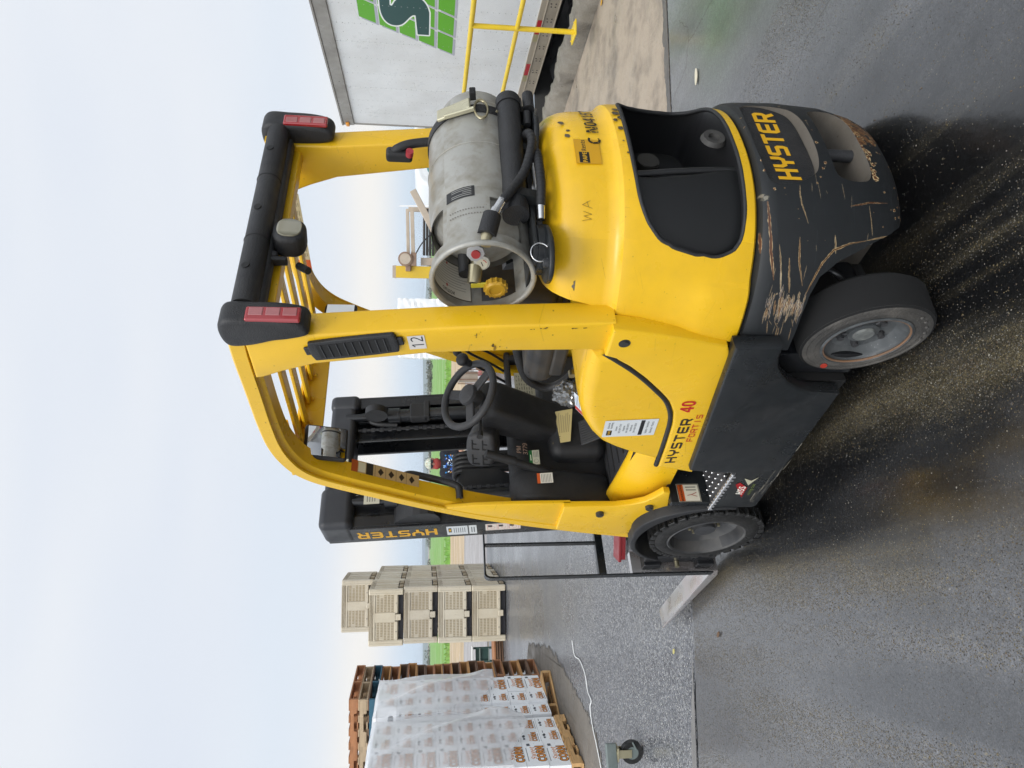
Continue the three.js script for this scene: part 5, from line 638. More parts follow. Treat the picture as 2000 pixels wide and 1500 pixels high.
// ---- mast, carriage, forks
{
  const tilt = (g) => g.translate(0, -0.25, 0).rotateZ(0.1).translate(0, 0.25, 0);
  const U = (o) => { o.rotation.z = 0; return o; };
  const rail = (z0, z1, x0, x1, y0, y1, lip) => { const s = z0 > 0 ? 1 : -1, zo = s > 0 ? z1 : z0, zi = s > 0 ? z0 : z1; return [mm(x0, x1, y0, y1, Math.min(zo, zo - s * 0.014), Math.max(zo, zo - s * 0.014), 0.003), mm(x0, x0 + 0.016, y0, y1, Math.min(zo - s * 0.014, zi), Math.max(zo - s * 0.014, zi), 0.003), mm(x1 - 0.016, x1, y0, y1, Math.min(zo - s * 0.014, zi), Math.max(zo - s * 0.014, zi), 0.003)]; };
  const X0 = -0.045, X1 = 0.105;   // outer rail, before the mast is tilted forward
  const mast = obj('mast', [...rail(0.345, 0.42, X0, X1, 0.08, 2.05), ...rail(-0.42, -0.345, X0, X1, 0.08, 2.05)].map(tilt), mastBlack, FT);
  obj('inner_rail', [...rail(0.265, 0.335, X0 - 0.03, X1 - 0.03, 0.1, 2.0), ...rail(0.185, 0.255, X0 - 0.06, X1 - 0.06, 0.1, 1.98)].map(tilt), mastBlack, mast);
  obj('inner_rail', [...rail(-0.335, -0.265, X0 - 0.03, X1 - 0.03, 0.1, 2.0), ...rail(-0.255, -0.16, X0 - 0.06, X1 - 0.06, 0.1, 1.98)].map(tilt), mastBlack, mast);
  for (const s of [1, -1]) obj('lift_cylinder', [rod([0.12, 0.3, s * 0.27], [0.12, 1.72, s * 0.27], 0.036, 0.036, 22), rod([0.12, 1.72, s * 0.27], [0.12, 1.98, s * 0.27], 0.022, 0.022, 18), rod([0.12, 1.7, s * 0.27], [0.12, 1.76, s * 0.27], 0.044, 0.044, 22)].map(tilt), mastBlack, mast);
  for (const s of [1, -1]) obj('cylinder_clamp', [rb(0.06, 0.1, 0.1, 0.012, 0.13, 1.6, s * 0.275), rb(0.05, 0.03, 0.11, 0.006, 0.14, 1.56, s * 0.28), ...(s > 0 ? [sideX(smoothPts([[0.1, 1.72], [0.19, 1.62], [0.19, 1.52], [0.1, 1.5]], 3), 0.3, 0.4)] : [])].map(tilt), plastic, mast);
  obj('crosshead', [rb(0.15, 0.13, 0.84, 0.03, 0.06, 1.995, 0), rb(0.2, 0.16, 0.24, 0.035, 0.055, 1.99, 0.305), rb(0.17, 0.15, 0.1, 0.03, 0.06, 1.99, -0.37)].map(tilt), worn([0.02, 0.021, 0.025], { amount: 0.4, grime: [0.06, 0.06, 0.06], specks: 120, rough: 0.4, sd: 91 }), mast);
  obj('cross_beam', [rb(0.03, 0.12, 0.7, 0.004, 0.09, 0.75, 0), rb(0.03, 0.1, 0.66, 0.004, 0.0, 1.3, 0)].map(tilt), mastBlack, mast);
  for (const z of [-0.285, -0.205, 0.2]) { const ch = []; for (let k = 0; k < 46; k++) ch.push(rb(0.008, 0.022, k % 2 ? 0.014 : 0.026, 0.003, 0.085, 0.9 + k * 0.0225, z)); obj('lift_chain', ch.map(tilt), grey, mast); }
  obj('chain_sheave', rod([0.09, 1.82, -0.225], [0.09, 1.82, -0.185], 0.055, 0.055, 26).translate(0, 0, 0).applyMatrix4(new THREE.Matrix4()), plastic, mast);
  obj('mast_hose', [tube([[0.1, 1.0, -0.305], [0.1, 1.5, -0.305], [0.1, 1.78, -0.3], [0.1, 1.86, -0.27], [0.1, 1.83, -0.235], [0.1, 1.72, -0.22]].map(([x, y, z]) => [x - (y - 0.25) * 0.1, y, z]), 0.013, 60, 10)], plastic, mast);
  for (let k = 0; k < 5; k++) { const z = -0.045 + k * 0.028; obj('hydraulic_hose', tube([[-0.02, 0.75, z - 0.02], [-0.03, 1.05, z - 0.015], [-0.02, 1.3, z], [-0.03, 1.4, z], [-0.09, 1.425, z], [-0.15, 1.38, z], [-0.16, 1.2, z]].map(([x, y, q]) => [x - 0.05, y, q]), 0.0125, 50, 10), plastic, mast); }
  obj('hose_guide', [rod([-0.14, 1.395, -0.075], [-0.14, 1.395, 0.12], 0.02, 0.02, 16)], grey, mast);
  obj('slotted_plate', (() => { const s = shp([[-0.06, -0.14], [0.02, -0.14], [0.06, -0.06], [0.06, 0.12], [-0.02, 0.14], [-0.06, 0.1]]); for (let i = 0; i < 5; i++) for (let j = 0; j < 2; j++) { const h = new THREE.Path(); h.absarc(-0.015 + j * 0.03, -0.09 + i * 0.035, 0.0065, 0, 7); s.holes.push(h); } return ext(s, 0.008).rotateY(Math.PI / 2).translate(-0.06, 1.27, 0.13); })(), mastBlack, mast);
  obj('polished_strip', rod([-0.05, 0.95, 0.2], [-0.085, 1.33, 0.2], 0.006), plain([0.6, 0.6, 0.58], 0.3, 0.8), mast);
  // prints on the outer rail, tilted with it
  const td = (o) => { o.geometry = tilt(o.geometry); return o; };
  td(decal(mast, 'maker_lettering', 0.4, 0.085, [0.03, 1.715, 0.4212], [0, 1, 0], [-1, 0, 0], (c, w, h) => block(c, 'HYSTER', w * 0.01, h * 0.08, w * 0.98, h * 0.84, '#d29c16', 0.2), { alpha: true, res: 2000 }));
  td(decal(mast, 'dealer_label', 0.145, 0.1, [0.03, 1.4, 0.4212], [0, -1, 0], [1, 0, 0], (c, w, h) => { c.fillStyle = '#c6c9c9'; c.fillRect(0, 0, w * 0.7, h); c.fillStyle = '#caccca'; c.fillRect(w * 0.74, 0, w * 0.26, h); c.fillStyle = '#1b1712'; c.fillRect(w * 0.06, h * 0.2, w * 0.1, h * 0.5); c.fillStyle = '#d9a514'; c.fillRect(w * 0.08, h * 0.34, w * 0.06, h * 0.24); for (let i = 0; i < 6; i++) { c.fillStyle = '#45484c'; c.fillRect(w * (0.24 + i * 0.07), h * 0.2, w * 0.02, h * 0.56); } c.fillRect(w * 0.82, h * 0.2, w * 0.03, h * 0.6); c.fillRect(w * 0.9, h * 0.2, w * 0.03, h * 0.6); }, { res: 2000, alpha: true }));
  td(decal(mast, 'pictogram_label', 0.17, 0.075, [0.045, 1.2, 0.4212], [0, -1, 0], [1, 0, 0], (c, w, h) => { c.fillStyle = '#d3c9bd'; c.fillRect(0, 0, w, h); for (let i = 0; i < 3; i++) { const x = w * (0.06 + i * 0.31); c.strokeStyle = '#b0443a'; c.lineWidth = 3; c.strokeRect(x, h * 0.12, w * 0.27, h * 0.76); c.fillStyle = '#3b3434'; c.fillRect(x + 4, h * 0.2, w * 0.12, h * 0.3); c.beginPath(); c.arc(x + w * 0.15, h * 0.6, h * 0.14, 0, 7); c.stroke(); } }, { res: 2000 }));
  td(decal(mast, 'cylinder_label', 0.07, 0.075, [0.158, 1.82, 0.27], [0, 0, -1], [0, 1, 0], (c, w, h) => { c.fillStyle = '#b9b6a3'; c.fillRect(0, 0, w, h); for (let i = 0; i < 4; i++) { c.fillStyle = '#57544a'; c.fillRect(w * 0.2, h * (0.2 + i * 0.16), w * 0.6, h * 0.05); } }, { res: 1500 }));
  td(decal(mast, 'crosshead_label', 0.1, 0.09, [0.1365, 1.995, 0.06], [0, 0, -1], [0, 1, 0], (c, w, h) => { c.fillStyle = '#b7b7a8'; c.fillRect(0, 0, w, h); c.fillStyle = '#c58a1c'; c.fillRect(0, h * 0.5, w * 0.4, h * 0.4); }, { res: 1000 }));
  mast.position.x = -0.115; mast.scale.z = 0.895;
  // load backrest: flat bar frame on the carriage
  const br = obj('load_backrest', [mm(-0.435, -0.395, 0.1, 1.245, 0.542, 0.55, 0.003), mm(-0.435, -0.395, 0.1, 1.245, -0.55, -0.542, 0.003), mm(-0.435, -0.395, 1.272, 1.28, -0.52, 0.52, 0.003), mm(-0.435, -0.395, 0.66, 0.7, -0.542, 0.542, 0.004), ...[1, -1].map((s) => { const g = ext(shp(smoothPts([[0, 0], [0.02, 0.003], [0.03, 0.015], [0.0325, 0.04]], 4, false).concat(smoothPts([[0.0405, 0.04], [0.038, 0.01], [0.025, -0.006], [0, -0.008]], 4, false))), 0.04); g.rotateY(Math.PI / 2); if (s < 0) g.scale(1, 1, -1); return g.rotateX(0).translate(0, 0, 0).applyMatrix4(new THREE.Matrix4().makeScale(1, -1, -1)).translate(-0.435, 1.272, s * 0.509); })], steel, FT);
  for (const z of [-0.36, -0.12, 0.12, 0.37]) obj('backrest_bar', mm(-0.432, -0.398, 0.7, 1.272, z - 0.005, z + 0.005, 0.003), steel, br);
  obj('carriage', [mm(-0.42, -0.36, 0.38, 0.47, -0.52, 0.52, 0.006), mm(-0.42, -0.36, 0.1, 0.19, -0.52, 0.52, 0.006), mm(-0.36, -0.2, 0.12, 0.45, -0.2, -0.14), mm(-0.36, -0.2, 0.12, 0.45, 0.14, 0.2), mm(-0.38, -0.3, 0.1, 0.47, 0.42, 0.5, 0.01)], mastBlack, FT);
  obj('tilt_bracket', [rod([-0.28, 0.42, 0.44], [-0.2, 0.4, 0.45], 0.02), rod([-0.36, 0.3, 0.47], [-0.36, 0.3, 0.53], 0.012), rb(0.06, 0.03, 0.03, 0.006, -0.28, 0.34, 0.47)], zinc, FT);
  const forkM = worn([0.6, 0.58, 0.57], { amount: 0.6, grime: [0.45, 0.3, 0.26], specks: 200, rough: 0.3, roughVar: 0.16, metal: 0.8, sd: 95 });
  for (const z of [0.475, -0.475]) obj('fork', [sideX([[-0.42, 0.52], [-0.46, 0.52], [-0.465, 0.1], [-1.42, 0.082], [-1.44, 0.074], [-1.43, 0.066], [-0.48, 0.045], [-0.43, 0.06], [-0.422, 0.12]], z - 0.06, z + 0.06, 0.006)], forkM, FT);
}
// ---- cylinder bracket, hoses on top of the cowl
{
  const b = obj('cylinder_bracket', [planY(smoothPts([[1.6, 0.22], [1.68, 0.3], [1.7, 0.4], [1.65, 0.45], [1.58, 0.42], [1.54, 0.3]], 5), 1.228, 1.243, 0.004), rod([1.6, 1.24, 0.31], [1.6, 1.262, 0.31], 0.07, 0.07, 30), rod([1.6, 1.262, 0.31], [1.6, 1.275, 0.31], 0.055, 0.055, 30), planY(smoothPts([[1.6, -0.2], [1.7, -0.22], [1.72, -0.12], [1.66, -0.05], [1.6, -0.06]], 5), 1.228, 1.245, 0.004), mm(1.46, 1.66, 1.262, 1.276, -0.34, 0.34, 0.004), ...[-0.24, -0.05, 0.16].map((z) => ext(shp([[-0.14, 0.0], [0.14, 0.0], [0.155, 0.09], [0.13, 0.08], [0.1, 0.04], [0.05, 0.018], [0, 0.012], [-0.05, 0.018], [-0.1, 0.04], [-0.13, 0.08], [-0.155, 0.09]]), 0.03).translate(1.548, 1.24, z))], steel, FT);
  for (const [x, z] of [[1.63, 0.235], [1.66, 0.42]]) obj('bolt', rod([x, 1.24, z], [x, 1.256, z], 0.013, 0.013, 6), grey, b);
  obj('lock_pin', [new THREE.TorusGeometry(0.026, 0.0022, 8, 28).rotateY(1.1).translate(1.665, 1.262, 0.385)], chrome, b);
  const mt = obj('manual_tube', [rod([1.71, 1.318, -0.2], [1.66, 1.318, 0.22], 0.036, 0.036, 26), rod([1.66, 1.318, 0.205], [1.6585, 1.318, 0.235], 0.039, 0.039, 26), rod([1.71, 1.318, -0.2], [1.7115, 1.318, -0.235], 0.039, 0.039, 26)], plastic, FT);
  obj('red_label', new THREE.CylinderGeometry(0.0368, 0.0368, 0.036, 20, 1, true, -0.5, 1.3).rotateX(Math.PI / 2).rotateZ(-Math.PI / 2 + 0.5).rotateY(-0.118).translate(1.6985, 1.318, -0.1), worn([0.4, 0.05, 0.045], { amount: 1.4, grime: [0.6, 0.55, 0.5], rough: 0.5, rep: 3, n: 256, sd: 97 }), mt);
  const hose = (name, pts, r) => { const h = obj(name, tube(pts, r, 90, 14), plastic, FT); const c = new THREE.CatmullRomCurve3(pts.map((p) => V(...p))), gs = []; for (let k = 1; k < 22; k++) { const u = k / 22, p = c.getPointAt(u), t = c.getTangentAt(u); gs.push(new THREE.TorusGeometry(r * 1.0, r * 0.055, 6, 16).applyQuaternion(new THREE.Quaternion().setFromUnitVectors(V(0, 0, 1), t.clone().add(V(0.1, 0.05, 0)).normalize())).translate(p.x, p.y, p.z)); } obj('spiral_wrap', gs, pit, h); return h; };
  hose('gas_hose', [[1.703, 1.362, 0.23], [1.71, 1.335, 0.19], [1.715, 1.295, 0.12], [1.73, 1.272, 0.05], [1.735, 1.262, -0.01], [1.725, 1.268, -0.055], [1.69, 1.275, -0.075], [1.65, 1.262, -0.06]], 0.0135);
  hose('gas_hose', [[1.64, 1.25, 0.0], [1.69, 1.252, 0.0], [1.72, 1.25, 0.03], [1.725, 1.248, 0.1], [1.715, 1.248, 0.17], [1.69, 1.25, 0.225]], 0.0132);
  obj('hose_fitting', rod([1.69, 1.25, 0.22], [1.672, 1.25, 0.262], 0.013, 0.011, 12), chrome, FT); obj('hose_fitting', [rod([1.705, 1.36, 0.225], [1.695, 1.378, 0.255], 0.014, 0.014, 6), rod([1.695, 1.378, 0.255], [1.69, 1.388, 0.275], 0.016, 0.016, 8)], chrome, FT);
  obj('black_connector', [rod([1.69, 1.39, 0.272], [1.672, 1.407, 0.335], 0.026, 0.027, 24)], plastic, FT); obj('brass_collar', rod([1.674, 1.405, 0.33], [1.662, 1.412, 0.358], 0.018, 0.018, 16), zinc, FT);
  obj('cable_tie_strip', [rb(0.02, 0.004, 0.24, 0.001, 1.66, 1.252, 0.12), rb(0.02, 0.004, 0.14, 0.001, 1.63, 1.27, 0.1)], white, FT);
  obj('valve_block', [rb(0.05, 0.03, 0.05, 0.006, 1.665, 1.262, -0.09), rod([1.7, 1.262, -0.13], [1.71, 1.262, -0.18], 0.012), rod([1.715, 1.255, -0.19], [1.72, 1.255, -0.26], 0.018)], plastic, FT);
}
// ---- gas cylinder: lies across the truck, strapped to its bracket
{
  const t = thing('gas_cylinder', 'scuffed grey steel gas cylinder lying strapped across the back of the forklift', 'gas cylinder', [1.54, 1.252, 0.012]);
  const gm = worn([0.36, 0.355, 0.325], { amount: 1.0, grime: [0.16, 0.135, 0.085], specks: 1100, speckCol: '#4d4638', scratches: 160, scratchCol: '#6b655a', rough: 0.42, roughVar: 0.12, metal: 0.35, n: 1024, rep: 1.3, sd: 101 });
  const R = 0.156, ay = 0.156, turn = (g) => g.rotateX(Math.PI / 2).rotateY(-0.03).translate(0, ay, 0);   // lathe y becomes the cylinder axis towards +z
  obj('tank_body', turn(creased(lathe([[0, -0.345], [0.05, -0.342], [0.1, -0.325], [0.135, -0.295], [0.152, -0.262], [R, -0.225], [R, 0.08], [0.152, 0.115], [0.14, 0.15], [0.115, 0.18], [0.07, 0.2], [0, 0.21]], 72), 0.4)), gm, t);
  obj('weld_seam', turn(new THREE.TorusGeometry(R + 0.0005, 0.0022, 6, 72).rotateX(Math.PI / 2).translate(0, -0.06, 0)), gm, t); obj('foot_ring', turn(creased(lathe([[0.115, -0.362], [0.12, -0.362], [0.126, -0.31], [0.118, -0.31]], 48))), gm, t);
  // collar with three windows cut through it
  { const P = [], idx = [], NA = 120, lv = [0.1, 0.17, 0.24, 0.31, 0.345], cutw = (a, l) => (l >= 1 && l < 3) && ((a > 0.12 && a < 0.8) || (a > 2.3 && a < 3.1) || (a > 4.35 && a < 5.4)); const rad = 0.148;
    for (let side = 0; side < 2; side++) for (let l = 0; l < 5; l++) for (let i = 0; i < NA; i++) { const a = i / NA * 6.2832, r = rad - side * 0.004; P.push(r * Math.cos(a), lv[l], r * Math.sin(a)); }
    const at = (s, l, i) => s * 5 * NA + l * NA + (i % NA); for (let l = 0; l < 4; l++) for (let i = 0; i < NA; i++) { const a = (i + 0.5) / NA * 6.2832; if (cutw(a, l === 3 ? 9 : l === 0 ? 0 : l)) continue; idx.push(at(0, l, i), at(0, l + 1, i), at(0, l, i + 1), at(0, l, i + 1), at(0, l + 1, i), at(0, l + 1, i + 1), at(1, l, i), at(1, l, i + 1), at(1, l + 1, i), at(1, l, i + 1), at(1, l + 1, i + 1), at(1, l + 1, i)); }
    const g = new THREE.BufferGeometry(); g.setAttribute('position', new THREE.Float32BufferAttribute(P, 3)); g.setIndex(idx); g.computeVertexNormals();
    const c = obj('collar', turn(g), gm, t); obj('collar_rim', turn(new THREE.TorusGeometry(0.146, 0.0085, 12, 80).rotateX(Math.PI / 2).translate(0, 0.348, 0)), gm, c);
    const arc = (r, a0, a1, y0, y1) => { const g2 = new THREE.CylinderGeometry(r, r, y1 - y0, 24, 1, true, a0, a1 - a0); return g2.translate(0, (y0 + y1) / 2, 0); };
    const lab = (name, r, a0, a1, y0, y1, flip, draw) => { const sl = printSlot(320, 160, draw), g2 = reUV(arc(r, a0, a1, y0, y1), sl); return obj(name, turn(g2), printMat(sl.t, false, 0.5, 0, true), c, true); };
    // CylinderGeometry measures its angle from +z of the lathe, which becomes -y (down); a quarter turn on is +x (the rear)
    lab('rating_plate', 0.1492, 1.75, 2.35, 0.12, 0.165, false, (x, w, h) => { x.fillStyle = '#1d1d1e'; x.fillRect(0, 0, w, h); x.fillStyle = '#8f8f8a'; for (let i = 0; i < 5; i++) x.fillRect(w * 0.1, h * (0.15 + i * 0.16), w * (i === 2 ? 0.3 : 0.7), h * 0.05); x.beginPath(); x.arc(w * 0.6, h * 0.5, 14, 0, 7); x.stroke(); });
    lab('warning_sheet', 0.1425, 3.4, 4.55, 0.18, 0.32, false, (x, w, h) => { x.fillStyle = '#c5c0b2'; x.fillRect(0, 0, w, h); x.strokeStyle = '#3a352d'; x.lineWidth = 5; x.strokeRect(4, 4, w - 8, h - 8); txt(x, 'CAUTION', w * 0.5, h * 0.14, 22, '#2c2822'); x.fillStyle = '#8f8a7e'; for (let i = 0; i < 9; i++) x.fillRect(w * 0.08, h * (0.27 + i * 0.075), w * rr(0.7, 0.84), 3); x.fillStyle = '#a33328'; x.fillRect(w * 0.45, h * 0.24, 12, 12); x.fillRect(w * 0.45, h * 0.88, 12, 10); });
    const stamp = []; for (let k = 0; k < 26; k++) stamp.push(rb(0.004, 0.0015, 0.006, 0.0005, 0, 0, 0.1486).applyMatrix4(new THREE.Matrix4().makeRotationY(1.6 + (k % 13) * 0.055)).translate(0, 0.215 + Math.floor(k / 13) * 0.02, 0)); obj('stamped_number', stamp.map(turn), plain([0.2, 0.19, 0.17], 0.6), c); }
  // valves inside the collar
  const V2 = (x, y, z) => [x, y, z];
  obj('service_valve', [rod([-0.055, ay + 0.01, 0.17], [-0.055, ay + 0.01, 0.26], 0.02, 0.02, 16), rod([-0.055, ay + 0.015, 0.25], [-0.085, ay + 0.02, 0.295], 0.021, 0.021, 18)], zinc, t); obj('valve_bore', rod([-0.084, ay + 0.02, 0.294], [-0.086, ay + 0.02, 0.297], 0.013, 0.013, 18), pit, t);
  obj('relief_valve', [rod([-0.075, ay + 0.045, 0.14], [-0.09, ay + 0.045, 0.255], 0.024, 0.02, 16)], plastic, t);
  obj('yellow_cap', [creased(lathe([[0.034, 0], [0.034, 0.018], [0.028, 0.024], [0.02, 0.024], [0.018, 0.02], [0, 0.02]], 24)).rotateX(Math.PI / 2).translate(-0.092, ay - 0.045, 0.295), ...Array.from({ length: 14 }, (_, i) => rb(0.006, 0.02, 0.006, 0.002, 0.034 * Math.cos(i * 0.449), 0.01, 0.034 * Math.sin(i * 0.449)).rotateX(Math.PI / 2).translate(-0.092, ay - 0.045, 0.295))], plain([0.5, 0.29, 0.02], 0.5), t);
  obj('cap_strap', rb(0.02, 0.075, 0.006, 0.003, -0.086, ay - 0.008, 0.3, 0, 0, 0.1), plain([0.5, 0.42, 0.03], 0.5), t);
  obj('gauge', creased(lathe([[0.024, 0], [0.024, 0.014], [0.021, 0.016], [0, 0.016]], 24)).rotateX(Math.PI / 2).rotateY(0.2).translate(-0.04, ay - 0.002, 0.245), plain([0.6, 0.58, 0.5], 0.4), t);
  decal(t, 'gauge_face', 0.036, 0.036, [-0.037, ay - 0.002, 0.2625], [0.98, 0, -0.2], [0, 1, 0], (c, w, h) => { c.fillStyle = '#cfc9b4'; c.beginPath(); c.arc(w / 2, h / 2, w / 2 - 1, 0, 7); c.fill(); c.strokeStyle = '#2b2b2b'; c.lineWidth = w * 0.07; c.beginPath(); c.moveTo(w * 0.3, h * 0.6); c.lineTo(w * 0.7, h * 0.42); c.stroke(); c.strokeStyle = '#b03030'; c.beginPath(); c.arc(w / 2, h / 2, w * 0.38, 0.2, 1.2); c.stroke(); }, { alpha: true, res: 2400 });
  obj('handwheel', creased(lathe([[0.026, 0], [0.028, 0.006], [0.026, 0.014], [0.015, 0.016], [0, 0.016]], 9)).rotateX(Math.PI / 2).rotateY(0.3).translate(-0.008, ay + 0.018, 0.24), plain([0.5, 0.5, 0.5], 0.4), t); obj('red_cap', rod([-0.005, ay + 0.018, 0.253], [-0.003, ay + 0.018, 0.26], 0.015, 0.013, 14), plain([0.5, 0.04, 0.04], 0.4), t);
  // strap with over-centre buckle
  const st = obj('strap', turn(creased(lathe([[R + 0.001, -0.235], [R + 0.004, -0.235], [R + 0.004, -0.2], [R + 0.001, -0.2]], 72))), plastic, t);
  { const a0 = 0.05, g = []; for (let i = 0; i < 10; i++) { const a = 0.12 + i * 0.075; g.push(rb(0.012, 0.06, 0.014, 0.003, R + 0.012, 0, 0).rotateZ(0)); } obj('buckle', [turn(rb(0.012, 0.05, 0.115, 0.005, R + 0.011, -0.218, 0).rotateY(0.5)), turn(rb(0.016, 0.01, 0.1, 0.004, R + 0.014, -0.19, 0).rotateY(0.38))], worn([0.5, 0.47, 0.33], { amount: 0.4, rough: 0.35, metal: 0.5, sd: 103 }), st); obj('latch_loop', [turn(new THREE.TorusGeometry(0.026, 0.004, 8, 24).scale(0.8, 1.7, 1).rotateY(Math.PI / 2).translate(R + 0.012, -0.2, 0).rotateY(-0.02)), turn(rod([R + 0.015, -0.19, 0.05], [R * 0.75, -0.19, 0.14], 0.004))], zinc, st); obj('latch_tab', turn(rb(0.03, 0.03, 0.02, 0.004, R + 0.03, -0.25, 0).rotateY(0.12)), pit, st); }
}
// ---------------------------------------------------------------- harvest bins
{
  const cream = worn([0.60, 0.53, 0.40], { amount: 0.45, grime: [0.4, 0.31, 0.19], specks: 500, speckCol: '#8a7450', scratches: 60, scratchCol: '#a58c62', rough: 0.6, n: 512, sd: 111 });
  const tones = [cream, worn([0.55, 0.49, 0.385], { amount: 0.6, grime: [0.33, 0.27, 0.18], specks: 700, speckCol: '#6d5c3f', scratches: 90, scratchCol: '#9a835a', rough: 0.6, n: 256, sd: 113 }), worn([0.62, 0.56, 0.44], { amount: 0.5, grime: [0.42, 0.36, 0.26], specks: 300, speckCol: '#8a7450', rough: 0.6, n: 256, sd: 114 })];
  const creamDark = worn([0.34, 0.27, 0.17], { amount: 0.5, grime: [0.2, 0.15, 0.09], rough: 0.7, sd: 112 }), gap = plain([0.02, 0.019, 0.022], 0.8);
  const W = 1.08, D = 1.16, H = 0.672;
  const make = () => {
    const t = thing('harvest_bin', '', 'bin', [0, 0, 0], 1.08, 'cream plastic harvest bins in the stack behind the forklift');
    // walls: four recessed panels, posts, top ribs, feet; front wall looks along +z
    obj('front_wall', [mm(-W / 2 + 0.1, W / 2 - 0.1, 0.115, H - 0.01, D / 2 - 0.045, D / 2 - 0.02), mm(-0.09, 0.09, 0.115, H - 0.09, D / 2 - 0.03, D / 2 - 0.006, 0.004), mm(-W / 2 + 0.1, W / 2 - 0.1, H - 0.125, H - 0.092, D / 2 - 0.03, D / 2 - 0.002, 0.005), mm(-W / 2 + 0.1, W / 2 - 0.1, 0.115, 0.165, D / 2 - 0.03, D / 2 - 0.006, 0.004), rb(0.115, 0.1, 0.03, 0.01, 0, 0.1, D / 2 - 0.012)], cream, t);
    obj('back_wall', mm(-W / 2 + 0.1, W / 2 - 0.1, 0.1, H - 0.01, -D / 2 + 0.01, -D / 2 + 0.05), cream, t);
    for (const s of [1, -1]) obj('side_wall', [mm(s > 0 ? W / 2 - 0.03 : -W / 2 + 0.008, s > 0 ? W / 2 - 0.008 : -W / 2 + 0.03, 0.115, H - 0.01, -D / 2 + 0.1, D / 2 - 0.1), ...[-0.27, 0.05, 0.3].map((z) => rb(0.016, H - 0.2, 0.05, 0.004, s * (W / 2 - 0.004), H / 2 + 0.02, z)), mm(s > 0 ? W / 2 - 0.03 : -W / 2 + 0.005, s > 0 ? W / 2 - 0.005 : -W / 2 + 0.03, H - 0.13, H - 0.09, -D / 2 + 0.1, D / 2 - 0.1)], cream, t);
    for (const sx of [1, -1]) for (const sz of [1, -1]) obj('corner_post', [rb(0.115, H - 0.004, 0.115, 0.022, sx * (W / 2 - 0.0575), H / 2, sz * (D / 2 - 0.0575)), rb(0.022, H - 0.03, 0.012, 0.004, sx * (W / 2 - 0.04), H / 2, sz * (D / 2 + 0.001)), rb(0.016, H - 0.03, 0.012, 0.004, sx * (W / 2 - 0.085), H / 2, sz * (D / 2 + 0.001))], cream, t);
    for (let k = 0; k < 3; k++) { const y = H - 0.02 - k * 0.026; obj('rim_rib', [mm(-W / 2 + 0.11, W / 2 - 0.11, y - 0.0065, y + 0.0065, D / 2 - 0.03, D / 2 + 0.002, 0.003), mm(W / 2 - 0.03, W / 2 + 0.006, y - 0.0065, y + 0.0065, -D / 2 + 0.11, D / 2 - 0.11, 0.003)], cream, t); }
    obj('rim_recess', [mm(-W / 2 + 0.1, W / 2 - 0.1, H - 0.094, H - 0.004, D / 2 - 0.024, D / 2 - 0.017), mm(W / 2 - 0.024, W / 2 - 0.004, H - 0.094, H - 0.004, -D / 2 + 0.1, D / 2 - 0.1)], creamDark, t);
    const sl = []; for (const s of [1, -1]) for (let i = 0; i < 11; i++) for (let j = 0; j < 5; j++) { if (i > 8 && j === 3) continue; sl.push(bx(0.021, 0.045, 0.004, s * (0.115 + i * 0.03), 0.215 + j * 0.069, D / 2 - 0.0195)); }
    const v = obj('vent_slot', sl.map((g) => g.scale(1, 1, 1)), creamDark, t); v.userData.kind = 'stuff';
    const rb2 = []; for (const s of [1, -1]) for (let i = 0; i < 11; i++) for (let j = 0; j < 5; j++) rb2.push(bx(0.009, 0.05, 0.012, s * (0.1 + i * 0.03), 0.215 + j * 0.069, D / 2 - 0.018)); obj('vent_rib', rb2, cream, t).userData.kind = 'stuff';
    obj('fork_pocket', [mm(-W / 2 + 0.11, W / 2 - 0.11, 0.004, 0.112, D / 2 - 0.2, D / 2 - 0.06), mm(W / 2 - 0.2, W / 2 - 0.03, 0.004, 0.112, -D / 2 + 0.11, D / 2 - 0.11)], gap, t);
    obj('floor_tray', mm(-W / 2 + 0.05, W / 2 - 0.05, 0.1, 0.13, -D / 2 + 0.05, D / 2 - 0.05), cream, t);
    for (const s of [1, -1]) obj('foot', [rb(0.07, 0.085, 0.2, 0.012, W / 2 - 0.03, 0.05, s * 0.2)], creamDark, t);
    const bo = []; for (const x of [-0.27, 0.27, -W / 2 + 0.04, W / 2 - 0.04]) bo.push(rod([x, 0.06 + (Math.abs(x) < 0.4 ? 0.08 : 0), D / 2 - 0.004], [x, 0.06 + (Math.abs(x) < 0.4 ? 0.08 : 0), D / 2 + 0.004], 0.008, 0.008, 8)); obj('rivet', bo, gap, t).userData.kind = 'stuff';
    return t;
  };
  const bk = [-0.882, -0.471], rt = [0.471, -0.882], A = [-10.79, -3.03];
  const at = (col, lev) => { const k = 0.58 + col * 1.32 + 0.0, l = -0.54 + [0, -0.02, -0.06][col]; return [A[0] + bk[0] * k + rt[0] * l, 0.004 + lev * H, A[1] + bk[1] * k + rt[1] * l]; };
  const first = make(); let done = false; const lev = ['bottom', 'second from the ground', 'third from the ground', 'fourth from the ground', 'topmost'], colN = ['front column, facing the viewer', 'middle column, half hidden', 'far column, seen edge on'];
  for (let col = 0; col < 3; col++) for (let k = 0; k < (col === 1 ? 5 : 4); k++) {
    const label = col === 1 && k === 4 ? 'cream plastic harvest bin standing highest, alone on top of the middle column' : `cream slotted plastic harvest bin, ${lev[k]}, in the ${colN[col]}`;
    if (!done) { first.position.set(...at(col, k)); first.userData.label = label; done = true; } else { const q = at(col, k), b = copy(first, [q[0] + rr(-0.012, 0.012), q[1], q[2] + rr(-0.012, 0.012)], 1.08 + rr(-0.02, 0.02), label), m = tones[(col * 5 + k * 2) % 3]; b.traverse((o) => { if (o.material === cream) o.material = m; }); }
  }
}
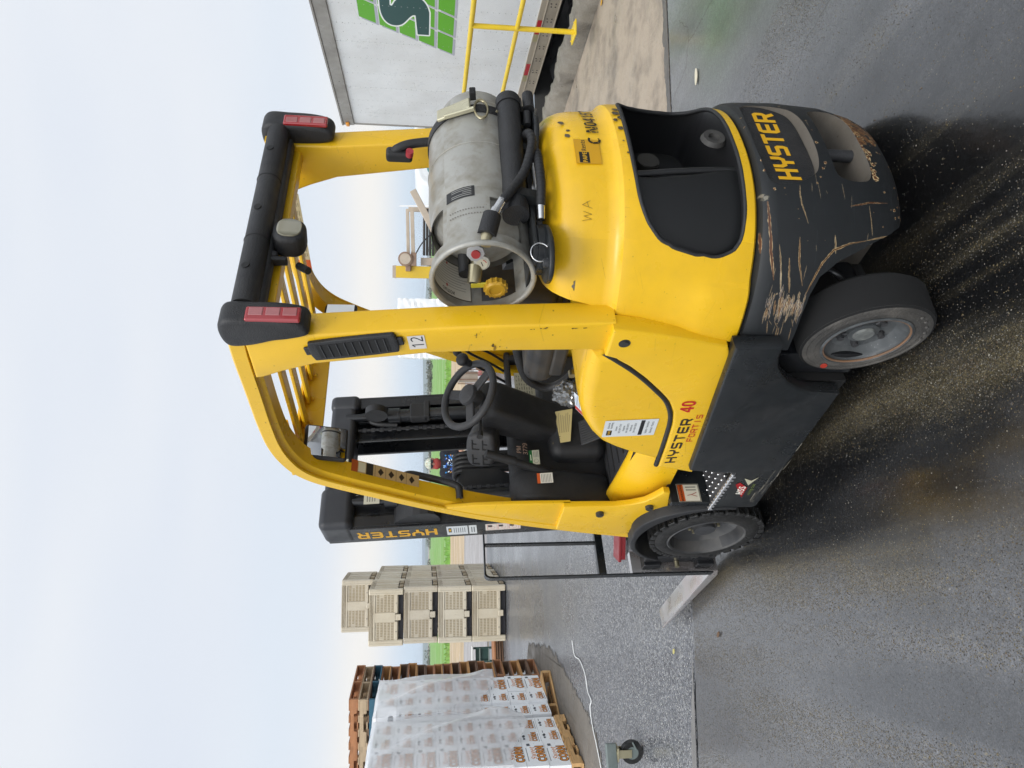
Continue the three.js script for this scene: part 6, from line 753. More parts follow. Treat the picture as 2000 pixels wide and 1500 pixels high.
// ---------------------------------------------------------------- wooden pallets
const woodMat = (col, sd) => { const m = canvas(256, 256, (c) => { const sv = seed; seed = sd; const im = c.createImageData(256, 256); for (let y = 0; y < 256; y++) for (let x = 0; x < 256; x++) { const g = nz(N2, x * 0.35 | 0, y * 5) * 0.6 + nz(N1, x, y * 3) * 0.5, k = 0.55 + 0.85 * g, o = (y * 256 + x) * 4; im.data[o] = S(col[0] * k); im.data[o + 1] = S(col[1] * k); im.data[o + 2] = S(col[2] * k); im.data[o + 3] = 255; } c.putImageData(im, 0, 0); c.strokeStyle = '#20150c'; for (let i = 0; i < 40; i++) { c.globalAlpha = rr(0.1, 0.5); c.lineWidth = rr(0.5, 1.5); const x = rnd() * 256, y = rnd() * 256; c.beginPath(); c.moveTo(x, y); c.lineTo(x + rr(20, 120), y + rr(-2, 2)); c.stroke(); } seed = sv; }); return std({ map: ctex(m, true, 1.4), roughness: 0.8 }); };
const W1 = woodMat([0.36, 0.16, 0.07], 1), W2 = woodMat([0.4, 0.3, 0.19], 2), W3 = woodMat([0.46, 0.24, 0.085], 3), W4 = woodMat([0.15, 0.085, 0.05], 4), WB = woodMat([0.028, 0.1, 0.15], 5), WN = woodMat([0.56, 0.34, 0.145], 6);
const plankG = rb(1, 0.017, 1, 0.004), strG = (() => { const s = shp([[-0.6, 0], [-0.42, 0], [-0.415, 0.038], [-0.19, 0.038], [-0.185, 0], [0.185, 0], [0.19, 0.038], [0.415, 0.038], [0.42, 0], [0.6, 0], [0.6, 0.087], [-0.6, 0.087]]); return ext(s, 0.038); })();
function makePallet(label, mat, deck, group, rx = [1.2, 1.02]) { // stringers run along x, boards along z
  const t = thing('wooden_pallet', label, 'pallet', [0, 0, 0], 0, group), L = rx[0], Wd = rx[1];
  for (const z of [-Wd / 2, -0.019, Wd / 2 - 0.038]) { const o = obj('stringer', strG, mat, t); o.scale.x = L / 1.2; o.position.set(0, 0.0175, z); }
  for (let i = 0; i < 7; i++) { const o = obj('top_board', plankG, deck, t); const w = i === 0 || i === 6 ? 0.14 : 0.09; o.scale.set(w, 1, Wd + rr(-0.01, 0.015)); o.position.set(-L / 2 + 0.07 + i * (L - 0.14) / 6, 0.1135, rr(-0.006, 0.006)); o.rotation.y = rr(-0.006, 0.006); }
  for (let i = 0; i < 5; i++) { const o = obj('bottom_board', plankG, mat, t); const w = i === 0 || i === 4 ? 0.14 : 0.09; o.scale.set(w, 1, Wd + rr(-0.01, 0.01)); o.position.set(-L / 2 + 0.07 + i * (L - 0.14) / 4, 0.009, rr(-0.006, 0.006)); }
  return t;
}
{ // tall stack: stringers along the width, so that the end view shows the open side
  const protos = [[W1, W1], [W2, W2], [WB, W4], [W3, W1], [W4, W3], [W1, W4]];
  const n = 21, h = 0.1215, base = {};
  const ord = ['topmost', 'second from the top', 'third from the top'];
  for (let k = n - 1; k >= 0; k--) {
    const fromTop = n - 1 - k, ty = fromTop === 0 ? 0 : fromTop === 1 ? 1 : fromTop === 2 ? 2 : [3, 4, 5, 3, 5, 4][fromTop % 6];
    const p = yard(-4.06 - 0.6 + rr(-0.015, 0.02), 9.2 + 0.58 + rr(-0.02, 0.02), k * h), turn = VIEWTURN + rr(-0.012, 0.012);
    const label = fromTop === 0 ? 'reddish brown wooden pallet on top of the tall stack' : fromTop === 1 ? 'pale weathered wooden pallet, second from the top of the tall stack' : fromTop === 2 ? 'blue painted wooden pallet, third from the top of the tall stack' : fromTop < 6 ? `brown wooden pallet, ${['', '', '', 'fourth', 'fifth', 'sixth'][fromTop]} from the top of the tall stack` : k < 3 ? `brown wooden pallet, ${['lowest', 'second from the ground', 'third from the ground'][k]} in the tall stack` : `brown wooden pallet ${['', '', '', '', '', '', 'seventh', 'eighth', 'ninth', 'tenth', 'eleventh', 'twelfth', 'thirteenth', 'fourteenth', 'fifteenth', 'sixteenth', 'seventeenth', 'eighteenth'][fromTop]} from the top of the tall pallet stack`;
    if (!base[ty]) { const t = makePallet(label, ...protos[ty], 'wooden pallets in the tall stack on the left', [1.2, 1.1]); t.position.set(...p); t.rotation.y = turn; base[ty] = t; } else copy(base[ty], p, turn, label);
  }
}
// ---------------------------------------------------------------- wrapped cartons on two new pallets
{
  const art = (c, x, y, w, h, wide) => {
    c.fillStyle = '#f5f7f9'; c.fillRect(x, y, w, h); const sv = seed;
    c.save(); c.beginPath(); c.rect(x, y, w, h); c.clip(); c.translate(x, y);
    const f = (s, px, py, size, font) => { c.font = `${font} ${size}px sans-serif`; c.textAlign = 'center'; c.textBaseline = 'middle'; c.lineJoin = 'round'; c.lineWidth = size * 0.14; c.strokeStyle = '#3b2d20'; c.strokeText(s, px, py); c.fillStyle = '#dd8a1e'; c.fillText(s, px, py); };
    if (wide) { f('CORN', w * 0.5, h * 0.78, h * 0.5, 'bold'); c.font = `italic bold ${h * 0.36}px serif`; c.fillStyle = '#c9711a'; c.textAlign = 'center'; c.fillText('Sweet', w * 0.52, h * 0.42); c.fillStyle = '#4a5057'; c.fillRect(w * 0.2, h * 0.12, w * 0.55, h * 0.03); c.fillRect(w * 0.83, h * 0.2, w * 0.1, h * 0.16); for (let i = 0; i < 9; i++) { c.fillStyle = i % 3 ? '#3f5668' : '#c9711a'; c.beginPath(); c.ellipse(w * rr(0.1, 0.95), h * rr(0.1, 0.6), 3, 5, 1, 0, 7); c.fill(); } }
    else { f('CORN', w * 0.5, h * 0.72, h * 0.31, 'bold'); c.font = `italic bold ${h * 0.22}px serif`; c.fillStyle = '#c9711a'; c.fillText('Sweet', w * 0.42, h * 0.5); c.fillStyle = '#33383e'; c.beginPath(); c.ellipse(w * 0.55, h * 0.2, w * 0.1, h * 0.07, 0.2, 0, 7); c.fill(); c.fillRect(w * 0.3, h * 0.15, w * 0.12, h * 0.1); c.fillRect(w * 0.72, h * 0.16, w * 0.16, h * 0.03); c.fillRect(w * 0.12, h * 0.9, w * 0.6, h * 0.025); c.beginPath(); c.arc(w * 0.9, h * 0.87, w * 0.04, 0, 7); c.strokeStyle = '#444'; c.lineWidth = 2; c.stroke(); c.fillStyle = '#8d949b'; c.fillRect(w * 0.1, h * 0.84, w * 0.75, h * 0.015); }
    c.restore(); seed = sv;
  };
  const tex = ctex(canvas(1024, 512, (c) => { c.fillStyle = '#f5f7f9'; c.fillRect(0, 0, 1024, 512); art(c, 0, 0, 620, 290, true); art(c, 640, 0, 370, 290, false); c.fillStyle = '#f0f2f4'; c.fillRect(0, 300, 1024, 212); c.font = 'bold 120px sans-serif'; c.fillStyle = '#dd8a1e'; c.strokeStyle = '#3b2d20'; c.lineWidth = 12; c.strokeText('N', 40, 470); c.fillText('N', 40, 470); c.fillStyle = '#3a4148'; c.font = 'bold 50px sans-serif'; c.fillText('NC', 50, 350); c.beginPath(); c.arc(200, 440, 30, 0, 7); c.fill(); }));
  const card = std({ map: tex, roughness: 0.55 });
  const cell = (g, kind) => { const uv = g.attributes.uv, nrm = g.attributes.normal; const R = { wide: [0, 0.434, 620 / 1024, 1], slim: [640 / 1024, 0.434, 1010 / 1024, 1], end: [0, 0.02, 0.28, 0.41], blank: [0.5, 0.05, 0.9, 0.38] }; for (let i = 0; i < uv.count; i++) { const r = nrm.getX(i) > 0.7 ? R[kind] : nrm.getZ(i) > 0.7 ? R.end : R.blank; uv.setXY(i, r[0] + (r[2] - r[0]) * uv.getX(i), r[1] + (r[3] - r[1]) * uv.getY(i)); } return g; };
  const h = 0.2225, G = { wide: cell(new THREE.BoxGeometry(0.3, h - 0.004, 0.468), 'wide'), slim: cell(new THREE.BoxGeometry(0.468, h - 0.004, 0.284), 'slim') };
  const film = phy({ color: lin(0.97, 0.975, 0.98), roughness: 0.32, transmission: 0.6, thickness: 0, side: THREE.DoubleSide, clearcoat: 0.6, clearcoatRoughness: 0.15, ior: 1.4 });
  const pal0 = makePallet('new pale wooden pallet under the nearer wrapped carton load', WN, WN, 'new pallets under the wrapped carton loads', [1.04, 1.12]);
  const load = (d0, label, plabel, far) => {
    const px = -3.76 - 0.56, c = yard(px, d0 + 0.52, 0.004);
    if (!far) { pal0.position.set(...c); pal0.rotation.y = VIEWTURN + Math.PI / 2; } else copy(pal0, c, VIEWTURN + Math.PI / 2 + 0.015, plabel);
    const t = thing('wrapped_carton_load', label, 'cartons', [c[0], 0.128, c[2]], VIEWTURN + (far ? 0.015 : 0), 'loads of white corn cartons under plastic film');
    // columns along the visible side, near to far (local z down), and rows behind them
    const cols = far ? [['slim', 0.36, -0.035], ['slim', 0.07, 0.0], ['wide', -0.31, 0.0]] : [['wide', 0.28, 0], ['slim', -0.1, -0.01], ['slim', -0.39, -0.012]];
    for (let k = 0; k < 9; k++) { for (const [ty, z, dx] of cols) { if (far && k === 8 && z > 0.3) continue; const w = ty === 'wide' ? 0.3 : 0.468, o = new THREE.Mesh(G[ty], card); o.name = 'carton'; o.castShadow = o.receiveShadow = true; o.position.set(0.55 - w / 2 + dx + rr(-0.006, 0.006), h / 2 + k * h, z + rr(-0.003, 0.003)); o.rotation.y = rr(-0.008, 0.008); t.add(o); }
      for (const x of [0.08, -0.23]) { const o = new THREE.Mesh(G.wide, card); o.name = 'carton'; o.castShadow = true; o.position.set(x, h / 2 + k * h, 0.28 + rr(-0.004, 0.004)); t.add(o); } }
    obj('inner_carton', mm(-0.54, 0.06, 0, 9 * h - 0.01, -0.5, 0.04), plain([0.6, 0.61, 0.63], 0.6), t);
    // film: a loose shell with bulges and folds, gathered towards the top, its hem slanting
    const NA = 150, NL = 46, P = [], idx = [];
    const per = (u) => { const hw = 0.575, hd = 0.535, q = u * 4 % 4, s = Math.floor(q), f = q - s; return [[hw, hd - 2 * hd * f], [hw - 2 * hw * f, -hd], [-hw, -hd + 2 * hd * f], [-hw + 2 * hw * f, hd]][s]; };
    for (let l = 0; l <= NL; l++) for (let i = 0; i <= NA; i++) { const u = i / NA, p = per(u), hem = 0.56 + 0.2 * Math.sin(u * 6.28 + (far ? 1.4 : 3.0)) + 0.06 * Math.sin(u * 25), top = 9 * h + 0.02, f = Math.min(1, l / (NL - 8)), y = hem + (top - hem) * f, fold = 0.012 * Math.sin(u * 41 + y * 4) * Math.sin(y * 3 + u * 7) + 0.03 * Math.max(0, Math.sin(u * 11 - y * 3.4 + 1)) ** 4 + 0.04 * Math.max(0, Math.sin(u * 17 + y * 2.6 + 2)) ** 8 + 0.008 * Math.sin(u * 130 + y * 2) * (1 - f) ** 3, bulge = 0.012 + 0.075 * Math.sin(Math.min(1, f * 1.15) * 3.14) * (0.35 + 0.65 * Math.abs(Math.sin(u * 12.56 + 0.4))) * (f < 0.08 ? f / 0.08 : 1); let k = 1, yy = y; if (l > NL - 8) { const g = (l - (NL - 8)) / 8; k = 1 - 0.92 * g; yy = top + 0.03 * Math.sin(g * 2.2) + 0.012 * Math.sin(u * 50 + g * 9); } const L2 = Math.hypot(p[0], p[1]), o = k * (1 + (fold + bulge) / L2); P.push(p[0] * o, yy, p[1] * o); }
    for (let l = 0; l < NL; l++) for (let i = 0; i < NA; i++) { const a = l * (NA + 1) + i; idx.push(a, a + 1, a + NA + 1, a + 1, a + NA + 2, a + NA + 1); }
    const g = new THREE.BufferGeometry(); g.setAttribute('position', new THREE.Float32BufferAttribute(P, 3)); g.setIndex(idx); g.computeVertexNormals();
    obj('stretch_film', g, film, t);
  };
  load(6.9, 'nearer stack of white corn cartons under loose plastic film, cut off by the picture edge', '', false);
  load(8.02, 'farther stack of white corn cartons under loose plastic film, beside the tall pallet stack', 'new pale wooden pallet under the farther wrapped carton load', true);
}
// ---------------------------------------------------------------- small things on the yard
tag(obj('string', tube([[-4.73, 0.004, -0.289], [-4.681, 0.004, -0.122], [-4.45, 0.006, -0.019], [-4.3, 0.004, 0.12], [-4.252, 0.004, 0.206], [-4.235, 0.004, 0.33], [-4.12, 0.006, 0.436], [-4.205, 0.004, 0.47], [-4.223, 0.004, 0.559], [-4.19, 0.004, 0.68], [-4.132, 0.004, 0.794], [-4.045, 0.004, 1.014], [-3.95, 0.004, 1.25]], 0.0055, 120, 6), plain([0.75, 0.75, 0.73], 0.6)), 'thin white string lying kinked across the grey asphalt', 'string');
{
  const p = yard(-2.68, 5.05, -0.006), t = thing('cart_frame', 'grey-green steel cart frame end on a black caster wheel, at the picture edge', 'cart', p, VIEWTURN);
  const gm = worn([0.16, 0.19, 0.18], { amount: 0.5, grime: [0.3, 0.32, 0.3], specks: 200, rough: 0.5, metal: 0.3, sd: 121 });
  obj('frame_bar', [rb(0.9, 0.075, 0.05, 0.006, 0, 0, 0).rotateY(0.35).translate(-0.36, 0.235, 0.16)], gm, t);
  obj('caster_fork', [rb(0.1, 0.012, 0.09, 0.003, 0.0, 0.19, 0.02), rb(0.06, 0.1, 0.008, 0.003, 0, 0.135, 0.05), rb(0.06, 0.1, 0.008, 0.003, 0, 0.135, -0.01), rod([0, 0.19, 0.02], [0, 0.21, 0.02], 0.03)], zinc, t);
  obj('caster_wheel', [rod([0, 0.08, -0.002], [0, 0.08, 0.042], 0.08, 0.08, 28)], rubber, t); obj('wheel_hub', rod([0, 0.08, -0.004], [0, 0.08, 0.045], 0.045, 0.045, 20), gm, t); obj('brake_tab', rb(0.05, 0.012, 0.03, 0.004, 0.06, 0.07, 0.055, 0, 0, 0.5), gm, t);
}
{
  const leaf = (name, pts, p, turn, m, label, cat) => { const g = planY(smoothPts(pts, 4), 0, 0.006, 0.002); const pp = g.attributes.position; for (let i = 0; i < pp.count; i++) pp.setY(i, pp.getY(i) + 0.004 + 0.35 * pp.getX(i) ** 2 * 2); g.computeVertexNormals(); g.rotateY(turn).translate(p[0], 0.001, p[1]); tag(obj(name, g, m), label, cat); };
  leaf('wood_chip', [[-0.05, 0], [-0.02, 0.016], [0.03, 0.014], [0.05, 0], [0.02, -0.016], [-0.03, -0.012]], [0.779, -2.015], 0.95, plain([0.6, 0.55, 0.42], 0.7), 'pale wood chip lying on the wet slab by the dry tan concrete', 'wood chip');
  leaf('dead_leaf', [[-0.018, 0], [0, 0.01], [0.02, 0.004], [0.026, -0.004], [0.004, -0.01]], [-0.745, 0.771], 0.3, plain([0.13, 0.075, 0.04], 0.8), 'small dry brown leaf on the wet slab near the joint', 'leaf');
  leaf('yellow_leaf', [[-0.02, 0], [0, 0.014], [0.022, 0.004], [0.004, -0.014]], [-1.507, 0.659], 0.6, plain([0.45, 0.4, 0.15], 0.8), 'small yellowed leaf on the asphalt beside the joint', 'leaf');
  leaf('orange_leaf', [[-0.03, 0], [0, 0.02], [0.03, 0.006], [0.006, -0.02]], onK(0.85, -0.1), 0.2, plain([0.6, 0.32, 0.03], 0.7), 'bright orange leaf lying at the foot of the rough kerb', 'leaf');
}
{ // dark boards on the ground and a green stand beside the bins
  const p = yard(-5.5, 14.8, -0.004), m = W4;
  const t = thing('board_pile', 'low pile of dark brown boards on the ground left of the harvest bins', 'boards', p, VIEWTURN + 0.5); for (let k = 0; k < 4; k++) for (let j = 0; j < 3; j++) obj('board', rb(1.8, 0.035, 0.19, 0.004, rr(-0.05, 0.05), 0.02 + k * 0.05, -0.25 + j * 0.22 + rr(-0.02, 0.02), 0, rr(-0.03, 0.03)), k === 3 ? W1 : m, t);
  const q = yard(-6.55, 17.1, -0.05), gm = plain([0.02, 0.06, 0.05], 0.5), s = thing('steel_stand', 'small dark green steel stand with pale top plate left of the harvest bins', 'stand', q, VIEWTURN + 0.3);
  for (const x of [-0.15, 0.15]) obj('leg', rb(0.05, 0.5, 0.06, 0.006, x, 0.25, 0), gm, s); obj('back_plate', rb(0.28, 0.34, 0.02, 0.004, 0, 0.27, -0.02), gm, s); obj('top_plate', rb(0.4, 0.035, 0.2, 0.006, 0, 0.52, 0), white, s); obj('rail', [rb(0.3, 0.03, 0.03, 0.004, 0, 0.12, 0.03), rb(0.3, 0.03, 0.03, 0.004, 0, 0.34, 0.03)], plain([0.2, 0.24, 0.22], 0.5), s); obj('base_plate', rb(0.5, 0.02, 0.3, 0.004, 0, 0.01, 0), white, s);
}
{ // red steel frames behind the forklift
  const rm = worn([0.2, 0.008, 0.012], { amount: 0.3, grime: [0.1, 0.02, 0.02], rough: 0.4, sd: 131 }), rp = worn([0.6, 0.012, 0.02], { amount: 0.15, grime: [0.3, 0.05, 0.04], rough: 0.4, sd: 132 });
  const t = thing('pallet_jack', 'dark red pallet jack forks on the ground between the front wheel and load backrest', 'pallet jack', [-2.26, -0.008, -0.24], VIEWTURN - 0.06);
  obj('fork_blade', [mm(0, 1.15, 0.06, 0.085, -0.09, 0.07, 0.006), mm(0.55, 1.15, 0.06, 0.085, -0.46, -0.3, 0.006)], rm, t); obj('fork_side', [mm(0.02, 1.15, 0.03, 0.06, 0.052, 0.066), mm(0.02, 1.15, 0.03, 0.06, -0.086, -0.072)], rm, t); for (const [x, z] of [[0.14, -0.02], [0.66, -0.39]]) obj('fork_wheel', rod([x, 0.034, z - 0.03], [x, 0.034, z + 0.03], 0.036), plain([0.3, 0.3, 0.32], 0.4), t); obj('pump_housing', mm(1.15, 1.4, 0.04, 0.4, -0.36, -0.03, 0.03), rm, t);
  const w = thing('barrier_beam', 'long red steel barrier beam with white edge lying beyond the control levers', 'barrier', yard(0.62, 12.7, -0.01), VIEWTURN + Math.PI / 2 + 0.035);
  obj('beam', [mm(0, 9, 0.0, 0.2, -0.06, 0.06, 0.01), mm(-0.1, 0.25, 0.0, 0.34, -0.1, 0.5, 0.02)], rp, w); obj('white_edge', mm(0.3, 9, 0.203, 0.24, -0.05, 0.05, 0.006), white, w);
  // white film-wrapped pallet loads
  const wf = phy({ color: lin(0.78, 0.8, 0.8), roughness: 0.3, clearcoat: 0.4 });
  const wrap = (l, d, W, H, D, y, label, dx) => { const g = new THREE.BoxGeometry(W, H, D, 18, 24, 18), p = g.attributes.position; for (let i = 0; i < p.count; i++) { const x = p.getX(i), y2 = p.getY(i), z = p.getZ(i), n = 0.025 * Math.sin(x * 14 + y2 * 9) * Math.sin(y2 * 17 + z * 8) + 0.02 * Math.sin(y2 * 31 + x * 6 + z * 5), sag = 0.1 * Math.sin((y2 / H + 0.5) * 3.14) * dx; p.setXYZ(i, x * (1 + n + sag), y2 + 0.6 * n, z * (1 + n)); } g.computeVertexNormals(); const t = thing('wrapped_pallet_load', label, 'wrapped load', yard(l, d, y), VIEWTURN, 'white wrapped pallet loads behind the forklift'); obj('film_wrap', creased(g.toNonIndexed(), 0.35).translate(0, H / 2 + 0.12, 0), wf, t); obj('pallet_base', [mm(-W / 2, W / 2, 0, 0.1, -D / 2, -D / 2 + 0.1), mm(-W / 2, W / 2, 0, 0.1, D / 2 - 0.1, D / 2), mm(-W / 2, W / 2, 0.1, 0.125, -D / 2, D / 2)], W2, t); };
  wrap(1.75, 30.5, 1.3, 2.75, 1.3, -0.05, 'tall white film-wrapped pallet load, bulging to the left of the left rear post', 0.7);
  wrap(3.0, 30.9, 1.2, 2.8, 1.2, -0.05, 'tall white film-wrapped pallet load, straight sided, to the right of the left rear post', 0.15);
}
{ // rusty pump with pipe on the tan ground
  const t = thing('water_pump', 'rusty brown pump with a caged motor standing on the tan ground beyond the steering wheel', 'pump', yard(0.33, 17.2, -0.05), VIEWTURN);
  const r1 = worn([0.22, 0.13, 0.085], { amount: 0.6, grime: [0.3, 0.22, 0.14], rough: 0.85, sd: 141 }), r2 = worn([0.36, 0.3, 0.24], { amount: 0.5, rough: 0.8, sd: 142 });
  obj('pipe', [rod([0.22, 0, 0], [0.22, 0.52, 0], 0.13, 0.13, 20), rod([0.22, 0.62, 0], [0.22, 0.52, 0], 0.17, 0.17, 20)], r1, t); obj('flange', rod([0.1, 0.36, 0], [0.1, 0.36, 0.05], 0.12), r1, t);
  obj('motor', [rod([-0.16, 0.42, 0], [-0.16, 0.86, 0], 0.14, 0.14, 18), rod([-0.16, 0.86, 0], [-0.16, 0.98, 0], 0.16, 0.11, 18)], r2, t); for (let k = 0; k < 6; k++) obj('cage_bar', rod([-0.16 + 0.17 * Math.cos(k), 0.3, 0.17 * Math.sin(k)], [-0.16 + 0.17 * Math.cos(k), 0.9, 0.17 * Math.sin(k)], 0.012), r1, t); obj('discharge_head', rb(0.5, 0.3, 0.34, 0.05, 0, 0.16, 0), r1, t);
}
{ // conveyor end with yellow post and motor
  const t = thing('conveyor_frame', 'pale timber conveyor end with yellow post, motor and dark rollers, beyond the gas cylinder', 'conveyor', yard(2.3, 13.4, -0.01), VIEWTURN - 0.12);
  const tim = worn([0.5, 0.42, 0.33], { amount: 0.7, grime: [0.3, 0.24, 0.18], specks: 500, rough: 0.8, rep: 0.7, sd: 151 }), ym = worn([0.7, 0.47, 0.03], { amount: 0.4, grime: [0.4, 0.28, 0.06], rough: 0.5, sd: 152 }), rust = worn([0.3, 0.2, 0.14], { amount: 0.6, grime: [0.16, 0.1, 0.07], rough: 0.9, sd: 153 });
  obj('yellow_post', [mm(-0.32, -0.1, 0, 2.18, -0.1, 0.1, 0.006)], ym, t); obj('post_cap', ext([[-0.12, 0], [0.12, 0], [0.11, 0.06], [-0.11, 0.06]], 0.2).translate(-0.21, 2.18, -0.1), tim, t);
  obj('side_frame', [mm(-0.08, 0.06, 1.2, 1.72, -0.08, 0.08), mm(0.0, 1.15, 1.1, 1.2, 0.25, 0.35), rb(0.9, 0.12, 0.1, 0.01, 0.85, 1.65, 0.3, 0, 0, 0.5), mm(0.06, 1.5, 1.2, 1.3, -0.5, -0.4), mm(-0.02, 0.06, 0, 1.2, -0.05, 0.05), mm(1.3, 1.4, 0, 1.3, -0.05, 0.05)], tim, t);
  obj('upper_rail', [rb(1.0, 0.06, 0.05, 0.006, 0.45, 1.96, 0.0, 0, 0, 0.02), rb(0.8, 0.07, 0.05, 0.006, 0.5, 1.87, 0.18, 0, 0, 0.03), mm(0.9, 0.98, 1.55, 1.95, 0.0, 0.06)], tim, t);
  obj('motor', [rod([0.02, 2.0, -0.05], [0.02, 2.0, 0.28], 0.13, 0.13, 26), mm(-0.1, 0.14, 1.8, 1.9, -0.05, 0.25), rb(0.16, 0.1, 0.14, 0.02, -0.12, 1.95, 0.1)], rust, t); obj('motor_fan_cover', [rod([0.02, 2.0, 0.28], [0.02, 2.0, 0.3], 0.1, 0.1, 20)], tim, t);
  for (let k = 0; k < 7; k++) obj('roller', rod([0.1, 1.66 - k * 0.055, 0.1 - k * 0.03], [0.95, 1.66 - k * 0.055, 0.1 - k * 0.03], 0.024), plain([0.05, 0.045, 0.04], 0.5), t);
  obj('cable', tube([[0.1, 1.82, 0.2], [0.3, 1.7, 0.3], [0.5, 1.5, 0.35], [0.6, 1.3, 0.36]], 0.012), plastic, t);
  tag(obj('antenna_rod', rod(yard(4.55, 18.0, 0), yard(4.46, 18.0, 2.3), 0.014)), 'thin dark antenna rod against the sky between conveyor and white truck', 'antenna');
}
{ // white truck far behind
  const t = thing('white_truck', 'white truck cab with teal windows and round mirror, seen between guard post and cylinder', 'truck', yard(6.05, 20.5, -0.05), VIEWTURN + 0.25);
  const wm = phy({ color: lin(0.7, 0.72, 0.72), roughness: 0.3, clearcoat: 0.6 }), gl = phy({ color: lin(0.05, 0.22, 0.22), roughness: 0.08, clearcoat: 1 });
  obj('cab', ext(smoothPts([[-1.0, 0.5], [-1.02, 1.2], [-0.95, 1.6], [-0.8, 1.87], [-0.5, 1.98], [0.2, 2.02], [1.2, 2.02], [1.8, 1.95], [1.9, 1.4], [1.9, 0.5]], 5), 1.9, 0.12, 5).translate(0, 0, -0.95), wm, t);
  obj('door', [sideX(smoothPts([[-0.72, 0.55], [-0.78, 1.3], [-0.62, 1.74], [-0.3, 1.78], [0.4, 1.8], [0.45, 0.55]], 4), 0.945, 0.958, 0.004)], wm, t); obj('window', sideX(smoothPts([[-0.62, 1.2], [-0.55, 1.62], [-0.4, 1.68], [-0.05, 1.68], [-0.02, 1.2]], 4), 0.955, 0.966, 0.004), gl, t); obj('window', sideX(smoothPts([[0.6, 1.2], [0.55, 1.6], [0.7, 1.7], [1.3, 1.7], [1.35, 1.2]], 4), 0.955, 0.966, 0.004), gl, t);
  obj('hood', rb(1.4, 0.7, 1.7, 0.15, -1.6, 0.85, 0), wm, t); obj('mirror', [rod([0.1, 2.16, 0.9], [0.1, 2.16, 0.94], 0.13, 0.13, 24), rod([0.25, 2.15, 0.92], [0.6, 2.1, 0.9], 0.015), rod([0.55, 2.0, 0.9], [0.55, 2.3, 0.9], 0.014)], plain([0.5, 0.53, 0.55], 0.15, 0.9), t); obj('marker_lamp', rb(0.1, 0.06, 0.12, 0.02, -0.25, 2.02, 0.8), plain([0.75, 0.3, 0.12], 0.4), t);
  for (const x of [-1.7, 1.3]) obj('tyre', new THREE.TorusGeometry(0.33, 0.13, 12, 28).translate(x, 0.46, 0.8), rubber, t);
}
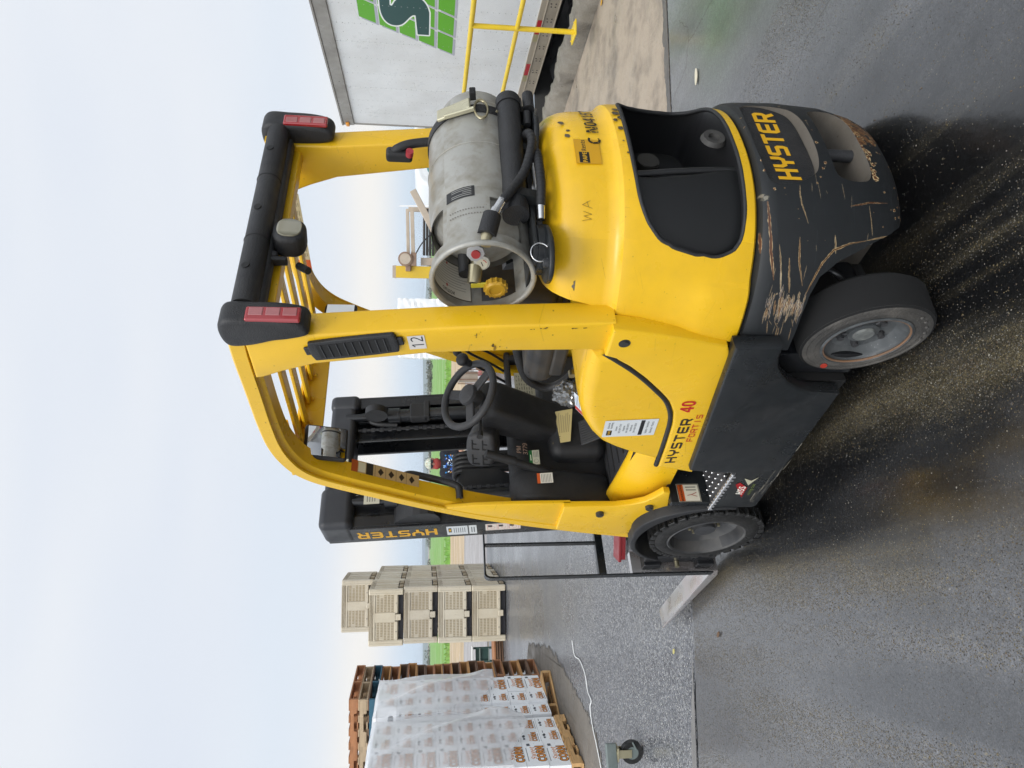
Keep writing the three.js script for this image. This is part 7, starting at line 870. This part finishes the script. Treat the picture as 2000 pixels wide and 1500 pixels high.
// ---------------------------------------------------------------- person far behind the mast
{
  const t = thing('person', 'person in patterned cap, dark glasses and blue print tee standing behind the forklift mast', 'person', yard(-1.37, 12.2, -0.008), VIEWTURN + 0.05); t.scale.setScalar(0.91);
  const mesh = (bones, box, res, infl = 0, k = 0.03) => { // smooth union of tapered capsules
    const mc = new MarchingCubes(res, new THREE.MeshStandardMaterial(), false, false, 60000), [cx, cy, cz, h] = box; mc.isolation = 0;
    const sd = (p, b) => { const [A, B, ra, rbq] = b, ax = B[0] - A[0], ay = B[1] - A[1], az = B[2] - A[2], px = p[0] - A[0], py = p[1] - A[1], pz = p[2] - A[2], l = ax * ax + ay * ay + az * az || 1e-9, q = Math.min(1, Math.max(0, (px * ax + py * ay + pz * az) / l)); return Math.hypot(px - ax * q, py - ay * q, (pz - az * q)) - (ra + (rbq - ra) * q) - infl; };
    for (let z = 0; z < res; z++) for (let y = 0; y < res; y++) for (let x = 0; x < res; x++) { const p = [cx + (x - res / 2) / (res / 2) * h, cy + (y - res / 2) / (res / 2) * h, cz + (z - res / 2) / (res / 2) * h]; let d = 9; for (const b of bones) { const e = sd(p, b), g = Math.max(0, k - Math.abs(d - e)) / k; d = Math.min(d, e) - g * g * k * 0.25; } mc.field[x + y * res + z * res * res] = -d; }
    mc.update(); const n = mc.count; const g = new THREE.BufferGeometry(); const P = new Float32Array(n * 3), Nn = new Float32Array(n * 3); for (let i = 0; i < n * 3; i++) { P[i] = mc.positionArray[i] * h + [cx, cy, cz][i % 3]; Nn[i] = mc.normalArray[i]; } g.setAttribute('position', new THREE.BufferAttribute(P, 3)); g.setAttribute('normal', new THREE.BufferAttribute(Nn, 3)); return g;
  };
  const torso = [[[-0.1, 0.98, 0], [0.1, 0.98, 0], 0.13, 0.13], [[-0.09, 1.2, 0.01], [0.09, 1.2, 0.01], 0.135, 0.135], [[-0.14, 1.36, 0], [0.14, 1.36, 0], 0.105, 0.105], [[0, 1.4, 0], [0, 1.52, 0.01], 0.065, 0.058]];
  const arm = (s) => [[[s * 0.2, 1.39, 0], [s * 0.27, 1.12, 0.02], 0.062, 0.05], [[s * 0.27, 1.12, 0.02], [s * 0.14, 1.04, 0.24], 0.046, 0.034], [[s * 0.14, 1.04, 0.24], [s * 0.08, 1.03, 0.3], 0.036, 0.03]];
  const leg = (s) => [[[s * 0.1, 0.95, 0], [s * 0.11, 0.52, 0.02], 0.1, 0.066], [[s * 0.11, 0.52, 0.02], [s * 0.12, 0.1, -0.01], 0.062, 0.042]];
  const skin = plain([0.48, 0.26, 0.18], 0.55), bones = [...torso, ...arm(1), ...arm(-1), ...leg(1), ...leg(-1)];
  const head = [[[0, 1.62, 0.0], [0, 1.68, -0.01], 0.085, 0.095], [[0, 1.57, 0.03], [0, 1.6, 0.03], 0.06, 0.07], [[0, 1.61, 0.1], [0, 1.635, 0.085], 0.016, 0.012], [[-0.09, 1.63, 0], [-0.09, 1.65, 0], 0.018, 0.02], [[0.09, 1.63, 0], [0.09, 1.65, 0], 0.018, 0.02], [[0, 1.48, 0], [0, 1.58, 0.0], 0.056, 0.055]];
  const hands = []; for (const s of [1, -1]) for (let f = 0; f < 4; f++) hands.push([[s * (0.1 - f * 0.002), 1.045 - f * 0.018, 0.3], [s * (0.05 - f * 0.004), 1.05 - f * 0.02, 0.335 + (f === 1 ? 0.008 : 0)], 0.0095, 0.008]); for (const s of [1, -1]) hands.push([[s * 0.1, 1.06, 0.28], [s * 0.075, 1.085, 0.31], 0.011, 0.009]);
  obj('body', [mesh(bones, [0, 0.84, 0.05, 0.9], 84), mesh(head, [0, 1.6, 0, 0.2], 64, 0, 0.02), mesh(hands, [0, 1.04, 0.3, 0.14], 60, 0, 0.006)], skin, t);
  const shirt = mesh([...torso.slice(0, 3), [[-0.18, 1.4, 0], [-0.245, 1.22, 0.01], 0.085, 0.078], [[0.18, 1.4, 0], [0.245, 1.22, 0.01], 0.085, 0.078], [[0, 1.4, 0], [0, 1.46, 0.0], 0.07, 0.068]], [0, 1.2, 0, 0.45], 80, 0.02, 0.04);
  { const p = shirt.attributes.position, uv = new Float32Array(p.count * 2); for (let i = 0; i < p.count; i++) { uv[i * 2] = p.getX(i) / 0.62 + 0.5; uv[i * 2 + 1] = (p.getY(i) - 0.9) / 0.62; } shirt.setAttribute('uv', new THREE.BufferAttribute(uv, 2)); }
  const print = canvas(256, 256, (c) => { c.fillStyle = '#12151f'; c.fillRect(0, 0, 256, 256); const sv = seed; seed = 31; for (let i = 0; i < 150; i++) { const x = rr(62, 196), y = rr(40, 190); c.fillStyle = ['#2b6fd6', '#9cc8f5', '#e9f2fb', '#1c4fa8', '#c58a2c', '#3b2b22', '#2f8fd8', '#16224a'][Math.floor(rnd() * 8)]; c.beginPath(); c.ellipse(x, y, rr(2, 10), rr(2, 7), rnd() * 3, 0, 7); c.fill(); } seed = sv; });
  obj('tee_shirt', shirt, std({ map: ctex(print), roughness: 0.85 }), t, true);
  obj('shorts', mesh([[[-0.1, 0.98, 0], [0.1, 0.98, 0], 0.125, 0.125], [[0.1, 0.95, 0], [0.115, 0.56, 0.02], 0.12, 0.1], [[-0.1, 0.95, 0], [-0.115, 0.56, 0.02], 0.12, 0.1]], [0, 0.78, 0, 0.4], 60, 0.012, 0.03), plain([0.46, 0.36, 0.25], 0.85), t);
  obj('shoe', mesh([[[0.12, 0.045, -0.05], [0.13, 0.035, 0.14], 0.048, 0.04], [[-0.12, 0.045, -0.05], [-0.13, 0.035, 0.14], 0.048, 0.04]], [0, 0.06, 0.04, 0.24], 48), plain([0.05, 0.05, 0.05], 0.7), t);
  const capM = ctex(canvas(128, 128, (c) => { c.fillStyle = '#b9bfae'; c.fillRect(0, 0, 128, 128); const sv = seed; seed = 61; for (let i = 0; i < 90; i++) { c.fillStyle = ['#d8d9cc', '#6f9a6a', '#b0624f', '#7f8a9a', '#8f8a52', '#e6e4d8'][Math.floor(rnd() * 6)]; c.fillRect(rnd() * 128, rnd() * 128, rr(4, 16), rr(3, 9)); } seed = sv; }), true, 6);
  obj('cap', [new THREE.SphereGeometry(0.108, 28, 16, 0, 6.3, 0, 1.62).scale(1, 1.05, 1.08).translate(0, 1.668, -0.008), planY(smoothPts([[-0.08, 0.06], [-0.07, 0.14], [0, 0.175], [0.07, 0.14], [0.08, 0.06]], 5), 1.672, 1.682)], std({ map: capM, roughness: 0.8 }), t);
  obj('glasses', [rb(0.07, 0.036, 0.012, 0.012, 0.04, 1.645, 0.092), rb(0.07, 0.036, 0.012, 0.012, -0.04, 1.645, 0.092), rb(0.17, 0.008, 0.01, 0.003, 0, 1.655, 0.09), rb(0.006, 0.01, 0.1, 0.002, 0.095, 1.655, 0.04), rb(0.006, 0.01, 0.1, 0.002, -0.095, 1.655, 0.04)], plain([0.02, 0.03, 0.045], 0.2), t);
  obj('bandana', mesh([[[-0.03, 1.56, 0.04], [0.03, 1.56, 0.04], 0.072, 0.072], [[0, 1.52, 0.02], [0, 1.57, 0.02], 0.07, 0.08]], [0, 1.56, 0.02, 0.15], 40, 0.004), plain([0.34, 0.05, 0.04], 0.8), t);
}
const renderer = new THREE.WebGLRenderer({ antialias: true });
renderer.setSize(1024, 768); renderer.shadowMap.enabled = true; renderer.toneMapping = THREE.LinearToneMapping; renderer.toneMappingExposure = EXPOSURE;
renderer.render(scene, camera);
